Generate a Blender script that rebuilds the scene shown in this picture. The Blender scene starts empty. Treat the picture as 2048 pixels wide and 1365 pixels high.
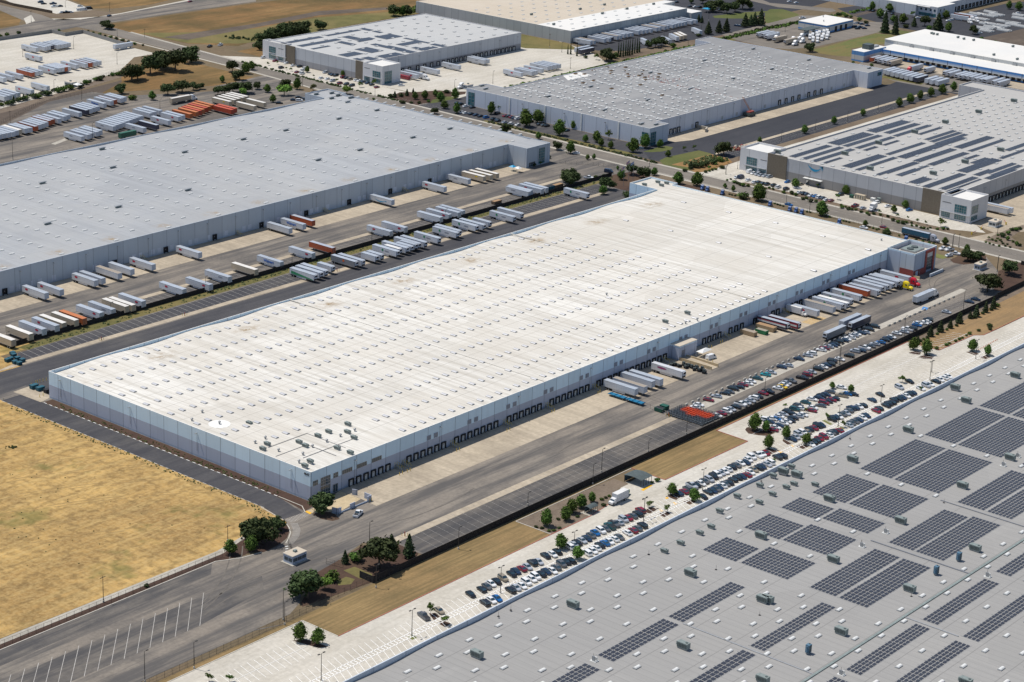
import bpy, math, random
from mathutils import Vector, Matrix
R=math.radians
random.seed(11)
SC=bpy.context.scene
COL=SC.collection
CARS=[('A',-40.3,-90.9,-16,'gp'),('A',-33.8,-91.8,-16,'es'),('A',-17.7,-91.3,-16,'ks'),('A',-12.3,-91.5,-16,'ks'),('A',-9.5,-91.3,-16,'gs'),('A',-6.9,-90.9,-16,'ws'),('A',-4.3,-91.2,-16,'ks'),('A',-1.0,-91.2,-16,'eu'),('A',3.6,-91.1,-16,'ks'),('A',6.3,-90.7,-16,'ns'),('A',9.3,-90.9,-16,'rs'),('A',11.7,-91.3,-16,'ls'),('A',15.2,-90.6,-16,'ku'),('B',-19.3,-98.9,-16,'ku'),('B',-16.3,-99.0,-16,'ws'),('B',-13.9,-99.5,-16,'bs'),('B',-6.2,-98.8,-16,'ku'),('B',-3.5,-98.8,-16,'ls'),('B',-1.0,-99.3,-16,'ws'),('B',2.1,-98.7,-16,'wu'),('B',5.4,-98.4,-16,'ws'),('A',17.5,-91.5,-16,'ls'),('A',22.9,-90.2,-16,'ks'),('A',25.5,-91.1,-16,'ws'),('A',28.3,-91.1,-16,'ks'),('A',34.5,-91.5,-16,'wu'),('A',37.0,-91.1,-16,'ls'),('A',39.0,-91.3,-16,'ks'),('A',41.7,-91.4,-16,'ls'),('A',44.3,-91.5,-16,'ns'),('A',47.3,-91.1,-16,'gs'),('A',50.2,-90.7,-16,'bs'),('A',52.9,-91.1,-16,'wu'),('A',55.6,-91.2,-16,'gs'),('A',58.1,-91.1,-16,'tp'),('A',60.9,-90.9,-16,'gp'),('A',63.3,-91.3,-16,'ls'),('A',66.4,-90.9,-16,'lu'),('A',68.7,-91.3,-16,'rs'),('A',71.4,-91.4,-16,'gs'),('A',74.0,-91.6,-16,'ku'),('A',77.2,-90.5,-16,'ru'),('B',7.6,-98.2,-16,'wu'),('B',10.5,-98.4,-16,'ks'),('B',13.3,-98.2,-16,'ns'),('B',15.2,-99.4,-16,'ws'),('B',18.2,-98.6,-16,'gs'),('B',21.4,-98.4,-16,'gu'),('B',23.9,-98.4,-16,'ks'),('B',26.0,-99.1,-16,'ks'),('B',34.7,-99.0,-16,'wu'),('B',37.5,-99.3,-16,'ws'),('B',40.2,-98.8,-16,'ws'),('B',42.8,-98.4,-16,'ks'),('B',45.7,-98.4,-16,'bs'),('B',47.8,-98.7,-16,'ws'),('B',50.7,-98.7,-16,'ws'),('B',53.2,-99.0,-16,'gs'),('B',58.2,-98.8,-16,'ws'),('B',61.2,-99.1,-16,'rs'),('B',63.8,-99.1,-16,'gs'),('B',67.0,-98.9,-16,'ku'),('A',100.0,-91.2,-16,'ns'),('A',102.8,-91.6,-16,'rs'),('A',105.7,-91.2,-16,'gu'),('A',109.3,-90.6,-16,'lp'),('A',111.3,-91.3,-16,'ks'),('A',113.7,-91.6,-16,'ws'),('A',116.3,-91.4,-16,'gs'),('A',118.9,-91.8,-16,'lu'),('A',122.3,-91.4,-16,'ku'),('A',124.8,-91.3,-16,'wu'),('A',127.3,-91.2,-16,'ls'),('A',129.6,-91.4,-16,'ws'),('A',132.4,-91.1,-16,'ws'),('A',135.4,-91.0,-16,'ks'),('A',138.1,-91.2,-16,'gs'),('A',141.1,-91.0,-16,'ws'),('A',143.1,-92.1,-16,'ns'),('A',146.1,-91.1,-16,'ws'),('A',149.2,-90.7,-16,'wu'),('A',152.6,-91.3,-16,'wp'),('A',154.8,-91.7,-16,'ws'),('A',156.6,-92.2,-16,'rs'),('B',103.8,-99.5,-16,'ks'),('B',108.7,-98.3,-16,'ks'),('B',111.1,-98.7,-16,'ns'),('B',113.3,-98.8,-16,'gs'),('B',115.2,-98.6,-16,'ns'),('B',117.6,-98.5,-16,'ws'),('B',119.7,-98.5,-16,'gs'),('B',121.8,-98.9,-16,'ks'),('B',125.3,-98.2,-16,'ks'),('B',128.1,-98.4,-16,'ks'),('B',130.3,-98.9,-16,'ns'),('B',133.0,-99.5,-16,'rs'),('B',136.1,-98.7,-16,'ws'),('B',139.2,-98.3,-16,'es'),('B',141.9,-98.8,-16,'ks'),('B',144.0,-98.8,-16,'ns'),('B',147.3,-99.0,-16,'ls'),('B',149.8,-98.8,-16,'wu'),('B',156.2,-98.0,-16,'ku'),('B',158.6,-98.7,-16,'ku'),('B',177.2,-99.9,-16,'ws'),('B',179.6,-99.5,-16,'ks'),('B',182.2,-99.3,-16,'ks'),('B',184.8,-99.1,-16,'rs'),('B',187.9,-99.3,-16,'ru'),('B',191.1,-99.6,-16,'ws'),('B',193.8,-99.1,-16,'gs'),('B',195.6,-99.4,-16,'ks'),('B',198.3,-100.1,-16,'rs'),('B',206.4,-99.5,-16,'ls'),('B',209.0,-99.2,-16,'gs'),('B',211.6,-99.3,-16,'gs'),('B',214.3,-99.5,-16,'ns'),('B',217.6,-99.3,-16,'ws'),('B',220.8,-99.1,-16,'ns'),('A',176.6,-91.8,-16,'ns'),('A',179.5,-91.4,-16,'ls'),('A',182.8,-90.5,-16,'lu'),('A',185.5,-90.8,-16,'wu'),('A',187.6,-91.5,-16,'es'),('A',190.7,-90.8,-16,'ks'),('A',193.3,-91.4,-16,'rs'),('A',196.4,-91.1,-16,'ku'),('A',198.3,-91.5,-16,'ns'),('A',207.0,-91.4,-16,'ku'),('A',210.0,-90.9,-16,'ns'),('A',211.7,-91.6,-16,'ws'),('A',215.0,-91.4,-16,'gs'),('A',217.4,-91.7,-16,'ls'),('A',220.7,-91.0,-16,'gs'),('A',223.5,-90.3,-16,'nu'),('A',225.3,-91.1,-16,'ns'),('A',227.8,-91.5,-16,'ws'),('A',230.3,-91.9,-16,'ks'),('D',186.8,-72.5,14,'wu'),('D',186.1,-74.7,14,'ns'),('D',190.0,-73.7,14,'ws'),('D',190.8,-75.0,14,'bs'),('D',194.0,-74.2,14,'ws'),('D',197.3,-74.0,14,'ls'),('D',201.4,-73.5,14,'ks'),('D',200.5,-76.2,14,'ks'),('D',205.6,-74.2,14,'tu'),('D',208.0,-75.1,14,'ws'),('D',210.7,-72.7,14,'gs'),('D',215.8,-73.2,14,'ts'),('D',220.9,-73.0,14,'ws'),('D',224.6,-74.1,14,'ns'),('D',227.3,-73.6,14,'ks'),('D',229.9,-74.1,14,'ns'),('E',179.6,-80.7,14,'rs'),('E',182.5,-79.8,14,'ws'),('E',185.3,-79.7,14,'ns'),('E',188.7,-79.6,14,'ws'),('E',191.4,-79.4,14,'ws'),('E',193.4,-79.9,14,'ks'),('E',196.7,-79.3,14,'ks'),('E',200.0,-79.6,14,'ls'),('E',202.5,-80.1,14,'ws'),('E',209.5,-80.0,14,'rs'),('E',212.6,-78.5,14,'ws'),('E',217.2,-79.6,14,'gs'),('E',220.7,-78.9,14,'ru'),('E',223.4,-79.0,14,'ks'),('E',226.1,-79.2,14,'rs'),('E',228.4,-79.3,14,'ks'),('E',233.8,-79.5,14,'ep'),('E',237.1,-80.1,14,'bs'),('E',238.7,-82.2,14,'ks'),('D',234.2,-73.6,14,'gs'),('D',242.3,-74.2,14,'ws'),('A',238.5,-91.3,-16,'ns'),('A',246.7,-90.5,-16,'ks'),('A',260.3,-91.8,-16,'lu'),('A',270.1,-91.2,-16,'ks'),('B',228.6,-99.2,-16,'rs'),('B',232.0,-98.6,-16,'ks'),('B',237.0,-99.0,-16,'ks'),('B',239.8,-98.6,-16,'ks'),('B',242.0,-98.8,-16,'ks'),('B',245.4,-98.0,-16,'ks'),('B',247.7,-98.8,-16,'ks'),('B',250.5,-98.9,-16,'ns'),('B',253.4,-99.1,-16,'ws'),('B',256.3,-98.9,-16,'ks'),('B',258.6,-99.0,-16,'ns'),('B',266.0,-98.9,-16,'ws'),('B',270.8,-98.8,-16,'lu'),('B',273.4,-99.2,-16,'ws'),('B',278.5,-99.4,-16,'ks'),('B',281.8,-99.4,-16,'ws'),('B',285.3,-99.5,-16,'ws'),('B',288.0,-99.9,-16,'ws'),('F',177.8,-43.9,16,'ws'),('F',181.2,-43.3,16,'ws'),('F',189.1,-42.9,16,'rs'),('F',195.1,-42.7,16,'ls'),('F',200.5,-43.3,16,'ks'),('F',203.3,-43.5,16,'gs'),('F',207.5,-42.9,16,'ku'),('F',211.1,-43.3,16,'ks'),('F',214.5,-42.9,16,'rs'),('F',217.3,-43.5,16,'ws'),('F',220.5,-42.9,16,'ws'),('F',225.9,-42.8,16,'ts'),('F',232.3,-42.6,16,'cs'),('F',236.4,-42.8,16,'ls'),('F',245.5,-42.3,16,'ns'),('F',249.2,-43.1,16,'ls'),('F',260.1,-42.0,16,'ns'),('F',266.8,-42.2,16,'ls'),('F',270.1,-42.0,16,'wu'),('F',277.6,-42.3,16,'ws'),('F',280.6,-42.3,16,'rs'),('F',283.7,-42.4,16,'ls'),('F',286.6,-42.8,16,'ns'),('F',289.2,-42.4,16,'ks'),('F',293.1,-42.0,16,'ku'),('F',296.2,-42.6,16,'ns'),('F',298.5,-42.5,16,'ws'),('F',301.9,-42.8,16,'ws'),('F',305.6,-42.1,16,'ls'),('F',308.0,-42.0,16,'ws'),('F',311.2,-42.7,16,'ns'),('F',313.3,-43.5,16,'ls'),('F',318.3,-42.8,16,'ku'),('F',323.8,-42.5,16,'ku'),('G',176.6,-55.6,4,'ws'),('G',180.1,-55.6,4,'rs'),('G',183.4,-55.9,4,'wu'),('G',186.7,-55.6,4,'ls'),('G',190.6,-55.5,4,'ks'),('G',194.4,-55.2,4,'wp'),('G',197.6,-55.8,4,'ls'),('G',201.1,-55.7,4,'ls'),('G',204.5,-55.0,4,'wu'),('G',207.4,-55.2,4,'ks'),('G',212.2,-54.7,4,'rs'),('G',215.2,-55.1,4,'kp'),('G',222.0,-55.5,4,'ws'),('G',224.6,-56.0,4,'ys'),('G',227.1,-55.2,4,'ws'),('G',229.8,-54.7,4,'ls'),('G',233.1,-54.7,4,'gp'),('G',240.2,-56.2,12,'kp'),('G',245.1,-55.6,12,'ru'),('G',249.5,-54.9,12,'ls'),('G',254.8,-55.2,12,'ku'),('G',258.6,-55.0,12,'ws'),('G',261.8,-54.8,12,'ns'),('G',264.1,-55.3,12,'ku'),('G',268.2,-53.7,12,'ku'),('G',272.8,-54.8,12,'ws'),('G',279.8,-55.3,12,'ku'),('G',287.2,-53.9,12,'lu'),('G',290.0,-55.4,12,'ns'),('G',294.1,-54.7,12,'wp'),('G',298.3,-55.3,12,'gs'),('G',302.4,-55.1,12,'ls'),('G',306.2,-55.8,12,'bs'),('G',310.7,-55.4,12,'ks'),('G',313.9,-54.9,12,'ns'),('G',316.3,-55.4,12,'ws'),('G',322.9,-54.5,12,'ws'),('G',327.4,-55.8,12,'ls'),('G',331.7,-55.0,12,'wp'),('G',334.2,-56.2,12,'ku'),('G',340.2,-55.1,12,'bs'),('G',342.9,-54.0,12,'ws'),('G',345.4,-55.8,12,'ws'),('G',348.0,-55.8,12,'ws'),('G',351.0,-54.9,12,'ku'),('G',368.0,-55.2,12,'ls'),('G',390.6,-55.2,12,'ns'),('G',396.4,-55.4,12,'ns'),('H',462.3,-1.6,75,'wp'),('H',463.2,-4.7,75,'wp'),('H',453.4,-9.9,75,'ws'),('H',458.7,-10.4,15,'wp'),('K',519.0,156.4,83,'wv'),('K',518.1,153.4,83,'ws'),('K',518.0,150.5,83,'lu'),('K',517.7,148.0,83,'ls'),('K',518.3,145.5,83,'ls'),('K',518.5,142.6,83,'lu'),('K',516.8,129.1,83,'bs'),('K',517.8,120.8,83,'es'),('J',502.8,154.7,88,'ws'),('J',504.6,153.1,88,'nv'),('J',503.0,147.0,88,'ws'),('J',501.6,141.8,88,'ws'),('J',503.5,140.1,88,'ks'),('J',503.1,136.8,88,'ks'),('J',503.1,134.0,88,'ku'),('J',503.7,129.8,88,'ku'),('J',502.6,126.3,88,'wu'),('J',502.6,120.8,88,'ku'),('J',501.0,111.4,88,'ws'),('J',501.4,108.4,88,'ku'),('J',502.0,106.9,88,'ns'),('J',501.0,103.4,88,'ws'),('J',501.6,101.0,88,'bs'),('J',500.9,98.1,88,'wu'),('J',501.6,95.7,88,'ns'),('J',499.4,92.4,88,'ws'),('J',500.4,89.7,88,'rs'),('J',509.7,118.0,20,'ws'),('K',515.6,92.9,80,'ku'),('J',500.9,74.5,85,'rp'),('J',500.2,69.1,85,'ls'),('K',515.5,69.9,75,'wu'),('K',514.2,61.6,75,'ws'),('K',516.4,49.2,75,'bs'),('P',465.7,48.1,5,'ws'),('P',474.4,40.9,5,'rs'),('P',475.0,101.4,5,'bs'),('Q',437.4,212.3,20,'wp'),('Q',456.9,212.7,20,'nv'),('Q',477.5,252.9,20,'ws'),('Q',484.8,302.2,20,'ks'),('Q',449.4,462.4,50,'ns'),('Q',450.9,458.8,50,'wu'),('Q',457.0,465.4,50,'ks'),('Q',436.1,462.0,50,'ks'),('Q',456.4,458.8,50,'gu'),('R',506.8,341.9,88,'ku'),('R',505.5,337.4,88,'ks'),('R',505.5,331.8,88,'ls'),('R',505.4,326.4,88,'wu'),('R',506.6,322.1,88,'ws'),('S',521.2,351.0,88,'ku'),('S',519.6,343.3,88,'rs'),('S',520.4,341.4,88,'ks'),('S',520.1,338.3,88,'rs'),('S',519.5,335.5,88,'ns'),('S',519.6,333.1,88,'wu'),('S',519.4,322.1,88,'ku'),('S',518.3,314.1,88,'ks'),('S',518.3,310.8,88,'gs'),('S',518.6,308.4,88,'ku'),('S',518.4,292.2,88,'ns'),('S',516.8,234.5,60,'ls'),('R',506.1,367.4,85,'ws'),('R',506.3,365.0,85,'ws'),('R',506.8,361.1,85,'ks'),('R',507.2,357.3,85,'ns'),('R',506.7,353.2,85,'ks'),('R',507.1,348.4,85,'bu'),('R',507.0,339.5,85,'ks'),('S',523.8,387.2,85,'ks'),('S',522.7,383.4,85,'ku'),('S',521.1,377.8,85,'ws'),('S',521.8,372.5,85,'ks'),('N',535.2,447.1,60,'ws'),('T',526.5,570.3,92,'wu'),('T',525.4,557.5,92,'rs'),('T',526.4,547.2,92,'ws'),('T',524.0,538.3,92,'ws'),('T',525.3,533.2,92,'ku'),('T',525.1,508.2,92,'lu'),('T',524.3,502.4,92,'ks'),('T',523.4,499.7,92,'ns'),('T',523.3,496.7,92,'ku'),('T',522.9,489.3,92,'ru'),('T',523.1,486.5,92,'ks'),('T',522.4,482.0,92,'eu'),('T',523.3,477.4,92,'ws'),('T',523.5,474.6,92,'ws'),('T',523.3,471.0,92,'ns'),('T',522.7,466.4,92,'ns'),('T',521.5,461.2,92,'ks'),('T',518.4,453.7,92,'rs'),('V',512.7,538.4,92,'ku'),('V',518.1,523.2,92,'ws'),('V',523.1,525.8,92,'wu'),('V',511.0,521.3,92,'rs'),('V',510.8,516.2,92,'wu'),('V',510.1,497.4,92,'ws'),('V',511.1,492.7,92,'ws'),('V',509.6,486.3,92,'lu'),('V',507.9,477.6,92,'ru'),('V',509.0,472.9,92,'ku'),('V',509.1,467.8,92,'ku'),('W',940.1,496.1,85,'ks'),('W',942.3,492.6,85,'ws'),('W',943.3,488.3,85,'ku'),('W',948.1,515.1,85,'ks'),('W',947.2,471.1,85,'ks'),('W',900.4,422.9,10,'ns'),('W',900.9,420.9,10,'ns'),('X',971.4,406.8,60,'wp'),('X',986.0,366.4,60,'ws'),('X',988.8,365.2,60,'ks'),('X',988.2,361.3,60,'ns'),('X',985.9,354.8,60,'ns'),('X',972.4,358.8,60,'ku'),('X',973.8,354.5,60,'np'),('X',973.1,350.0,60,'ns'),('X',967.4,352.9,60,'ks'),('W',1028.3,449.1,80,'ws'),('W',1028.7,456.1,80,'ws'),('X',1047.4,388.9,80,'ks'),('X',1047.0,385.7,80,'ks'),('X',1048.8,368.3,80,'ks'),('X',1048.3,374.0,80,'ws'),('Y',1050.8,345.7,60,'ws'),('Y',1060.3,322.7,60,'ws'),('Y',1064.6,322.7,60,'wu'),('Y',1030.7,279.2,60,'wp'),('Y',1141.1,301.0,60,'ws'),('Z',539.7,832.6,70,'nu'),('Z',537.5,825.9,70,'ks'),('Z',543.1,821.5,70,'np'),('Z',536.4,811.6,70,'wp'),('Z',540.5,810.0,70,'ks'),('Z',552.5,800.7,70,'ws'),('Z',542.1,788.8,70,'wu'),('Z',551.4,788.2,70,'kv'),('Z',525.3,788.9,70,'ws'),('Z',527.9,786.9,70,'kp'),('Z',531.2,785.9,70,'ws'),('Z',545.6,787.8,70,'wv'),('P',544.2,756.1,100,'ns'),('P',632.9,763.9,100,'rs'),('X2',524.2,622.8,110,'kp'),('X2',533.7,622.0,110,'wp'),('O',233.3,-13.6,80,'wv'),('O',3.3,-20.3,-70,'wp')]
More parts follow.
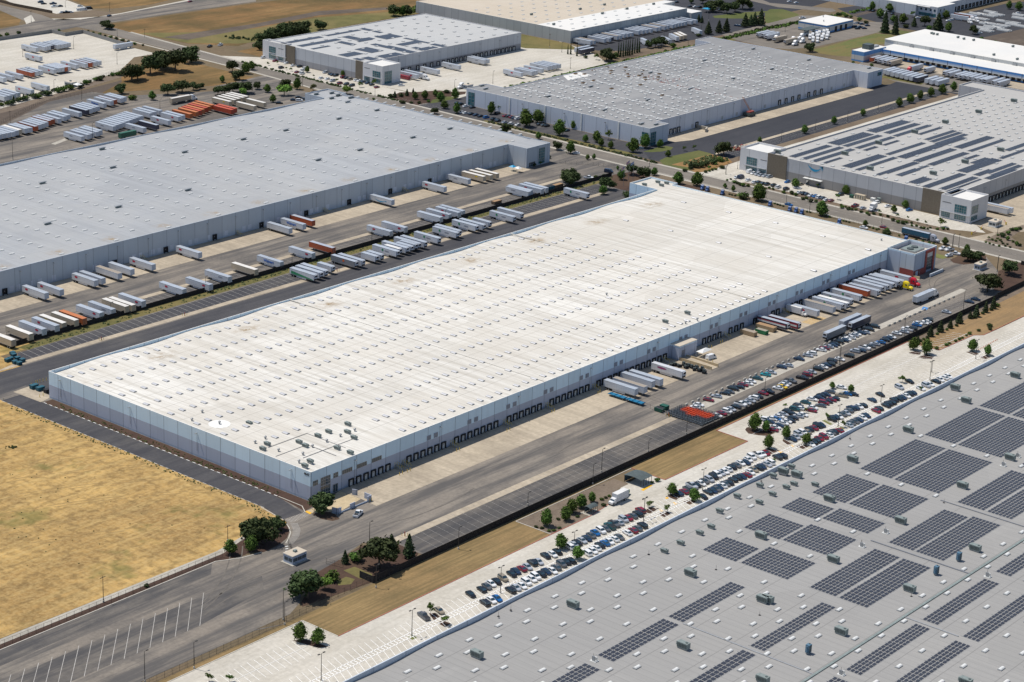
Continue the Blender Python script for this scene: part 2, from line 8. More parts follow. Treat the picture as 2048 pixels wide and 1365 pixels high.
TREES=[('entrance',-3.7,-10.2,8.0,'o'),('entrance',-37.1,-12.7,9.5,'o'),('entrance',-25.4,-9.0,5.1,'o'),('entrance',-44.2,-15.5,5.7,'m'),('entrance',-50.6,-12.1,5.3,'m'),('entrance',-86.9,-10.9,1.3,'b'),('entrance',-38.7,-9.7,8.4,'o'),('gatehouse',-56.1,-54.2,9.6,'o'),('gatehouse',-47.6,-53.8,5.0,'g'),('gatehouse',-41.3,-51.4,3.9,'b'),('gatehouse',-28.8,-44.9,4.9,'p'),('gatehouse',-24.6,-45.6,3.9,'b'),('gatehouse',-23.2,-55.4,11.0,'o'),('gatehouse',-10.1,-48.9,6.1,'p'),('gatehouse',-10.0,-56.9,8.6,'p'),('carpark',-79.2,-74.0,6.3,'m'),('carpark',-76.8,-79.5,5.4,'m'),('carpark',-36.9,-90.8,4.0,'y'),('carpark',-39.3,-99.1,3.3,'y'),('carpark',-116.6,-73.2,3.0,'y'),('carpark',-112.6,-77.8,2.7,'y'),('carpark',43.6,-74.1,6.3,'m'),('carpark',52.1,-75.8,5.3,'m'),('carpark',58.8,-73.2,5.3,'m'),('carpark',64.9,-73.0,5.2,'m'),('carpark',71.6,-72.5,3.9,'m'),('carpark',32.2,-89.5,5.4,'m'),('carpark',29.4,-99.0,4.8,'m'),('carpark',82.8,-90.2,2.6,'y'),('carpark',72.0,-77.8,1.4,'b'),('planter',39.8,-72.2,0.8,'b'),('planter',40.5,-74.4,0.9,'b'),('planter',40.3,-77.6,0.6,'b'),('planter',41.7,-78.7,0.8,'b'),('planter',45.0,-78.6,0.8,'b'),('planter',57.3,-77.2,0.7,'b'),('planter',50.7,-73.6,0.5,'b'),('planter',78.3,-74.0,0.9,'b'),('planter',80.1,-74.2,0.7,'b'),('planter',75.5,-74.0,1.1,'b'),('carpark',98.2,-89.5,4.6,'m'),('carpark',99.2,-98.6,5.0,'m'),('carpark',83.8,-97.6,3.2,'y'),('carpark',84.3,-90.2,2.2,'y'),('carpark',162.6,-89.7,5.6,'m'),('carpark',104.4,-78.2,1.6,'b'),('carpark',101.7,-77.7,0.9,'b'),('carpark',174.9,-75.0,7.2,'m'),('carpark',177.0,-78.9,4.6,'m'),('carpark',176.7,-88.9,5.2,'m'),('carpark',177.3,-97.8,4.5,'m'),('carpark',205.1,-70.0,2.3,'y'),('carpark',206.5,-78.9,2.5,'y'),('carpark',206.3,-89.5,3.0,'y'),('carpark',203.7,-98.6,3.0,'y'),('carpark',153.0,-98.2,1.3,'b'),('carpark',239.6,-71.4,2.9,'m'),('carpark',241.4,-79.5,3.4,'m'),('carpark',267.6,-89.2,3.4,'y'),('carpark',264.9,-99.3,2.0,'y'),('carpark',276.8,-97.7,1.0,'b'),('carpark',309.7,-70.8,5.6,'m'),('carpark',308.4,-77.7,7.1,'m'),('carpark',327.6,-90.4,5.5,'m'),('carpark',327.2,-98.2,5.0,'m'),('fence',331.9,-66.8,5.1,'p'),('fence',340.9,-66.9,5.5,'p'),('fence',349.2,-67.5,4.4,'p'),('fence',358.9,-66.9,5.7,'p'),('fence',373.8,-67.8,5.9,'p'),('fence',369.0,-67.1,3.7,'p'),('fence',383.1,-67.7,5.6,'p'),('fence',391.1,-67.6,6.0,'p'),('fence',318.7,-67.8,3.6,'p'),('bank',328.1,-67.3,1.5,'b'),('bank',325.1,-67.4,1.3,'b'),('bank',321.6,-67.6,1.5,'b'),('bank',336.2,-67.8,1.3,'b'),('bank',345.1,-67.9,1.4,'b'),('bank',353.8,-68.2,1.4,'b'),('bank',370.8,-68.1,2.0,'b'),('bank',379.6,-68.2,1.7,'b'),('bank',387.8,-68.3,1.7,'b'),('bank',317.8,-77.5,1.6,'b'),('bank',325.4,-78.4,1.4,'b'),('bank',329.0,-78.3,1.0,'b'),('bank',333.7,-78.6,1.3,'b'),('bank',336.9,-78.8,1.5,'b'),('bank',340.0,-78.7,1.0,'b'),('bank',344.2,-78.5,1.2,'b'),('bank',347.3,-78.5,1.7,'b'),('bank',355.0,-79.1,1.5,'b'),('bank',364.9,-79.4,1.8,'b'),('bank',360.9,-81.8,2.0,'b'),('bank',395.3,-67.7,2.2,'b'),('road',413.4,-52.7,9.6,'o'),('road',447.4,-47.0,7.9,'o'),('road',471.2,2.4,3.8,'m'),('road',465.3,-13.6,4.7,'m'),('road',453.2,-20.4,6.0,'o'),('road',460.7,-22.9,4.4,'o'),('road',454.9,-23.4,5.0,'o'),('road',470.4,77.5,8.1,'m'),('road',471.0,50.4,3.1,'m'),('road',462.6,32.4,4.5,'b'),('road',417.2,209.3,8.7,'o'),('road',415.8,185.6,5.4,'m'),('road',425.7,190.9,7.2,'o'),('road',421.8,173.1,5.4,'b'),('road',466.5,170.5,7.0,'m'),('road',471.5,160.5,7.7,'m'),('road',478.9,146.6,2.9,'m'),('road',476.7,139.6,3.6,'m'),('road',467.4,126.6,4.3,'b'),('road',470.4,118.6,9.4,'m'),('flags',462.9,200.9,6.7,'o'),('flags',449.5,198.1,6.2,'m'),('flags',461.2,191.2,7.6,'o'),('flags',466.1,213.3,2.4,'m'),('flags',471.9,191.0,4.5,'m'),('road',422.1,213.4,8.6,'o'),('road',485.9,315.1,5.5,'m'),('road',488.9,291.3,4.3,'m'),('road',476.7,266.9,5.8,'o'),('road',475.6,255.7,7.3,'m'),('road',471.4,239.5,3.2,'m'),('road',475.5,237.9,3.2,'m'),('road',456.1,257.0,2.7,'b'),('road',440.0,209.3,2.4,'b'),('road',433.2,208.9,1.8,'b'),('road',447.9,209.7,1.7,'b'),('road',442.1,251.9,2.6,'b'),('road',436.0,251.6,2.2,'b'),('lot',508.5,317.2,11.0,'m'),('lot',522.0,318.7,8.2,'m'),('lot',529.3,310.1,7.6,'m'),('lot',506.5,288.6,9.8,'m'),('lot',526.2,293.1,5.4,'m'),('lot',504.7,267.0,4.7,'m'),('lot',509.8,262.5,7.0,'m'),('lot',520.6,261.4,6.1,'y'),('lot',504.6,254.7,4.6,'m'),('lot',503.9,247.0,4.6,'m'),('lot',529.4,353.1,7.2,'m'),('lot',518.2,353.6,7.7,'m'),('lot',506.8,232.2,8.5,'m'),('lot',521.3,233.8,8.3,'m'),('lot',529.4,228.7,4.7,'m'),('lot',514.1,211.7,3.8,'m'),('lot',533.0,213.2,3.1,'y'),('lot',540.3,210.9,3.1,'y'),('basin',499.8,185.1,4.9,'p'),('basin',504.5,184.8,4.5,'b'),('basin',508.2,183.4,4.5,'b'),('basin',512.9,183.1,4.6,'b'),('basin',520.0,182.7,5.7,'b'),('basin',492.2,184.2,2.3,'b'),('basin',499.3,174.1,1.9,'b'),('basin',503.4,174.3,1.5,'b'),('basin',506.6,174.3,1.7,'b'),('basin',509.8,174.3,1.5,'b'),('basin',515.1,173.5,2.3,'b'),('basin',528.2,183.3,3.1,'b'),('basin',528.8,178.8,2.3,'y'),('basin',516.2,178.3,2.6,'y'),('basin',507.0,176.8,2.6,'y'),('basin',559.5,196.1,1.5,'b'),('elot',510.0,119.8,5.5,'m'),('elot',523.1,124.6,2.6,'m'),('elot',521.2,93.4,4.8,'m'),('elot',524.0,144.4,3.0,'y'),('elot',522.9,162.7,3.0,'y'),('elot',519.8,111.0,2.6,'y'),('elot',506.2,89.1,3.6,'y'),('road',471.2,119.1,9.0,'m'),('road',471.2,78.0,8.1,'m'),('road',467.9,127.3,4.0,'b'),('eplant',492.4,149.4,2.0,'b'),('eplant',491.9,147.1,2.0,'b'),('eplant',490.7,144.5,2.2,'b'),('eplant',490.3,142.1,2.4,'b'),('eplant',491.7,139.9,1.8,'b'),('eplant',492.9,128.8,1.7,'b'),('eplant',497.5,129.2,1.5,'b'),('eplant',497.1,126.0,1.5,'b'),('eplant',495.0,118.0,2.0,'b'),('eplant',495.2,109.8,2.5,'b'),('eplant',497.0,113.4,2.6,'b'),('eplant',491.5,102.5,1.8,'b'),('eplant',494.2,101.7,1.8,'b'),('eplant',490.3,96.6,2.5,'b'),('eplant',492.5,94.5,1.8,'b'),('eplant',496.3,80.7,1.4,'b'),('eplant',494.8,76.9,1.4,'b'),('eplant',497.3,155.2,1.1,'b'),('eplant',493.3,155.1,1.5,'b'),('elot',520.3,92.4,5.1,'m'),('elot',520.0,54.0,4.3,'m'),('elot',506.0,53.0,4.3,'m'),('elot',499.4,40.5,2.3,'y'),('elot',497.8,33.7,2.5,'y'),('elot',497.9,28.6,2.5,'y'),('elot',498.8,57.9,2.3,'y'),('elot',499.8,46.9,2.1,'y'),('elot',500.8,21.1,4.9,'y'),('elot',519.4,23.9,3.5,'y'),('elot',519.1,19.1,2.8,'y'),('road',471.4,50.5,3.0,'m'),('road',463.7,32.7,4.1,'m'),('road',472.0,3.0,3.4,'m'),('eplant',492.0,77.6,2.2,'b'),('eplant',492.4,73.9,2.1,'b'),('eplant',492.9,71.8,1.8,'b'),('eplant',493.9,70.0,1.6,'b'),('eplant',492.2,65.6,1.8,'b'),('eplant',492.3,62.1,1.8,'b'),('eplant',490.7,59.4,1.6,'b'),('eplant',494.2,58.7,1.8,'b'),('eplant',495.4,55.1,1.6,'b'),('eplant',495.5,50.8,1.8,'b'),('eplant',491.1,44.8,2.1,'b'),('eplant',489.6,41.2,2.1,'b'),('eplant',489.5,38.0,2.5,'b'),('eplant',492.2,37.1,1.9,'b'),('eplant',494.3,35.2,1.4,'b'),('eplant',489.5,32.3,1.4,'b'),('eplant',491.0,30.1,1.4,'b'),('eplant',489.3,26.7,1.4,'b'),('eplant',489.3,25.1,1.6,'b'),('eplant',490.4,23.3,1.2,'b'),('eplant',493.2,23.2,1.2,'b'),('eplant',493.7,19.5,1.4,'b'),('eplant',496.3,17.1,1.9,'b'),('eplant',498.1,15.4,1.6,'b'),('hedge',469.9,63.4,1.0,'b'),('hedge',470.1,61.5,1.0,'b'),('hedge',469.9,59.6,1.0,'b'),('hedge',469.9,47.0,1.0,'b'),('hedge',469.1,44.5,1.1,'b'),('hedge',468.4,41.9,1.2,'b'),('hedge',470.3,41.3,1.0,'b'),('hedge',467.0,27.2,1.2,'b'),('hedge',466.4,16.7,1.4,'b'),('hedge',466.6,12.6,1.4,'b'),('hedge',466.6,8.8,1.3,'b'),('hedge',466.7,6.3,1.2,'b'),('hedge',469.1,136.9,0.9,'b'),('hedge',468.8,135.0,1.0,'b'),('hedge',469.0,133.1,1.1,'b'),('hedge',471.5,108.4,0.9,'b'),('hedge',471.1,106.2,1.1,'b'),('hedge',471.0,104.5,1.1,'b'),('hedge',470.7,102.2,1.1,'b'),('hedge',470.7,86.9,1.1,'b'),('hedge',470.9,85.0,0.9,'b'),('hedge',471.1,74.7,1.1,'b'),('hedge',470.7,72.5,1.2,'b'),('gate',472.3,2.7,3.4,'m'),('gate',472.4,-9.8,2.6,'m'),('gate',454.4,-20.2,6.0,'o'),('gate',463.4,-21.1,3.4,'o'),('gate',497.2,-9.4,2.1,'y'),('corner',507.8,-12.0,2.9,'b'),('corner',514.5,-11.8,2.6,'b'),('corner',523.0,-9.9,1.9,'b'),('corner',524.6,-11.4,2.3,'b'),('corner',527.9,-12.0,1.9,'b'),('corner',503.9,-17.1,2.4,'m'),('corner',508.2,-9.2,1.0,'b'),('corner',502.8,-20.8,1.4,'b'),('corner',498.2,-25.1,2.4,'m'),('corner',498.5,-26.9,1.9,'b'),('corner',497.7,-11.4,1.4,'b'),('corner',497.0,-13.9,1.4,'b'),('corner',500.2,-14.5,1.2,'b'),('corner',490.2,-13.8,1.2,'b'),('corner',489.5,-16.3,1.0,'b'),('corner',489.6,-19.6,1.2,'b'),('corner',495.3,-18.6,1.2,'b'),('corner',492.0,-21.8,1.2,'b'),('corner',491.8,-24.6,1.2,'b'),('corner',501.9,-12.1,1.0,'b'),('corner',498.2,-16.6,1.0,'b'),('corner',496.1,-20.9,1.0,'b'),('corner',490.8,-11.3,1.0,'b'),('oaks',408.5,572.8,12.6,'o'),('oaks',433.3,582.6,12.8,'o'),('oaks',451.4,577.8,15.0,'o'),('oaks',478.7,592.4,11.8,'o'),('oaks',448.9,585.1,12.1,'o'),('oaks',379.2,548.5,7.0,'o'),('oaks',414.1,573.1,10.1,'o'),('oaks',451.7,593.4,12.1,'o'),('oaks',511.9,721.1,6.5,'o'),('oaks',510.4,716.2,5.6,'o'),('oaks',516.3,729.9,4.2,'o'),('north',382.2,522.3,5.7,'m'),('north',399.3,526.7,7.8,'o'),('north',411.2,526.2,8.3,'o'),('north',421.7,527.0,5.4,'o'),('north',426.7,525.3,4.6,'o'),('north',451.5,531.6,4.7,'m'),('north',372.3,530.7,3.7,'b'),('north',423.8,506.0,5.8,'o'),('north',429.3,506.0,5.8,'o'),('north',436.2,505.1,7.5,'o'),('north',441.1,498.5,7.9,'o'),('north',434.5,494.4,6.2,'g'),('north',479.5,551.8,8.2,'o'),('north',465.4,530.1,7.2,'o'),('north',482.5,541.5,7.8,'m'),('north',493.8,547.8,6.1,'m'),('street',493.9,720.2,1.4,'b'),('street',492.9,713.2,1.7,'b'),('street',492.2,705.3,2.0,'b'),('street',492.2,699.4,1.6,'b'),('street',491.4,692.3,2.0,'b'),('street',490.8,685.2,2.3,'b'),('street',490.1,677.5,2.5,'b'),('street',491.0,672.1,1.8,'b'),('street',488.7,662.4,2.3,'b'),('street',490.6,656.2,1.6,'b'),('street',439.2,743.3,2.9,'b'),('street',449.7,743.7,2.9,'b'),('street',432.8,742.6,2.7,'b'),('street',478.7,734.3,2.0,'b'),('slope',301.2,570.2,2.6,'b'),('slope',304.4,569.8,2.5,'b'),('slope',305.2,569.1,3.3,'b'),('slope',307.3,567.7,4.1,'b'),('slope',315.4,572.7,2.7,'b'),('slope',316.5,572.7,3.5,'b'),('slope',319.6,571.9,3.5,'b'),('slope',321.9,572.7,3.5,'b'),('slope',331.4,580.6,1.7,'b'),('slope',329.5,574.2,3.7,'b'),('slope',331.5,572.5,3.7,'b'),('slope',338.6,577.7,3.0,'b'),('slope',344.9,581.8,1.2,'b'),('slope',340.3,574.4,4.0,'b'),('slope',349.8,581.5,2.1,'b'),('slope',352.3,581.8,2.4,'b'),('slope',351.5,576.7,4.1,'b'),('slope',355.8,577.5,4.3,'b'),('slope',364.6,585.5,2.1,'b'),('slope',362.3,578.2,4.0,'b'),('slope',371.2,586.3,2.2,'b'),('slope',373.9,586.5,1.6,'b'),('slope',371.7,579.5,3.7,'b'),('slope',380.0,586.2,2.1,'b'),('slope',379.8,583.9,3.9,'b'),('slope',384.1,586.2,2.6,'b'),('slope',391.3,589.2,2.7,'b'),('slope',393.6,587.8,3.4,'b'),('slope',400.1,593.9,1.6,'b'),('slope',402.2,593.7,1.8,'b'),('slope',407.1,594.2,1.2,'b'),('slope',409.7,593.0,2.7,'b'),('slope',412.8,592.9,2.4,'b'),('slope',413.3,591.0,3.4,'b'),('slope',312.3,572.6,4.2,'p'),('slope',321.3,574.2,4.0,'p'),('slope',333.7,582.4,2.0,'b'),('slope',370.3,585.1,3.3,'b'),('slope',371.0,579.6,2.5,'b'),('riparian',562.2,608.5,8.2,'o'),('riparian',574.2,610.5,10.6,'o'),('riparian',587.1,612.0,12.0,'o'),('riparian',596.2,610.7,12.1,'o'),('riparian',604.6,610.0,11.7,'o'),('riparian',631.9,618.8,8.1,'o'),('riparian',545.2,593.4,6.3,'o'),('riparian',717.0,621.9,8.9,'o'),('riparian',722.5,617.6,7.9,'m'),('riparian',726.8,617.6,8.4,'o'),('riparian',747.8,624.7,6.0,'m'),('riparian',751.7,621.6,5.5,'m'),('riparian',786.9,646.3,4.1,'o'),('nwgate',453.2,490.7,5.4,'m'),('nwgate',454.7,501.6,5.4,'o'),('nwgate',455.1,476.9,7.9,'g'),('nwgate',473.1,493.5,5.9,'o'),('nwgate',474.8,484.7,7.5,'m'),('nwgate',478.7,474.0,5.4,'e'),('nwgate',435.7,467.4,5.3,'m'),('nwgate',489.0,453.1,6.3,'g'),('nwgate',490.4,430.2,1.8,'b'),('nlot',531.3,548.9,4.0,'g'),('nlot',520.2,550.0,2.6,'y'),('nlot',517.3,517.7,4.3,'m'),('nlot',527.1,493.9,3.9,'m'),('nlot',510.6,461.9,4.2,'y'),('nlot',520.5,458.5,5.1,'y'),('nlot',512.4,551.0,2.6,'y'),('nlot',511.8,532.8,2.2,'y'),('nlot',511.6,527.7,2.6,'y'),('nlot',509.2,503.7,2.1,'y'),('nlot',509.9,482.6,3.0,'y'),('corner2',515.7,424.1,4.7,'p'),('corner2',506.3,426.3,4.2,'p'),('corner2',525.2,427.2,3.4,'p'),('corner2',504.2,428.1,2.9,'b'),('corner2',510.9,424.8,2.8,'b'),('corner2',512.4,413.9,5.0,'m'),('corner2',517.4,409.6,5.8,'m'),('corner2',521.1,399.3,6.2,'m'),('corner2',533.9,398.0,7.1,'m'),('corner2',542.2,412.9,2.8,'b'),('corner2',529.4,411.5,4.2,'m'),('corner2',506.7,383.3,5.3,'m'),('corner2',503.3,370.1,6.5,'m'),('corner2',490.8,377.7,4.4,'o'),('corner2',485.8,314.3,6.3,'o'),('corner2',496.7,410.6,2.5,'b'),('corner2',504.8,403.7,2.1,'b'),('corner2',512.4,401.9,2.1,'b'),('corner2',501.0,406.9,1.8,'b'),('nn',707.3,440.7,7.4,'c'),('nn',708.9,439.3,9.2,'c'),('nn',707.1,432.1,8.7,'c'),('nn',728.4,410.6,10.8,'c'),('nn',729.7,409.5,11.2,'c'),('nn',731.9,408.9,11.5,'c'),('nn',735.1,409.1,11.8,'c'),('nn',737.5,408.9,11.9,'c'),('nn',739.4,408.5,11.7,'c'),('nn',742.7,408.7,11.8,'c'),('nn',747.9,410.3,11.1,'c'),('nn',751.1,410.5,10.9,'c'),('nn',754.3,410.8,10.7,'c'),('nn',711.7,408.5,9.1,'o'),('nn',722.1,408.4,4.6,'m'),('nn',772.8,416.4,6.1,'o'),('nn',779.3,414.2,7.1,'o'),('nn',787.3,414.8,7.4,'o'),('nn',789.7,405.6,4.7,'b'),('nn',854.1,418.4,9.7,'p'),('nn',865.0,415.9,9.8,'p'),('nn',872.8,414.2,10.6,'p'),('nn',839.8,417.2,3.2,'b'),('nn',705.9,422.9,2.6,'b'),('nn',707.9,414.4,5.0,'y'),('far',900.1,463.7,4.0,'p'),('far',890.3,452.6,6.3,'p'),('far',889.2,448.8,5.5,'p'),('far',902.4,416.5,10.7,'p'),('far',909.6,416.0,9.0,'p'),('far',914.3,415.5,10.5,'p'),('far',918.4,412.3,13.0,'p'),('far',937.7,472.0,9.7,'o'),('far',951.1,475.6,8.8,'o'),('far',940.2,459.5,9.7,'o'),('far',950.4,458.5,9.2,'o'),('far',967.6,462.6,10.9,'o'),('far',975.2,460.2,5.7,'m'),('far',954.6,505.1,5.2,'o'),('far',962.3,499.1,6.3,'o'),('basin',541.6,190.4,9.3,'o'),('basin',585.1,193.4,4.0,'m'),('farE',1054.3,391.1,6.8,'m'),('farE',1058.5,377.0,6.8,'m'),('farE',1026.2,367.4,7.7,'m'),('farE',971.2,330.6,17.4,'P'),('farE',972.1,321.5,15.2,'P'),('farE',1018.0,349.8,5.6,'m'),('farE',1019.4,341.9,8.1,'m'),('farE',1014.6,328.8,8.1,'p'),('farE',1024.2,324.5,8.6,'o'),('farE',1015.8,307.9,13.6,'p'),('farE',1018.0,299.6,7.5,'m'),('farE',1069.1,329.9,6.7,'m'),('farE',1051.0,351.2,5.7,'y'),('farE',1024.4,281.3,7.5,'o'),('farE',1154.3,316.4,6.9,'m'),('farE',1155.4,308.2,7.4,'m'),('farE',858.4,328.6,7.1,'o'),('farE',994.6,361.6,3.0,'b'),('farE',845.7,283.5,2.3,'b'),('farE',848.9,269.6,2.3,'b'),('farE',1005.7,387.0,3.1,'b'),('farE',1006.6,382.8,2.6,'b'),('farE',1008.1,395.6,3.1,'b'),('farE',1000.2,370.7,3.6,'b'),('farE',1012.8,313.6,4.0,'b'),('farE',1004.3,330.4,3.5,'b'),('farE',1008.0,265.5,3.0,'b'),('farE',1005.9,251.4,2.3,'b'),('lane',628.8,188.4,5.5,'m'),('lane',665.9,189.6,5.2,'m'),('lane',702.1,189.8,4.6,'m'),('lane',745.0,187.4,6.2,'m'),('lane',760.4,188.0,6.5,'m'),('lane',775.6,188.4,6.3,'m'),('lane',790.3,188.5,6.4,'m'),('lane',803.8,187.2,6.9,'m'),('lane',819.4,186.9,6.5,'m')]
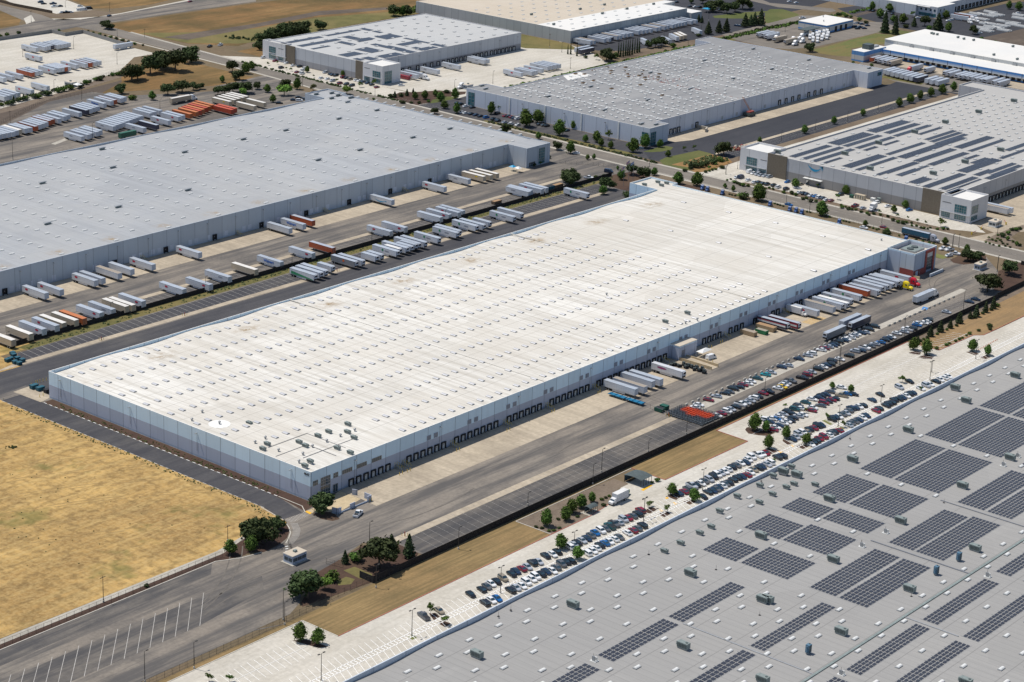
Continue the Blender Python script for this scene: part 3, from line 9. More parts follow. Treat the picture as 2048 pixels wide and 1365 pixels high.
TRAILERS=[('nwdock',76.7,252.9,0,16.1,'w'),('nwdock',84.6,252.0,0,16.1,'w'),('nwdock',104.9,252.2,0,16.1,'w'),('nwdock',109.5,252.5,0,16.1,'w'),('nwdock',120.1,253.3,0,16.1,'t'),('nwdock',128.3,254.0,0,16.1,'w2'),('nwdock',140.6,253.0,0,16.1,'w'),('nwdock',169.8,252.5,0,16.1,'w'),('nwdock',231.7,252.8,0,16.1,'w2'),('nwdock',242.1,253.4,0,16.1,'W'),('nwdock',250.2,254.9,0,16.1,'o'),('nwdock',309.9,254.4,0,16.1,'S'),('nwdock',350.9,253.2,0,16.1,'w'),('nwdock',373.3,255.0,0,16.1,'w'),('nwdock',384.5,253.5,0,16.1,'c3'),('nwdock',389.6,252.7,0,16.1,'c3'),('nwdock',394.8,252.5,0,16.1,'c3'),('nwstall',26.2,211.7,0,16.1,'c'),('nwstall',36.4,212.8,0,16.1,'c'),('nwstall',44.4,214.1,0,16.1,'w'),('nwstall',51.4,214.0,0,16.1,'w'),('nwstall',55.8,214.6,0,16.1,'c'),('nwstall',62.0,213.9,0,16.1,'c'),('nwstall',65.9,213.2,0,16.1,'O'),('nwstall',76.4,214.4,0,16.1,'w'),('nwstall',83.3,214.5,0,16.1,'w'),('nwstall',90.4,213.5,0,16.1,'c'),('nwstall',93.7,212.9,0,16.1,'c'),('nwstall',100.6,214.1,0,16.1,'w'),('nwstall',125.6,214.7,0,16.1,'w'),('nwstall',139.1,211.6,0,16.1,'w'),('nwstall',153.6,214.2,0,16.1,'w'),('nwstall',170.6,214.0,0,16.1,'c'),('nwstall',188.0,214.6,0,16.1,'W'),('nwstall',209.4,214.4,0,16.1,'w'),('nwstall',223.2,214.0,0,16.1,'o'),('nwstall',265.6,214.6,0,16.1,'w'),('nwstall',276.2,214.2,0,16.1,'w'),('nwstall',304.0,214.6,0,16.1,'w'),('nwstall',311.5,215.0,0,16.1,'w'),('nwstall',318.1,214.3,0,16.1,'w'),('nwstall',322.0,214.8,0,16.1,'w'),('nwstall',378.2,215.6,0,16.1,'w'),('nwstall',381.0,216.6,0,16.1,'w'),('nwstall',387.7,214.2,0,16.1,'w'),('nwstall',391.6,214.2,0,16.1,'w'),('mnorth',185.3,189.2,0,16.1,'fG'),('mnorth',189.8,190.0,0,16.1,'f'),('mnorth',193.7,190.5,0,16.1,'f'),('mnorth',200.9,189.6,0,9.5,'f'),('mnorth',214.8,190.6,0,16.1,'fg'),('mnorth',218.6,189.7,0,16.1,'f'),('mnorth',228.7,186.8,0,9.5,'f'),('mnorth',232.4,186.8,0,9.5,'f'),('mnorth',242.4,188.8,0,16.1,'f'),('mnorth',250.3,189.8,0,16.1,'f'),('mnorth',246.3,187.7,0,10.0,'fc'),('mnorth',253.7,186.8,0,10.0,'f'),('mnorth',257.7,187.6,0,10.0,'f'),('mnorth',260.0,190.5,0,16.1,'f'),('mnorth',264.3,190.1,0,16.1,'f'),('mnorth',274.7,190.1,0,16.1,'f'),('mnorth',288.8,190.1,0,16.1,'f'),('mnorth',292.3,191.7,0,16.1,'f'),('mnorth',305.6,191.5,0,16.1,'f'),('mnorth',310.0,190.4,0,16.1,'f'),('mnorth',316.1,189.0,0,11.0,'f'),('mnorth',333.4,189.4,0,16.1,'f'),('mnorth',341.2,190.6,0,16.1,'f'),('mnorth',399.6,191.7,0,16.1,'f'),('mdock',394.6,-12.1,0,16.1,'w'),('mdock',386.8,-12.5,0,16.1,'f'),('mdock',384.1,-11.6,0,16.1,'f'),('mdock',379.1,-11.6,0,16.1,'f'),('mdock',374.3,-11.3,0,16.1,'f'),('mdock',370.2,-10.8,0,16.1,'f'),('mdock',363.8,-12.5,0,16.1,'f'),('mdock',359.6,-9.8,0,16.1,'o'),('mdock',350.4,-10.7,0,16.1,'f'),('mdock',342.0,-10.8,0,16.1,'f'),('mdock',335.8,-12.4,0,16.1,'fc'),('mdock',332.3,-11.6,0,16.1,'f'),('mdock',325.8,-11.2,0,16.1,'t'),('mdock',315.3,-10.3,0,13.5,'w'),('mdock',288.9,-9.3,0,16.1,'ft'),('mdock',293.5,-12.4,0,16.1,'fd'),('mdock',170.3,-11.5,0,16.1,'w'),('mdock',175.1,-12.6,0,16.1,'t'),('mdock',182.8,-11.0,0,16.1,'w'),('mdock',187.2,-12.0,0,16.1,'w'),('mdock',202.0,-12.9,0,16.1,'fs'),('myard',376.3,-37.9,90,16.1,'w'),('myard',298.1,-36.4,90,16.1,'fg'),('myard',318.1,-32.5,90,16.1,'w'),('myard',318.9,-37.0,90,16.1,'ft'),('nlot',416.7,689.2,0,16.1,'w'),('nlot',423.5,688.2,0,16.1,'w'),('nlot',427.2,689.1,0,16.1,'w'),('nlot',430.4,689.4,0,16.1,'d'),('nlot',434.4,687.8,0,16.1,'w'),('nlot',437.8,687.9,0,16.1,'w'),('nlot',441.1,688.2,0,16.1,'w'),('nlot',444.3,688.4,0,16.1,'w'),('nlot',400.0,664.0,0,16.1,'w'),('nlot',402.4,628.7,0,16.1,'w'),('nlot',409.2,627.4,0,16.1,'w'),('nlot',413.1,627.4,0,16.1,'o'),('nlot',417.1,627.3,0,16.1,'w'),('nlot',421.2,627.7,0,16.1,'w'),('nlot',381.5,626.1,0,16.1,'w'),('nlot',386.3,627.3,0,16.1,'w'),('nlot',389.0,627.2,0,16.1,'w'),('nlot',391.7,627.1,0,16.1,'o'),('nlot',394.4,626.9,0,16.1,'w'),('nlot',364.6,627.7,0,16.1,'o'),('nlot',368.3,628.2,0,16.1,'w'),('nlot',372.3,628.5,0,16.1,'w'),('nlot',354.7,626.7,0,16.1,'w'),('nlot',347.4,626.2,0,16.1,'w'),('nlot',340.5,626.0,0,16.1,'w'),('nlot',331.9,586.6,0,16.1,'w'),('nlot',346.2,589.0,0,16.1,'w'),('nlot',320.4,585.7,0,16.1,'w'),('nlot',316.1,584.6,0,16.1,'w'),('nlot',311.9,583.5,0,16.1,'w'),('nlot',308.1,582.9,0,16.1,'w'),('fencerow',244.6,505.7,0,16.1,'w'),('fencerow',247.8,505.8,0,16.1,'w'),('fencerow',250.8,505.6,0,16.1,'w'),('fencerow',254.1,505.7,0,16.1,'w'),('fencerow',257.6,506.8,0,16.1,'w'),('fencerow',260.5,507.6,0,16.1,'c'),('fencerow',265.0,507.5,0,16.1,'w'),('fencerow',268.1,507.4,0,16.1,'w'),('fencerow',272.9,508.3,0,16.1,'o'),('fencerow',277.0,509.9,0,16.1,'w'),('fencerow',280.3,510.9,0,16.1,'w'),('fencerow',283.7,512.2,0,16.1,'w'),('fencerow',288.0,514.5,0,16.1,'o'),('fencerow',291.3,515.6,0,16.1,'o'),('fencerow',295.4,514.6,0,16.1,'w'),('fencerow',301.6,517.2,0,16.1,'w'),('fencerow',305.6,518.6,0,16.1,'w'),('fencerow',314.9,519.1,0,16.1,'w'),('fencerow',322.3,521.3,0,16.1,'d'),('fencerow',326.1,522.5,0,16.1,'w'),('fencerow',329.9,523.8,0,16.1,'w'),('fencerow',333.4,524.4,0,16.1,'w'),('fencerow',342.1,528.5,0,16.1,'W'),('fencerow',349.5,530.5,0,16.1,'w'),('fencerow',353.2,531.6,0,16.1,'o'),('fencerow',359.3,532.5,0,16.1,'w'),('fencerow',362.6,533.5,0,16.1,'w'),('midrow',277.3,471.1,0,16.1,'w'),('midrow',283.0,472.4,0,16.1,'w'),('midrow',286.5,473.5,0,16.1,'w'),('midrow',291.2,474.4,0,16.1,'w'),('midrow',294.6,475.6,0,16.1,'w'),('midrow',307.4,478.4,0,16.1,'w'),('midrow',311.2,479.9,0,16.1,'w'),('midrow',314.9,481.0,0,16.1,'w'),('midrow',318.5,482.1,0,16.1,'w'),('midrow',322.2,483.3,0,16.1,'w'),('midrow',325.9,484.5,0,16.1,'w'),('midrow',329.6,485.7,0,16.1,'w'),('midrow',333.1,486.7,0,16.1,'w'),('midrow',336.8,487.8,0,16.1,'w'),('midrow',318.1,463.6,0,16.1,'w'),('midrow',328.8,464.3,0,16.1,'d'),('midrow',341.8,468.2,0,16.1,'w'),('midrow',353.0,471.7,0,16.1,'w'),('midrow',357.1,472.7,0,16.1,'w'),('midrow',346.2,490.0,0,16.1,'w'),('midrow',350.2,491.1,0,16.1,'w'),('midrow',355.6,491.8,0,16.1,'w'),('orange',363.3,472.7,0,16.1,'O'),('orange',369.5,474.1,0,16.1,'O'),('orange',373.6,475.6,0,16.1,'R'),('orange',377.3,476.9,0,16.1,'O'),('orange',381.6,478.7,0,16.1,'R'),('orange',385.4,480.1,0,16.1,'O'),('orange',389.9,481.8,0,16.1,'O'),('orange',390.2,464.5,0,16.1,'R'),('orange',394.1,465.8,0,16.1,'R'),('orange',405.0,482.0,0,16.1,'c'),('orange',410.4,483.5,0,16.1,'c'),('orange',414.9,484.4,0,16.1,'c'),('orange',419.2,485.0,0,16.1,'c'),('orange',423.0,485.6,0,16.1,'c'),('orange',408.1,463.0,0,16.1,'c'),('orange',419.0,465.4,0,16.1,'c'),('midrow',304.3,455.2,90,12.0,'G'),('street',390.3,504.7,90,16.1,'c'),('nlot',472.4,656.3,90,16.1,'w'),('ndock',556.0,459.3,0,16.1,'w'),('ndock',561.6,459.8,0,16.1,'w'),('ndock',578.0,459.6,0,16.1,'w'),('ndock',601.1,460.4,0,16.1,'w'),('ndock',629.1,461.2,0,16.1,'w'),('ndock',632.6,461.1,0,16.1,'w'),('ndock',552.6,460.3,0,9.0,'k'),('nyard',616.3,417.0,0,16.1,'w'),('nyard',625.4,414.8,0,16.1,'w'),('nyard',629.1,414.5,0,16.1,'w'),('nyard',637.2,415.8,0,16.1,'w'),('nyard',647.2,418.5,0,16.1,'w'),('nyard',651.4,418.3,0,16.1,'w'),('nyard',655.2,418.0,0,16.1,'w'),('nyard',658.9,417.6,0,16.1,'w'),('nndock',743.8,455.3,0,16.1,'w'),('nndock',747.8,455.1,0,16.1,'t'),('nndock',758.6,453.7,0,16.1,'w'),('nndock',763.9,453.1,0,16.1,'w'),('nndock',768.2,454.0,0,16.1,'d'),('nndock',775.4,454.4,0,16.1,'t'),('nndock',779.3,454.4,0,16.1,'w'),('nndock',785.8,455.5,0,16.1,'w'),('nndock',790.1,455.2,0,16.1,'w'),('nndock',794.4,454.9,0,16.1,'w'),('nndock',804.8,456.1,0,16.1,'w'),('nndock',809.6,455.5,0,16.1,'w'),('nndock',814.0,455.2,0,16.1,'w'),('nndock',818.8,454.6,0,16.1,'w'),('nndock',826.6,454.9,0,16.1,'t'),('nndock',830.6,454.9,0,16.1,'w'),('nndock',836.8,454.5,0,16.1,'t'),('nndock',841.3,454.9,0,16.1,'w'),('nndock',847.5,454.5,0,16.1,'w'),('nndock',852.1,454.8,0,16.1,'w'),('nndock',856.7,455.2,0,16.1,'w'),('nndock',860.9,455.1,0,16.1,'w'),('nndock',865.1,455.1,0,16.1,'w'),('nndock',871.8,453.9,0,16.1,'w'),('nndock',877.7,453.8,0,16.1,'w'),('nnyard',721.2,438.2,90,16.1,'w'),('nnyard',718.8,432.5,90,16.1,'d'),('colddock',864.4,275.9,90,13.0,'o'),('colddock',866.9,272.3,90,16.1,'f'),('colddock',865.5,267.7,90,16.1,'f'),('colddock',865.4,263.7,90,16.1,'f'),('colddock',864.9,259.5,90,16.1,'fe'),('colddock',861.2,240.0,90,16.1,'w'),('colddock',862.0,229.6,90,13.0,'f'),('colddock',864.6,214.9,90,16.1,'f'),('colddock',863.3,210.5,90,16.1,'f'),('colddock',862.8,204.3,90,16.1,'f'),('colddock',862.3,200.4,90,16.1,'f'),('colddock',863.1,197.0,90,16.1,'f'),('colddock',863.0,193.2,90,16.1,'f'),('colddock',862.1,188.6,90,16.1,'f'),('colddock',861.9,184.5,90,16.1,'f'),('colddock',863.3,181.7,90,16.1,'f'),('colddock',863.2,175.4,90,16.1,'f'),('colddock',862.1,170.9,90,16.1,'f'),('coldyard',834.4,246.7,90,16.1,'w'),('coldyard',832.9,242.9,90,16.1,'w'),('coldyard',831.6,238.5,90,16.1,'w'),('coldyard',831.2,234.5,90,16.1,'w'),('coldyard',830.4,230.3,90,16.1,'w'),('coldyard',829.6,226.0,90,16.1,'w'),('coldyard',829.4,221.9,90,16.1,'w'),('coldyard',828.1,217.6,90,16.1,'d'),('coldyard',830.7,210.6,90,16.1,'w'),('coldyard',829.7,206.1,90,16.1,'w'),('coldyard',829.9,201.7,90,16.1,'w'),('shop',879.9,384.7,90,16.1,'f'),('shop',880.4,380.4,90,16.1,'f'),('shop',880.2,376.2,90,16.1,'f'),('shop',876.7,374.6,90,16.1,'f'),('shop',874.0,365.5,90,16.1,'fe'),('shop',872.9,355.2,90,16.1,'fe'),('edock',548.3,13.8,0,16.1,'t'),('edock',551.8,13.0,0,16.1,'w'),('fedock',1070.9,318.5,0,16.1,'w'),('fedock',1078.8,319.3,0,16.1,'o'),('fedock',1081.8,317.0,0,16.1,'w'),('road',471.2,19.6,0,16.1,'B')]
ANG=[(780.3,424.7,-28,'w'),(798.9,418.7,-28,'w'),(811.8,420.6,-30,'w'),(817.8,420.8,-32,'c'),(822.9,421.0,-32,'c'),(846.7,424.0,-28,'w')]
POLES=[(-10.9,-39.3,7.8,'s'),(6.8,-64.6,8.2,'s'),(-35.1,-65.1,8.1,'s'),(-72.6,-59.9,10.3,'s'),(-74.7,-62.7,7.9,'s'),(-92.8,-96.7,9.0,'T'),(-52.1,-96.5,8.9,'T'),(-9.3,-97.0,9.5,'T'),(-129.9,-59.7,10.2,'s'),(-114.1,-63.9,8.9,'s'),(-103.9,-9.8,9.4,'w'),(-44.0,-3.7,6.1,'w'),(52.8,-57.8,4.8,'s'),(85.2,-62.5,8.0,'s'),(96.6,-57.9,9.4,'s'),(126.1,-58.2,4.9,'s'),(151.9,-58.0,7.7,'s'),(109.5,-95.3,8.6,'T'),(74.6,-94.0,7.3,'T'),(268.5,-57.5,8.7,'s'),(279.6,-95.7,8.4,'T'),(240.0,-94.7,7.5,'T'),(203.5,-96.4,8.9,'T'),(318.7,-96.8,8.9,'T'),(324.1,-57.5,9.0,'s'),(378.6,-58.3,9.5,'s'),(288.9,-91.4,4.9,'T'),(213.5,-54.4,6.9,'s'),(267.7,-57.6,9.1,'s'),(246.8,-57.1,4.4,'s'),(37.9,-90.9,4.8,'T'),(71.5,-96.1,8.7,'T'),(471.3,-2.3,6.5,'s'),(472.5,-5.0,7.5,'w'),(448.8,-39.7,7.9,'s'),(139.2,207.3,7.0,'s'),(28.4,211.1,5.1,'s'),(84.1,209.3,6.2,'s'),(252.5,207.8,6.7,'s'),(194.7,206.4,6.7,'s'),(311.1,209.9,6.2,'s'),(224.0,459.6,11.3,'s'),(286.5,465.4,10.2,'s'),(359.6,489.1,9.5,'s'),(345.3,546.8,9.3,'w'),(276.7,530.1,7.7,'w'),(445.6,677.5,8.9,'s'),(436.0,619.7,8.2,'s'),(349.1,578.8,8.2,'s'),(362.1,621.7,7.1,'s'),(499.7,694.6,4.1,'s'),(511.9,678.7,6.4,'w'),(542.4,805.9,4.9,'s'),(557.1,771.1,7.3,'w'),(484.5,773.9,8.9,'w'),(402.8,679.4,3.9,'s'),(484.2,489.2,7.6,'s'),(559.4,420.8,5.1,'s'),(588.3,411.6,8.6,'s'),(499.1,437.3,2.9,'s'),(595.5,184.3,7.9,'s'),(636.4,185.3,8.1,'s'),(675.2,185.3,7.8,'s'),(719.8,188.8,6.3,'s'),(843.4,246.1,5.0,'s'),(846.3,210.8,7.2,'s'),(909.3,383.6,7.9,'s'),(902.0,242.8,5.6,'s'),(668.7,407.9,8.1,'w'),(716.6,465.2,10.3,'w'),(860.4,429.3,4.9,'s'),(902.7,451.5,8.0,'s'),(816.2,433.1,3.4,'s'),(800.8,399.7,5.2,'s'),(709.2,447.8,7.4,'s'),(479.8,106.1,6.8,'s'),(471.7,85.9,6.4,'s'),(520.9,166.4,7.2,'s'),(504.7,163.6,4.5,'s'),(518.3,116.0,8.8,'s'),(479.7,45.3,4.9,'s'),(467.1,-4.1,7.6,'s'),(486.1,205.0,5.7,'s'),(505.8,164.5,5.2,'s'),(447.6,-40.1,8.2,'s'),(509.6,-8.1,8.0,'s')]
M_SPARSE=[(402.3,121.9),(403.9,94.1),(350.9,121.7),(352.5,94.7),(352.9,65.4),(405.2,65.7),(402.5,35.6),(399.0,6.9),(347.9,6.7),(351.1,34.6)]
M_HVAC=[(17.1,23.2),(16.2,19.0),(26.5,22.7),(32.3,22.8),(43.0,23.1),(37.1,17.6),(34.7,11.9),(22.9,9.2),(23.1,2.7),(6.8,7.1),(2.5,5.6),(7.5,30.1),(3.0,27.8),(248.8,10.9),(231.5,10.6)]
M_HVAC2=[(416.5,158.1),(426.4,156.3),(428.3,151.7),(422.3,150.8),(18.0,50.7)]
M_VENT=[(11.3,35.1),(6.2,22.9),(40.6,17.2),(32.7,17.1),(25.2,16.9),(17.8,16.9),(10.1,14.2),(3.9,10.0),(4.4,67.7),(5.6,34.6),(12.9,71.3),(244.0,52.8),(237.3,3.8),(244.8,2.7),(418.1,10.6)]
NW_HVAC=[(178.0,374.8),(224.8,314.1),(177.1,313.3),(132.0,313.0),(248.3,410.9),(322.3,375.1),(277.4,375.0),(226.0,375.4),(434.3,375.1),(400.7,374.8),(356.0,374.7),(432.3,313.7),(399.4,313.6),(354.6,313.5),(320.7,313.2),(448.1,427.1),(437.4,416.7),(437.0,402.4),(447.7,410.3),(446.8,420.3),(438.3,431.2)]
SE_HVAC=[(280.5,-134.2),(238.3,-134.0),(192.3,-133.7),(150.4,-134.0),(248.9,-123.3),(121.9,-121.8),(122.7,-127.1),(128.7,-121.0),(116.5,-120.9),(110.7,-130.3),(115.3,-130.6),(101.8,-130.2),(120.2,-136.5),(112.0,-147.6),(195.0,-175.8),(157.3,-176.1),(-18.7,-134.2),(55.5,-130.9),(62.6,-130.7),(34.9,-130.9),(44.1,-131.0),(26.3,-147.6),(67.8,-147.7),(26.6,-175.5),(-17.3,-175.7),(-18.5,-205.2),(113.2,-175.8),(68.8,-175.8),(66.9,-205.7),(110.9,-205.9),(24.9,-205.6),(27.7,-176.6),(22.4,-249.9),(-65.2,-134.3),(105.3,-122.5),(91.3,-122.1),(92.2,-130.9),(75.8,-125.2)]
SE_BLUE=[(99.7,-205.7),(84.6,-205.5),(6.7,-205.0)]
SE_INV=[(102.0,-176.4),(86.2,-176.4),(95.1,-218.9),(2.0,-219.6),(-42.5,-161.0),(187.4,-176.9),(199.4,-176.7)]
E_HVAC=[(768.7,116.2),(720.2,116.2),(677.0,116.4),(638.4,116.4),(595.9,116.7),(557.2,116.6),(637.5,57.8),(593.9,58.0),(530.0,145.7),(537.4,88.0),(555.6,57.5)]
NE_HVAC=[(547.8,331.3),(545.0,283.7),(589.4,282.7),(592.5,331.5),(659.3,331.9),(638.0,283.8),(687.6,283.4),(722.6,331.4),(785.6,332.2),(532.6,245.8),(538.1,238.9),(735.7,283.7),(783.7,283.8),(793.2,240.2),(539.2,379.9),(533.9,372.2)]
NE_WOOD=[(616.4,362.8),(620.6,358.6),(634.9,361.7),(650.4,362.0),(643.5,353.2),(636.5,347.9),(609.4,342.0),(597.7,341.8),(598.5,318.9),(660.4,353.7),(650.2,347.6),(644.3,339.5),(637.2,333.9),(622.8,313.2),(644.3,325.4),(638.2,320.3),(651.3,333.7),(661.1,339.9),(661.1,325.6),(652.3,320.0),(645.3,314.4),(608.4,285.1),(646.2,331.5)]
COLD_HVAC=[(955.3,258.2),(953.3,252.1),(954.8,244.7),(953.6,279.9),(952.5,277.7),(952.6,274.5),(915.1,207.0),(914.1,187.6),(956.6,212.8)]
NN_HVAC=[(817.1,515.5),(848.1,515.2),(848.0,492.7),(816.1,492.8),(882.5,491.9),(750.1,488.6),(768.3,525.2)]
E_ARR=[(620.2,663.1,133.0,140.0),(624.1,662.1,125.6,130.2),(621.3,664.1,118.7,122.3),(636.8,663.9,111.3,114.1),(623.3,665.3,90.9,105.3),(574.4,615.3,131.4,139.4),(575.2,616.2,125.7,129.6),(576.3,618.4,118.3,122.0),(595.5,613.0,112.0,114.4),(616.7,651.6,87.6,93.3),(624.1,666.1,76.6,82.3),(622.0,665.3,68.6,71.9),(528.7,569.6,132.8,137.2),(529.6,571.6,125.8,129.6),(529.0,572.6,118.8,122.6),(530.5,549.1,113.0,115.5),(575.2,588.9,112.8,115.6),(576.8,619.7,98.1,101.5),(576.3,620.5,87.2,93.4),(575.4,619.8,77.3,82.2),(574.0,617.3,67.6,72.1),(532.4,573.2,97.7,103.9),(531.0,574.3,91.2,94.5),(537.3,573.7,76.3,80.6),(601.5,617.6,61.0,63.8),(596.5,615.1,52.2,56.7),(620.2,664.0,47.6,50.5),(573.8,617.1,46.2,53.0),(539.0,571.8,68.9,71.1),(641.1,669.3,54.0,57.9),(580.1,617.7,30.8,40.6),(530.3,551.3,77.6,80.6),(538.2,560.0,68.0,72.2),(529.3,546.3,52.8,59.1),(526.9,570.0,44.4,49.0),(527.8,570.5,30.0,41.0),(525.4,552.6,27.4,33.2),(572.8,591.2,37.6,41.9),(570.2,603.0,28.1,33.7)]
N_ARR=[(531.6,569.7,553.9,558.7),(534.2,573.1,539.5,544.9),(575.4,609.4,554.9,558.4),(612.2,617.2,549.8,559.3),(612.4,616.5,539.7,547.0),(580.4,587.9,534.7,546.7),(579.9,594.9,527.4,533.4),(599.3,616.2,520.3,532.4),(538.0,540.8,534.2,546.6),(564.0,569.7,521.5,535.9),(577.1,591.2,526.0,528.1),(533.9,550.9,528.4,531.2),(556.0,568.2,494.3,510.4),(533.6,549.9,495.8,504.8),(537.8,545.3,475.7,487.1),(576.8,582.3,503.6,515.1),(576.6,584.5,488.3,504.2),(550.3,570.1,472.2,485.0),(576.1,583.1,474.4,490.2),(591.3,611.9,497.3,504.1),(611.4,614.4,492.0,515.4),(589.3,606.4,477.7,483.7),(610.0,614.9,473.2,488.4),(590.7,595.5,472.6,488.9),(531.7,536.0,481.7,488.9)]
TRACT=[(394.6,-22.5,0,'truck_red','bright red tractor unit at the end of the docked trailers by the corner tower',None),(386.8,-22.9,0,'truck_yellow','yellow tractor unit parked next to the red one',None),(471.2,9.2,0,'truck_grey','silver-grey tractor unit pulling the teal blue trailer on the street',None),(386.7,-37.9,90,'truck_white','white tractor unit pulling a trailer across the yard',None),(400.7,504.7,90,'truck_white','white tractor unit coupled to the trailer on the storage yard drive',None),(850.8,240.0,-90,'truck_red','red tractor unit in front of the blue-fronted cold store',None),(561.6,449.4,0,'truck_white','white tractor unit beside the low red container',None),(560.4,415.7,-90,'truck_white','white tractor unit alone near the hedge of the concrete yard',None),(870.0,349.4,-90,'truck_white','first nearest white tractor unit in the cluster beside the workshop','white tractor units parked beside the workshop'),(874.2,355.2,-90,'truck_white','second nearest white tractor unit in the cluster beside the workshop','white tractor units parked beside the workshop'),(883.2,351.0,-90,'truck_white','third nearest white tractor unit in the cluster beside the workshop','white tractor units parked beside the workshop'),(882.2,354.9,-90,'truck_white','fourth nearest white tractor unit in the cluster beside the workshop','white tractor units parked beside the workshop'),(881.6,358.5,-90,'truck_white','fifth nearest white tractor unit in the cluster beside the workshop','white tractor units parked beside the workshop'),(875.2,369.9,-90,'truck_white','sixth nearest white tractor unit in the cluster beside the workshop','white tractor units parked beside the workshop'),(894.7,344.8,-60,'truck_white','seventh nearest white tractor unit in the cluster beside the workshop','white tractor units parked beside the workshop'),(894.1,348.4,-60,'truck_white','eighth nearest white tractor unit in the cluster beside the workshop','white tractor units parked beside the workshop'),(904.0,346.7,-60,'truck_white','ninth nearest white tractor unit in the cluster beside the workshop','white tractor units parked beside the workshop'),(900.9,355.5,-60,'truck_white','tenth nearest white tractor unit in the cluster beside the workshop','white tractor units parked beside the workshop'),(897.8,361.1,-90,'truck_white','eleventh nearest white tractor unit in the cluster beside the workshop','white tractor units parked beside the workshop'),(905.6,351.6,-60,'truck_white','twelfth nearest white tractor unit in the cluster beside the workshop','white tractor units parked beside the workshop'),(911.5,346.9,-60,'truck_white','thirteenth nearest white tractor unit in the cluster beside the workshop','white tractor units parked beside the workshop'),(906.9,356.9,-60,'truck_white','fourteenth nearest white tractor unit in the cluster beside the workshop','white tractor units parked beside the workshop'),(911.4,350.1,-60,'truck_white','fifteenth nearest white tractor unit in the cluster beside the workshop','white tractor units parked beside the workshop'),(914.1,357.5,-60,'truck_white','sixteenth nearest white tractor unit in the cluster beside the workshop','white tractor units parked beside the workshop'),(911.0,366.4,-60,'truck_white','seventeenth nearest white tractor unit in the cluster beside the workshop','white tractor units parked beside the workshop'),(921.2,351.7,-60,'truck_white','eighteenth nearest white tractor unit in the cluster beside the workshop','white tractor units parked beside the workshop'),(919.0,358.3,-60,'truck_white','nineteenth nearest white tractor unit in the cluster beside the workshop','white tractor units parked beside the workshop'),(914.8,366.5,-60,'truck_white','twentieth nearest white tractor unit in the cluster beside the workshop','white tractor units parked beside the workshop'),(921.0,364.7,-60,'truck_white','twenty-first nearest white tractor unit in the cluster beside the workshop','white tractor units parked beside the workshop'),(925.2,358.1,-60,'truck_white','twenty-second nearest white tractor unit in the cluster beside the workshop','white tractor units parked beside the workshop'),(929.6,357.8,-60,'truck_white','twenty-third nearest white tractor unit in the cluster beside the workshop','white tractor units parked beside the workshop'),(1065.1,306.1,-30,'truck_white','white tractor unit before the far dark dock doors,number one','white tractor units by the far docks'),(1075.0,305.1,-30,'truck_white','white tractor unit before the far dark dock doors,number two','white tractor units by the far docks'),(1077.2,310.3,-30,'truck_white','white tractor unit before the far dark dock doors,number three','white tractor units by the far docks'),(461.5,20.0,-75,'truck_blue','first blue tractor unit along the street fence behind the white roof','blue tractor units behind the white roof'),(463.4,62.0,-75,'truck_blue','second blue tractor unit along the street fence behind the white roof','blue tractor units behind the white roof'),(464.7,86.5,-75,'truck_blue','third blue tractor unit along the street fence behind the white roof','blue tractor units behind the white roof'),(465.6,90.7,-75,'truck_blue','fourth blue tractor unit along the street fence behind the white roof','blue tractor units behind the white roof'),(465.2,94.5,-75,'truck_blue','fifth blue tractor unit along the street fence behind the white roof','blue tractor units behind the white roof'),(466.1,107.9,-75,'truck_blue','sixth blue tractor unit along the street fence behind the white roof','blue tractor units behind the white roof'),(466.0,139.6,-75,'truck_blue','seventh blue tractor unit along the street fence behind the white roof','blue tractor units behind the white roof'),(466.0,139.6,-75,'truck_blue','eighth blue tractor unit along the street fence behind the white roof','blue tractor units behind the white roof'),(465.8,149.7,-75,'truck_blue','ninth blue tractor unit along the street fence behind the white roof','blue tractor units behind the white roof'),(466.4,153.6,-75,'truck_blue','tenth blue tractor unit along the street fence behind the white roof','blue tractor units behind the white roof')]
BT3=(501.2,63.8)
BASIN=[(506.0,191.3),(520.3,192.3),(531.0,190.7),(531.5,184.3)]
CRK=[(550.7,600.4),(577.5,613.8),(593.7,618.7),(612.0,616.2)]
CRK2=[(723.3,630.4),(736.7,626.6),(766.4,630.7)]
SK1=(357.2,213.6)
PALB=[(16.3,193.1),(20.1,195.9),(18.8,191.7),(15.5,186.3),(15.2,188.7),(21.2,198.1),(14.4,192.7),(18.8,188.4)]
MACH=[(212.4,-7.1,0),(214.2,-7.8,0.2),(214.3,-10.1,0),(217.2,-10.7,0.5),(215.1,-13.1,0.1),(217.4,-13.1,0.3),(217.1,-15.0,0.4),(215.4,-17.2,0.1),(217.8,-16.8,0.4),(216.0,-19.4,0.2),(217.6,-19.9,0.7),(215.6,-22.3,0.6)]
BOLL=[(40.5,-6.1),(42.2,-6.1),(44.7,-6.2),(46.4,-6.1),(73.2,-5.8),(74.9,-5.7),(103.0,-6.1),(104.9,-6.0),(131.8,-5.7),(133.6,-5.5),(162.4,-5.7),(164.4,-5.2),(14.8,-14.9),(15.8,-15.1),(3.3,162.9),(6.3,163.9),(7.3,164.0),(8.5,163.9),(10.0,163.8),(11.5,163.6),(-2.4,150.3),(-0.5,150.5),(229.1,-14.6),(230.0,-16.7),(244.5,-4.6),(245.4,-5.5),(253.3,-4.9),(255.0,-4.8)]
FLAGS=[(438.7,188.5),(452.0,194.8),(452.8,192.3)]
RUB=(562.5,194.5)
CONE=(330.8,-91.8,349.8,-91.1)
BARR=[(499.1,1.6),(511.9,2.8),(531.3,-2.0)]
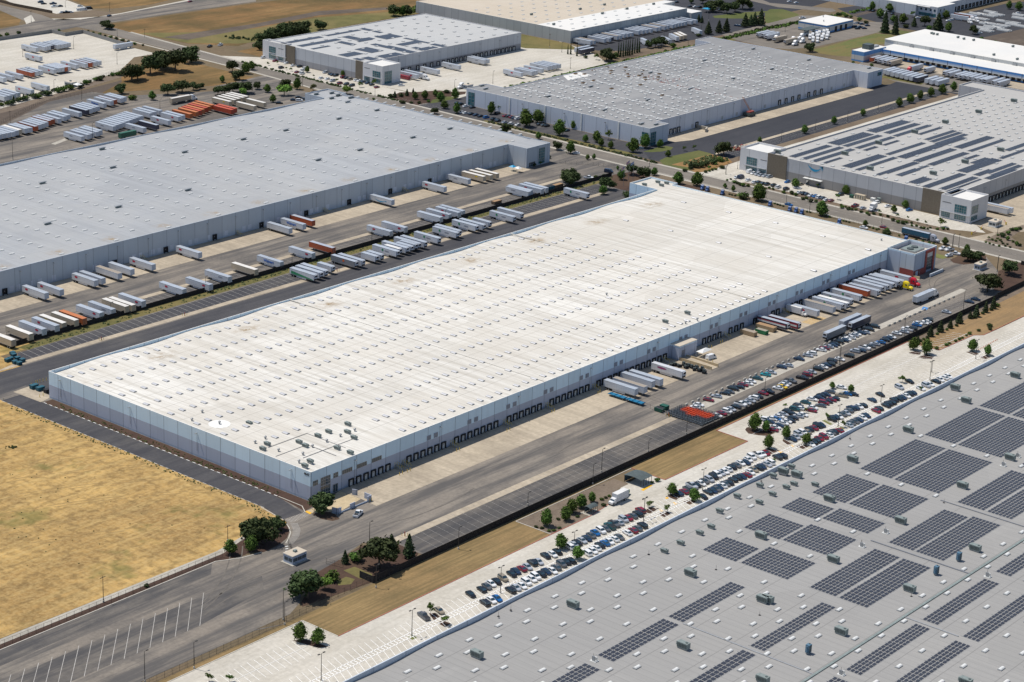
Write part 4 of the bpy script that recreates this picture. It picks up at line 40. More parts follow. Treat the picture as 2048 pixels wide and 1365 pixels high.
FEW=[(1105.6,322.3,12),(1108.2,316.7,12),(1107.7,310.1,12),(1117.4,309.5,14),(1123.9,318.6,12),(1087.9,308.3,14),(1071.4,297.3,7),(1074.0,291.9,12),(1051.5,286.2,14),(1060.8,285.5,12),(1063.3,280.1,10),(1074.4,281.4,12),(1093.4,290.1,14),(1093.7,283.0,14),(1085.9,279.0,12),(1117.5,288.3,14),(1130.6,295.5,12),(1057.4,271.5,12),(1043.2,279.6,12),(1085.4,269.2,12)]
PLACES=[(-60,-40,'around the empty slanted-line truck lot'),(60,-62,'along the black screen fence of the truck yard'),(0,-95,'in the near car park walkway'),(150,-95,'in the middle of the near car park'),(260,-90,'in the far part of the near car park'),(300,-55,'beside the fenced employee cars'),(-80,60,'at the edge of the golden field'),(200,200,'in the screened trailer yards'),(100,450,'in the storage yard of trailers'),(300,600,'on the pale concrete lot'),(520,760,'around the crossroads'),(600,430,'in the loading yard beside the solar-dotted roof'),(505,300,'near the re-roofed warehouse lot'),(650,190,'along the lane of the dark truck yard'),(500,90,'before the arrow-logo warehouse'),(480,-20,'by the far gate of the white-roofed warehouse'),(800,430,'behind the re-roofed warehouse'),(900,300,'around the cold store'),(505,500,'before the brown and white front')]
ZONES=[('dry_field','field',1,[(-400.0,-6.6),(-142.0,-6.6),(-52.0,-7.2),(-34.9,-4.6),(-28.0,-6.4),(-18.6,-4.9),(-17.5,-4.1),(-15.6,8.3),(-15.6,20.0),(-15.4,95.0),(-15.3,159.0),(-40.0,161.0),(-400.0,163.0)]),('dry_field_patch','field',1,[(-43.7,193.7),(3.8,183.9),(15.1,184.5),(16.5,200.4),(44.6,199.1),(27.8,215.3),(-60.0,230.0),(-300.0,240.0)]),('sidewalk','conc',2,[(-400.0,-9.6),(-52.0,-9.9),(-38.0,-6.0),(-37.0,-4.2),(-52.0,-7.0),(-400.0,-6.6)]),('planting_strip','mulch',1,[(-400.0,-12.8),(-58.0,-12.8),(-48.0,-16.0),(-38.0,-14.0),(-32.0,-9.0),(-22.0,-5.5),(-24.0,-3.0),(-36.0,-5.0),(-52.0,-9.9),(-400.0,-9.6)]),('entrance_bed','mulch',3,[(-45.0,-14.8),(-41.6,-18.9),(-33.1,-18.1),(-27.4,-15.9),(-23.2,-12.7),(-19.8,-8.6),(-21.8,-6.6),(-28.0,-6.4),(-34.9,-4.6),(-42.4,-8.0)]),('truck_yard','asph',1,[(-15.3,159.0),(-15.4,95.0),(-15.6,8.0),(-17.7,-4.2),(-23.2,-12.7),(-28.2,-16.5),(-36.1,-18.7),(-41.6,-18.9),(-58.3,-12.7),(-147.0,-12.6),(-400.0,-12.6),(-400.0,-58.5),(-84.0,-58.9),(-70.0,-64.0),(-83.1,-58.4),(-68.3,-58.5),(-60.4,-55.1),(-55.6,-50.8),(-40.8,-43.0),(-29.8,-41.7),(-12.7,-37.6),(-7.4,-41.5),(-4.6,-45.7),(-5.1,-56.9),(-4.5,-61.9),(406.5,-61.9),(406.5,-58.4),(441.0,-58.3),(449.0,-40.0),(467.0,-24.0),(452.0,-13.0),(446.0,-8.0),(449.0,166.0),(452.0,206.5),(166.0,206.5),(60.0,205.0),(35.0,200.0),(15.1,184.5),(3.8,183.9),(-17.7,188.4),(-60.0,161.0)]),('gatehouse_bed','mulch',2,[(-60.1,-55.4),(-40.8,-43.0),(-29.8,-41.7),(-14.2,-39.0),(-4.6,-45.7),(-5.1,-56.9),(-6.9,-57.9),(-32.3,-61.3),(-53.1,-58.7),(-61.8,-57.6)]),('lawn','grassw',2.4,[(-40.9,-52.5),(-35.9,-52.2),(-35.2,-55.6),(-38.8,-57.3),(-42.4,-55.0)]),('lawn','grassw',2.4,[(-33.0,-48.2),(-28.3,-48.9),(-28.4,-57.1),(-32.9,-60.7),(-33.7,-55.8)]),('wall_bed','mulch',2,[(-4.8,145.0),(-4.8,20.0),(-6.0,5.4),(-7.5,-4.5),(-3.2,-3.7),(-0.2,-0.5),(-0.2,145.0)]),('corner_island','mulch',2.2,[(-7.1,-7.6),(-2.5,-8.4),(-1.6,-13.1),(-3.6,-18.1),(-6.6,-17.4),(-8.2,-13.4)]),('patio','concw',2.2,[(-7.3,-4.7),(-3.8,-4.7),(5.8,-3.3),(14.5,-0.3),(14.5,-11.0),(2.5,-13.4),(-7.1,-7.6)]),('dock_apron','conct',2,[(14.6,-0.2),(309.0,-0.2),(406.4,-0.2),(406.4,-19.4),(13.8,-19.4),(14.6,-11.0)]),('concrete_strip','conct',2,[(-5.0,-45.8),(163.3,-45.8),(163.3,-42.4),(-8.0,-42.4)]),('concrete_strip','conc',2,[(178.0,-46.9),(408.0,-44.8),(408.0,-41.2),(178.0,-42.0)]),('concrete_strip','conct',2,[(0.0,185.6),(420.0,185.6),(420.0,189.0),(15.0,189.0)]),('waste_pad','conct',2,[(-6.0,162.5),(6.0,163.5),(1.0,147.2),(-0.2,147.2),(-5.5,145.8)]),('grass_strip','grassw',2,[(30.0,198.6),(60.0,199.2),(190.0,201.0),(452.0,202.0),(452.0,205.5),(160.0,206.8),(60.0,206.0),(28.0,204.0)]),('east_bed','mulch',2.2,[(448.5,-13.0),(454.9,-13.0),(466.1,-11.3),(468.8,-22.9),(458.5,-28.3),(445.8,-22.3),(444.9,-17.0)]),('east_bed','mulch',2.2,[(449.3,-40.1),(475.4,-41.1),(441.3,-58.3),(420.3,-57.9),(416.6,-54.4)]),('roadside_lawn','grassd',2,[(447.0,-10.0),(453.0,-10.0),(455.0,60.0),(457.0,160.0),(447.0,160.0)]),('truck_yard','asph',1,[(-60.0,206.6),(27.0,206.6),(452.0,206.8),(452.0,250.0),(470.0,250.0),(478.0,262.0),(478.0,285.0),(450.0,262.0),(450.0,266.0),(-60.0,266.0)]),('dock_apron','conct',2,[(-60.0,246.0),(428.0,247.2),(428.0,265.4),(-60.0,265.4)]),('concrete_strip','conct',2,[(60.0,217.8),(425.0,220.2),(425.0,223.4),(60.0,221.0)]),('access_drive','asph',1.4,[(452.0,206.0),(486.0,180.0),(484.0,300.0),(470.0,300.0),(452.0,262.0)]),('road_bank','soil',1,[(455.0,166.0),(476.0,150.0),(478.0,420.0),(455.0,440.0)]),('gate_garden','mulch',2.5,[(434.0,166.0),(470.0,150.0),(468.0,205.0),(455.0,208.0),(434.0,200.0),(432.0,186.0)]),('storage_yard','asph',1,[(-100.0,420.0),(450.0,420.0),(455.0,437.0),(474.0,470.0),(474.0,523.0),(429.0,516.0),(371.0,545.0),(371.0,557.0),(368.0,565.0),(330.0,560.0),(269.0,528.0),(190.0,515.0),(60.0,500.0),(-100.0,498.0)]),('access_drive','asph',2,[(430.0,512.0),(486.0,500.0),(488.0,530.0),(440.0,526.0)]),('concrete_pad','conc',2,[(262.7,474.1),(263.0,470.7),(278.2,475.9),(277.4,479.4)]),('dirt_track','soil2',1,[(-100.0,530.0),(269.0,556.0),(400.0,578.0),(424.0,585.0),(470.0,600.0),(470.0,560.0),(410.0,560.0),(371.0,557.0),(269.0,530.0),(-100.0,500.0)]),('meadow','meadow',1,[(371.0,558.0),(440.0,528.0),(478.0,525.0),(480.0,622.0),(425.0,603.0),(402.0,575.0)]),('parking_lot','concb',1,[(300.0,840.0),(426.7,735.8),(470.4,733.0),(470.8,717.8),(487.9,719.0),(480.5,652.0),(480.2,629.6),(460.0,630.0),(424.5,603.0),(366.0,579.0),(295.0,564.4),(100.0,545.0)]),('slope_bed','mulchg',1.2,[(100.0,545.0),(295.0,564.4),(366.0,579.0),(424.0,602.0),(424.0,590.0),(300.0,556.0),(100.0,532.0)]),('road','asphl',3,[(514.0,760.0),(520.0,746.0),(503.7,550.0),(498.5,409.0),(494.0,267.0),(493.0,150.0),(490.0,0.0),(488.0,-300.0),(474.0,-300.0),(474.0,-30.0),(476.0,100.0),(479.5,246.0),(482.0,384.0),(486.0,478.0),(490.5,540.0),(500.0,722.0),(498.0,745.0)]),('sidewalk','conc',2.5,[(471.2,-300.0),(474.0,-300.0),(474.2,-30.0),(476.0,100.0),(479.5,246.0),(482.0,384.0),(486.0,478.0),(490.5,540.0),(497.0,700.0),(495.0,700.0),(488.0,540.0),(483.5,478.0),(479.6,384.0),(477.0,246.0),(473.5,100.0),(471.4,-30.0)]),('sidewalk','conc',2.5,[(488.0,-300.0),(490.0,0.0),(493.0,150.0),(494.0,267.0),(498.5,409.0),(503.7,550.0),(516.0,700.0),(518.0,700.0),(506.2,550.0),(501.0,409.0),(496.6,267.0),(495.6,150.0),(492.6,0.0),(490.6,-300.0)]),('boulevard','asph',3.2,[(383.8,764.8),(432.3,743.0),(470.6,734.7),(510.5,740.7),(531.1,736.8),(675.3,733.1),(681.1,739.1),(737.4,738.8),(708.8,768.0),(634.6,768.2),(549.0,757.9),(518.7,759.4),(494.8,775.1),(483.0,772.0),(449.8,765.9),(391.7,775.7)]),('boulevard_shoulder','concb',3,[(494.8,775.1),(504.5,777.0),(519.3,760.1),(557.6,760.8),(653.6,774.5),(717.0,776.5),(634.6,768.2),(548.0,756.7)]),('road','asphl',3.1,[(510.1,844.6),(508.8,792.8),(503.4,768.3),(481.5,770.1),(489.0,802.0),(495.8,825.9),(501.7,864.6),(517.9,886.4)]),('traffic_corner','concb',3.3,[(477.1,770.4),(489.7,776.1),(503.0,797.4),(489.4,789.0)]),('parking_lot','concb',1.5,[(538.1,863.8),(564.5,836.5),(552.0,785.0),(520.1,789.1),(520.8,843.0),(529.8,870.3)]),('soil_bed','soil',1.4,[(516.6,853.0),(518.7,790.2),(552.0,785.0),(557.6,760.8),(523.5,765.2),(507.6,780.9),(511.7,846.7)]),('meadow','meadow',1.2,[(569.5,839.6),(628.7,836.7),(669.0,791.3),(600.5,774.0),(567.4,779.7),(555.4,789.1)]),('meadow','meadow',1.2,[(491.6,835.7),(494.2,823.8),(487.9,790.1),(471.4,771.9),(453.5,770.8),(442.3,770.7)]),('creek_meadow','meadow',1,[(506.8,722.1),(528.0,733.1),(671.5,729.1),(737.3,724.2),(828.9,668.5),(768.8,628.8),(748.5,617.3),(529.0,600.0),(529.0,570.0),(700.0,572.0),(705.0,600.0),(640.0,640.0),(542.4,612.9),(520.8,642.1),(517.2,692.4)]),('creek_bed','grassw',1.3,[(518.8,694.2),(548.7,673.1),(597.9,652.2),(667.0,654.8),(709.2,641.5),(730.8,634.6),(760.6,621.5),(724.8,615.8),(697.8,617.4),(642.0,616.9),(582.4,609.8),(548.6,619.5),(522.3,643.8)]),('creek_scrub','soil2',1.35,[(522.1,670.5),(611.6,666.5),(685.8,673.4),(740.8,650.7),(732.8,643.3),(672.6,660.3),(601.3,655.8),(529.9,652.3)]),('parking_lot','concb',1,[(506.0,565.0),(500.0,409.5),(510.0,384.0),(525.0,384.0),(524.0,455.0),(700.0,455.0),(700.0,572.0),(694.0,474.0),(528.0,474.0),(527.0,575.0),(506.0,600.0)]),('loading_yard','concb',1.1,[(527.0,474.0),(545.0,474.0),(694.0,474.0),(740.0,474.0),(729.0,438.0),(705.0,402.0),(700.0,385.0),(600.0,385.0),(560.0,398.0),(530.0,384.5),(524.0,455.0)]),('corner_bed','mulch',2,[(503.7,429.3),(520.3,434.6),(527.3,428.7),(544.4,421.6),(547.9,413.7),(555.7,407.2),(549.3,402.7),(533.0,404.4),(514.7,400.7),(498.7,402.6),(497.9,422.2)]),('lawn','grassg',2.6,[(520.2,405.6),(534.7,405.3),(540.4,400.5),(535.2,397.6),(517.8,398.1),(510.8,399.4)]),('drive','asphm',2,[(498.6,401.5),(514.7,400.7),(534.5,397.0),(545.6,398.5),(526.1,381.6),(525.0,370.0),(525.0,345.0),(500.0,345.0),(497.0,384.0)]),('parking_lot','asphm',1,[(503.0,345.0),(525.0,345.0),(525.0,245.0),(519.0,232.0),(500.0,200.0)]),('verge','grassw',1.2,[(498.0,345.0),(503.0,345.0),(505.0,225.0),(505.0,225.8),(496.6,237.2),(495.0,200.0)]),('truck_yard','asphd',1,[(520.0,236.0),(560.0,236.0),(778.0,236.0),(804.0,228.0),(830.0,232.0),(830.0,180.0),(560.0,180.0),(525.0,178.0),(505.0,188.0),(500.0,215.0)]),('dock_apron','conct',1.5,[(546.0,231.0),(560.0,226.0),(778.0,226.0),(778.0,243.0),(545.0,243.0)]),('concrete_strip','conct',1.5,[(540.0,195.2),(800.0,195.2),(800.0,198.2),(545.0,198.2)]),('lawn','grassg',2,[(512.7,229.1),(526.4,229.3),(534.9,228.0),(535.5,223.3),(529.5,220.4),(521.3,221.5),(514.6,225.4)]),('basin_lawn','grassg',2,[(502.7,209.8),(512.0,211.5),(541.0,208.2),(540.4,198.6),(532.1,193.8),(498.9,184.0),(494.3,186.2),(493.1,198.8)]),('basin_slope','soilr',2.2,[(499.6,198.9),(531.8,198.1),(539.1,197.7),(538.2,184.4),(532.3,177.7),(504.9,174.9),(494.6,178.3),(502.3,188.7)]),('side_lane','concb',1.2,[(524.0,166.0),(800.0,166.5),(812.0,178.0),(560.0,178.0),(524.0,176.0)]),('lane_bed','soil',1.1,[(524.0,176.0),(810.0,178.0),(812.0,186.0),(524.0,183.0)]),('parking_lot','concb',1,[(497.0,170.0),(522.0,166.0),(519.0,10.0),(508.0,-2.0),(500.0,15.0),(498.0,60.0),(496.0,166.0)]),('drive','concb',1.3,[(491.0,178.0),(524.0,176.0),(524.0,160.0),(497.0,150.0),(492.0,165.0)]),('truck_court','conct',1,[(519.0,12.0),(537.0,12.0),(537.0,27.0),(800.0,27.0),(800.0,-60.0),(560.0,-60.0),(535.0,-22.0),(512.0,-5.0),(492.0,0.0),(491.0,-30.0),(505.0,-22.0)]),('east_bank','mulchg',1,[(488.5,-9.2),(507.0,-7.2),(527.9,-7.1),(538.9,-8.9),(532.0,-12.4),(510.8,-15.6),(500.7,-28.2),(487.9,-28.7),(487.7,-22.4)]),('lot_bed','soil',1.6,[(491.5,150.0),(499.0,146.0),(500.5,60.0),(499.0,12.0),(493.0,8.0),(491.5,20.0)]),('lot_bed','flower',2,[(492.6,121.0),(495.3,118.6),(494.8,106.6),(491.3,105.3),(489.5,114.9)]),('rail_bed','rail',1,[(560.0,383.0),(700.0,383.5),(810.0,384.0),(1100.0,384.0),(1100.0,390.0),(700.0,391.0),(560.0,391.0)]),('rail_verge','grassw',1.1,[(560.0,391.0),(1100.0,390.0),(1100.0,398.0),(700.0,402.0),(600.0,398.0)]),('scrub_bank','soil',1.05,[(600.0,398.0),(720.0,402.0),(745.0,420.0),(905.0,405.0),(905.0,398.0),(700.0,396.0)]),('truck_yard','asphd',1,[(742.0,464.0),(905.0,462.0),(925.0,475.0),(935.0,420.0),(905.0,405.0),(760.0,412.0),(735.0,435.0)]),('meadow','grassw',1.15,[(700.0,474.0),(700.0,560.0),(739.0,560.0),(739.0,466.0),(727.0,445.0)]),('lot','asphd',1,[(782.8,631.8),(831.4,666.5),(909.5,606.5),(859.0,579.5),(808.1,577.3),(771.7,565.4)]),('lot_line','concb',1.6,[(784.8,626.8),(791.0,626.9),(788.9,578.7),(781.6,576.4)]),('lot_line','concb',1.6,[(815.9,643.3),(820.0,638.6),(824.5,590.9),(817.5,585.1)]),('lot','asphd',1,[(906.0,478.0),(912.0,540.0),(1100.0,560.0),(1100.0,440.0),(1010.0,430.0),(960.0,430.0),(930.0,440.0)]),('lawn','grassg',1.4,[(921.3,460.7),(956.4,453.8),(977.7,444.1),(936.8,434.7),(924.4,444.5),(916.0,454.6)]),('lawn','grassg',1.4,[(986.5,447.9),(995.1,441.2),(988.4,423.5),(982.3,416.1),(931.6,412.0),(932.9,417.7),(970.8,442.6)]),('street','asphl',1.5,[(1008.6,488.8),(999.5,448.5),(996.5,454.5),(1007.9,431.1),(1015.1,407.7),(1024.5,407.5),(1032.1,415.8),(1011.6,464.4),(1025.2,487.2)]),('street','asphl',1.5,[(846.7,356.6),(854.1,344.6),(875.6,336.1),(966.1,335.0),(973.3,319.6),(1004.2,337.4),(1011.0,355.6),(994.9,375.2),(997.6,400.5),(982.3,416.1),(860.9,410.1),(851.6,389.3)]),('lawn','grassm',1.8,[(866.5,331.5),(963.4,334.0),(967.3,324.4),(964.0,314.2),(933.4,307.5),(894.5,314.6),(866.9,298.5),(860.1,310.0),(858.7,320.0)]),('lawn','grassg',1.8,[(968.5,336.4),(988.1,333.7),(990.9,331.5),(992.1,314.2),(966.7,312.0),(968.6,316.9)]),('lot','asphd',1.2,[(1035.6,413.1),(1062.6,410.0),(1060.0,332.0),(1180.0,331.0),(1300.0,300.0),(1300.0,180.0),(1000.0,250.0),(1000.5,337.1),(1016.3,385.8)]),('cold_yard','asphl',1.2,[(882.0,290.0),(850.0,281.0),(830.0,270.0),(815.0,230.0),(815.0,130.0),(882.0,130.0)]),('cold_apron','conct',1.4,[(864.0,284.0),(881.8,284.0),(881.8,120.0),(862.0,120.0)]),('bed','grassw',1.6,[(825.7,247.7),(826.2,236.5),(827.1,214.3),(819.6,212.6),(818.6,232.1),(819.1,243.8)]),('storage_lot','soil2',1.3,[(970.0,200.0),(1000.0,270.0),(1180.0,260.0),(1180.0,120.0),(970.0,120.0)]),('car_park','concb',1,[(-400.0,-64.8),(-68.7,-64.8),(-68.6,-80.5),(38.6,-80.0),(60.9,-80.0),(72.1,-78.6),(78.0,-77.5),(90.0,-72.0),(108.0,-70.0),(107.9,-79.6),(163.0,-79.9),(163.8,-64.4),(317.0,-63.6),(317.4,-79.5),(348.0,-80.3),(351.4,-83.6),(364.5,-84.0),(600.0,-84.0),(600.0,-140.0),(-400.0,-140.0)]),('grass_swale','swale',1,[(-400.0,-62.2),(-400.0,-64.4),(-68.7,-64.4),(-68.6,-80.2),(38.6,-79.6),(39.0,-63.6),(75.0,-64.0),(107.6,-63.6),(107.6,-79.2),(163.0,-79.6),(163.6,-64.2),(320.0,-63.3),(440.0,-63.0),(440.0,-62.2)]),('shrub_bank','bank',1.1,[(317.3,-63.6),(317.4,-79.3),(347.9,-80.1),(351.0,-83.3),(364.0,-83.7),(560.0,-83.7),(560.0,-60.0),(441.0,-60.0),(440.0,-63.0)]),('bank_mulch','mulchg',1.3,[(318.0,-63.6),(440.0,-61.0),(470.0,-60.0),(470.0,-64.0),(320.0,-67.5)]),('planter','mulchg',1.2,[(39.0,-63.8),(74.0,-64.2),(95.0,-65.0),(95.0,-72.0),(88.0,-72.0),(78.0,-77.5),(72.0,-78.4),(60.9,-79.8),(38.8,-79.4)]),('shelter_pad','conc',1.5,[(61.0,-75.4),(64.2,-75.5),(68.0,-77.7),(66.6,-79.1),(61.2,-79.9)]),('shelter_pad','concb',1.5,[(95.5,-69.6),(103.9,-77.9),(93.8,-79.5),(94.1,-76.5)]),('island','mulch',1.6,[(172.8,-71.9),(175.6,-70.9),(177.6,-73.8),(179.8,-79.8),(178.6,-82.4),(173.7,-82.3),(171.6,-79.2),(170.3,-75.1)]),('island','mulch',1.6,[(157.6,-88.5),(162.3,-89.5),(164.2,-94.0),(158.4,-93.7)]),('island','mulch',1.6,[(175.2,-88.4),(174.3,-93.9),(171.3,-92.9),(173.3,-89.3)]),('island','mulch',1.6,[(171.9,-96.2),(176.6,-96.2),(175.7,-100.0),(171.8,-99.8)]),('island','mulch',1.6,[(95.1,-88.8),(99.4,-89.1),(98.6,-93.1),(95.3,-93.5)]),('island','mulch',1.6,[(95.5,-96.2),(99.8,-96.8),(99.3,-99.6),(95.3,-99.6)]),('island','mulch',1.6,[(83.1,-90.5),(84.6,-93.6),(78.5,-93.9),(77.5,-91.2)]),('island','mulch',1.6,[(80.2,-96.3),(84.4,-96.3),(84.1,-99.5),(79.5,-99.5)]),('island','mulch',1.6,[(304.0,-71.2),(308.6,-72.1),(309.1,-74.9),(305.7,-76.2),(304.0,-74.0)]),('island','mulch',1.6,[(302.1,-77.3),(308.5,-77.8),(308.0,-81.9),(304.4,-82.9),(302.1,-80.2)]),('island','mulch',1.6,[(324.3,-89.0),(327.3,-90.7),(326.1,-94.8),(323.1,-94.2)]),('island','mulch',1.6,[(322.5,-96.5),(327.4,-97.2),(326.0,-100.4),(321.4,-100.0)]),('island','grassd',1.6,[(203.8,-88.5),(206.0,-89.0),(204.0,-94.0),(202.0,-93.5)]),('island','grassd',1.6,[(201.4,-96.3),(204.0,-96.4),(203.1,-99.9),(201.2,-99.9)]),('island','mulch',1.6,[(-36.9,-90.1),(-35.2,-91.2),(-36.0,-94.1),(-39.4,-94.5)]),('island','mulch',1.6,[(-40.0,-96.4),(-37.5,-96.5),(-37.2,-99.9),(-40.5,-100.2)]),('island','grassd',1.6,[(-53.6,-96.2),(-51.7,-96.9),(-52.2,-98.9),(-54.2,-98.6)]),('island','mulch',1.6,[(-80.6,-72.0),(-77.0,-74.5),(-75.7,-83.0),(-78.5,-81.4)]),('tactile_pad','yellow',2.4,[(-7.8,-4.9),(-6.6,-4.6),(-6.7,-7.2),(-8.1,-7.7)]),('tactile_pad','yellow',4,[(-19.4,-5.2),(-18.2,-5.3),(-19.5,-7.4),(-20.3,-7.3)]),('tactile_pad','yellow',2.4,[(93.6,-78.5),(100.2,-78.1),(100.2,-79.2),(93.4,-79.9)]),('tactile_pad','yellow',2.4,[(171.4,-94.3),(172.8,-94.3),(172.3,-95.7),(170.8,-95.6)]),('tactile_pad','yellow',2.4,[(162.3,-94.2),(163.7,-94.3),(163.7,-95.8),(162.0,-95.7)]),('tactile_pad','yellow',2.4,[(94.3,-89.3),(95.3,-89.8),(94.5,-90.7),(93.2,-90.2)]),('tactile_pad','yellow',2.4,[(92.3,-94.1),(93.3,-94.4),(93.0,-95.7),(91.4,-95.7)]),('tactile_pad','yellow',2.4,[(83.3,-94.3),(84.4,-94.6),(83.9,-95.8),(82.8,-95.8)]),('accessible_bay','bluep',2.6,[(363.8,-44.2),(368.7,-42.4),(369.0,-45.3),(364.7,-46.3)])]
CAMLOC=(-501.967, -495.766, 308.0)
CAMR=[(0.6386541, -0.7684995, 0.0391081), (0.2287151, 0.2381068, 0.9439251), (0.7347179, 0.593897, -0.3278354)]
FPX=4245.16
HAZE=0
SUNE=4.25
SKYE=.10
SUNX=-.30
EXPO=0.0
# ------------------------------------------------------------------ materials
M={}
def newmat(name):
    m=bpy.data.materials.new(name); m.use_nodes=True
    nt=m.node_tree; b=nt.nodes['Principled BSDF']; M[name]=m
    return m,nt,b
def nd(nt,t,**k):
    n=nt.nodes.new(t)
    for a,v in k.items(): setattr(n,a,v)
    return n
def math_(nt,op,a,b=None,clamp=False):
    n=nd(nt,'ShaderNodeMath',operation=op); n.use_clamp=clamp
    for i,v in enumerate((a,b)):
        if v is None: continue
        if isinstance(v,(int,float)): n.inputs[i].default_value=v
        else: nt.links.new(v,n.inputs[i])
    return n.outputs[0]
def mixc(nt,f,a,b,mode='MIX'):
    n=nd(nt,'ShaderNodeMix',data_type='RGBA',blend_type=mode)
    for s,v in ((n.inputs[0],f),(n.inputs[6],a),(n.inputs[7],b)):
        if isinstance(v,(int,float)): s.default_value=v
        elif isinstance(v,tuple): s.default_value=(*v[:3],1)
        else: nt.links.new(v,s)
    return n.outputs[2]
def pos(nt,sx=1,sy=1,sz=1,rot=0,src='geo'):
    if src=='geo': o=nd(nt,'ShaderNodeNewGeometry').outputs['Position']
    else: o=nd(nt,'ShaderNodeTexCoord').outputs['Object']
    mp=nd(nt,'ShaderNodeMapping'); mp.inputs['Scale'].default_value=(sx,sy,sz); mp.inputs['Rotation'].default_value=(0,0,rot)
    nt.links.new(o,mp.inputs[0]); return mp.outputs[0]
def noise(nt,v,scale,detail=4,rough=.55,lo=.35,hi=.65):
    n=nd(nt,'ShaderNodeTexNoise'); n.inputs['Scale'].default_value=scale; n.inputs['Detail'].default_value=detail; n.inputs['Roughness'].default_value=rough
    nt.links.new(v,n.inputs['Vector'])
    mr=nd(nt,'ShaderNodeMapRange'); mr.inputs[1].default_value=lo; mr.inputs[2].default_value=hi
    nt.links.new(n.outputs[0],mr.inputs[0]); return mr.outputs[0]
def ground(name,base,dark,light=None,s1=.5,s2=.05,streak=None,amt=.6,rough=.95,joint=None,jcol=(.2,.19,.17),rot=0,s3=.012):
    m,nt,b=newmat(name)
    p=pos(nt)
    big=noise(nt,p,s2,4,.6,.42,.60)
    fine=noise(nt,p,s1,3,.6,.3,.7)
    c=mixc(nt,math_(nt,'MULTIPLY',big,amt),base,dark)
    if light:
        c=mixc(nt,math_(nt,'MULTIPLY',noise(nt,p,s3,5,.65,.48,.62),.8),c,light)
    c=mixc(nt,.3,c,mixc(nt,fine,tuple(x*.55 for x in base),tuple(min(1,x*1.35) for x in base)),'MIX')
    if streak:
        ps=pos(nt,streak[0],streak[1],1,rot)
        st=noise(nt,ps,1,5,.7,.42,.6)
        c=mixc(nt,math_(nt,'MULTIPLY',st,streak[2]),c,dark)
    if joint:
        x=nd(nt,'ShaderNodeSeparateXYZ'); nt.links.new(pos(nt,1/joint[0],1/joint[1],1),x.inputs[0])
        jx=math_(nt,'LESS_THAN',math_(nt,'FRACT',x.outputs[0]),joint[2]/joint[0])
        jy=math_(nt,'LESS_THAN',math_(nt,'FRACT',x.outputs[1]),joint[2]/joint[1])
        j=math_(nt,'MAXIMUM',jx,jy); c=mixc(nt,math_(nt,'MULTIPLY',j,joint[3]),c,jcol)
    nt.links.new(c,b.inputs['Base Color']); b.inputs['Roughness'].default_value=rough; b.inputs['Specular IOR Level'].default_value=.2
    return m
def plain(name,col,rough=.5,metal=0,var=.12,scale=1.0,spec=.4):
    m,nt,b=newmat(name)
    f=noise(nt,pos(nt,src='obj'),scale,4,.6,.3,.7)
    c=mixc(nt,f,tuple(x*(1-var) for x in col),tuple(min(1,x*(1+var)) for x in col))
    nt.links.new(c,b.inputs['Base Color']); b.inputs['Roughness'].default_value=rough; b.inputs['Metallic'].default_value=metal; b.inputs['Specular IOR Level'].default_value=spec
    return m
ground('terrain',(.16,.12,.075),(.085,.075,.04),(.19,.145,.09),s1=.3,s2=.02)
ground('asph',(.235,.205,.172),(.085,.082,.082),(.27,.238,.20),s1=.8,s2=.03,streak=(.010,.16,.85),s3=.016,amt=.75)
ground('asphm',(.082,.080,.084),(.045,.046,.054),(.115,.108,.10),s1=.8,s2=.05,streak=(.012,.2,.6),s3=.02)
ground('asphb',(.150,.136,.122),(.062,.062,.066),(.20,.178,.152),s1=.8,s2=.05,streak=(.016,.2,.8),s3=.03,amt=.9)
ground('asphl',(.205,.182,.155),(.13,.12,.108),(.23,.205,.18),s1=.8,s2=.05,streak=(.2,.012,.4))
ground('asphd',(.050,.052,.060),(.036,.038,.047),(.066,.066,.074),s1=.8,s2=.03,streak=(.015,.2,.35))
ground('conc',(.43,.40,.345),(.27,.25,.215),(.48,.45,.39),s1=.7,s2=.08,joint=(4,4,.12,.5))
ground('concb',(.545,.51,.445),(.39,.36,.30),(.58,.56,.51),s1=.7,s2=.04,streak=(.02,.22,.4),joint=(4.6,4.6,.1,.16),jcol=(.3,.27,.22))
ground('concw',(.52,.42,.27),(.42,.34,.22),s1=.7,s2=.1,joint=(2.4,2.4,.08,.3))
ground('conct',(.455,.385,.29),(.25,.212,.165),(.50,.43,.33),s1=.6,s2=.06,streak=(.25,.02,.4),joint=(5.1,5.1,.12,.3),jcol=(.2,.17,.14))
ground('mulch',(.075,.045,.034),(.045,.03,.024),(.12,.08,.05),s1=1.2,s2=.2)
ground('mulchg',(.19,.15,.115),(.11,.085,.065),(.23,.18,.13),s1=1.2,s2=.2)
ground('grassd',(.15,.17,.055),(.07,.09,.03),(.2,.18,.07),s1=1,s2=.15)
ground('grassw',(.15,.135,.05),(.075,.078,.028),(.22,.165,.07),s1=.9,s2=.1)
ground('grassg',(.098,.115,.036),(.06,.075,.024),(.14,.13,.05),s1=.7,s2=.06)
ground('grassm',(.12,.14,.045),(.20,.14,.06),(.08,.11,.035),s1=.5,s2=.04,streak=(.03,.12,.5))
ground('meadow',(.22,.125,.05),(.085,.068,.028),(.29,.18,.075),s1=.4,s2=.025,streak=(.01,.08,.6),amt=.9)
ground('soil',(.16,.12,.085),(.1,.075,.055),(.2,.16,.11),s1=.8,s2=.08)
ground('soil2',(.115,.09,.072),(.085,.068,.055),(.2,.165,.13),s1=.3,s2=.05,streak=(.015,.2,.5),rot=-.08)
ground('soilr',(.26,.15,.06),(.12,.09,.045),(.3,.19,.09),s1=.6,s2=.08)
ground('swale',(.27,.182,.085),(.13,.10,.048),(.34,.24,.11),s1=.9,s2=.06,streak=(.02,.5,.65))
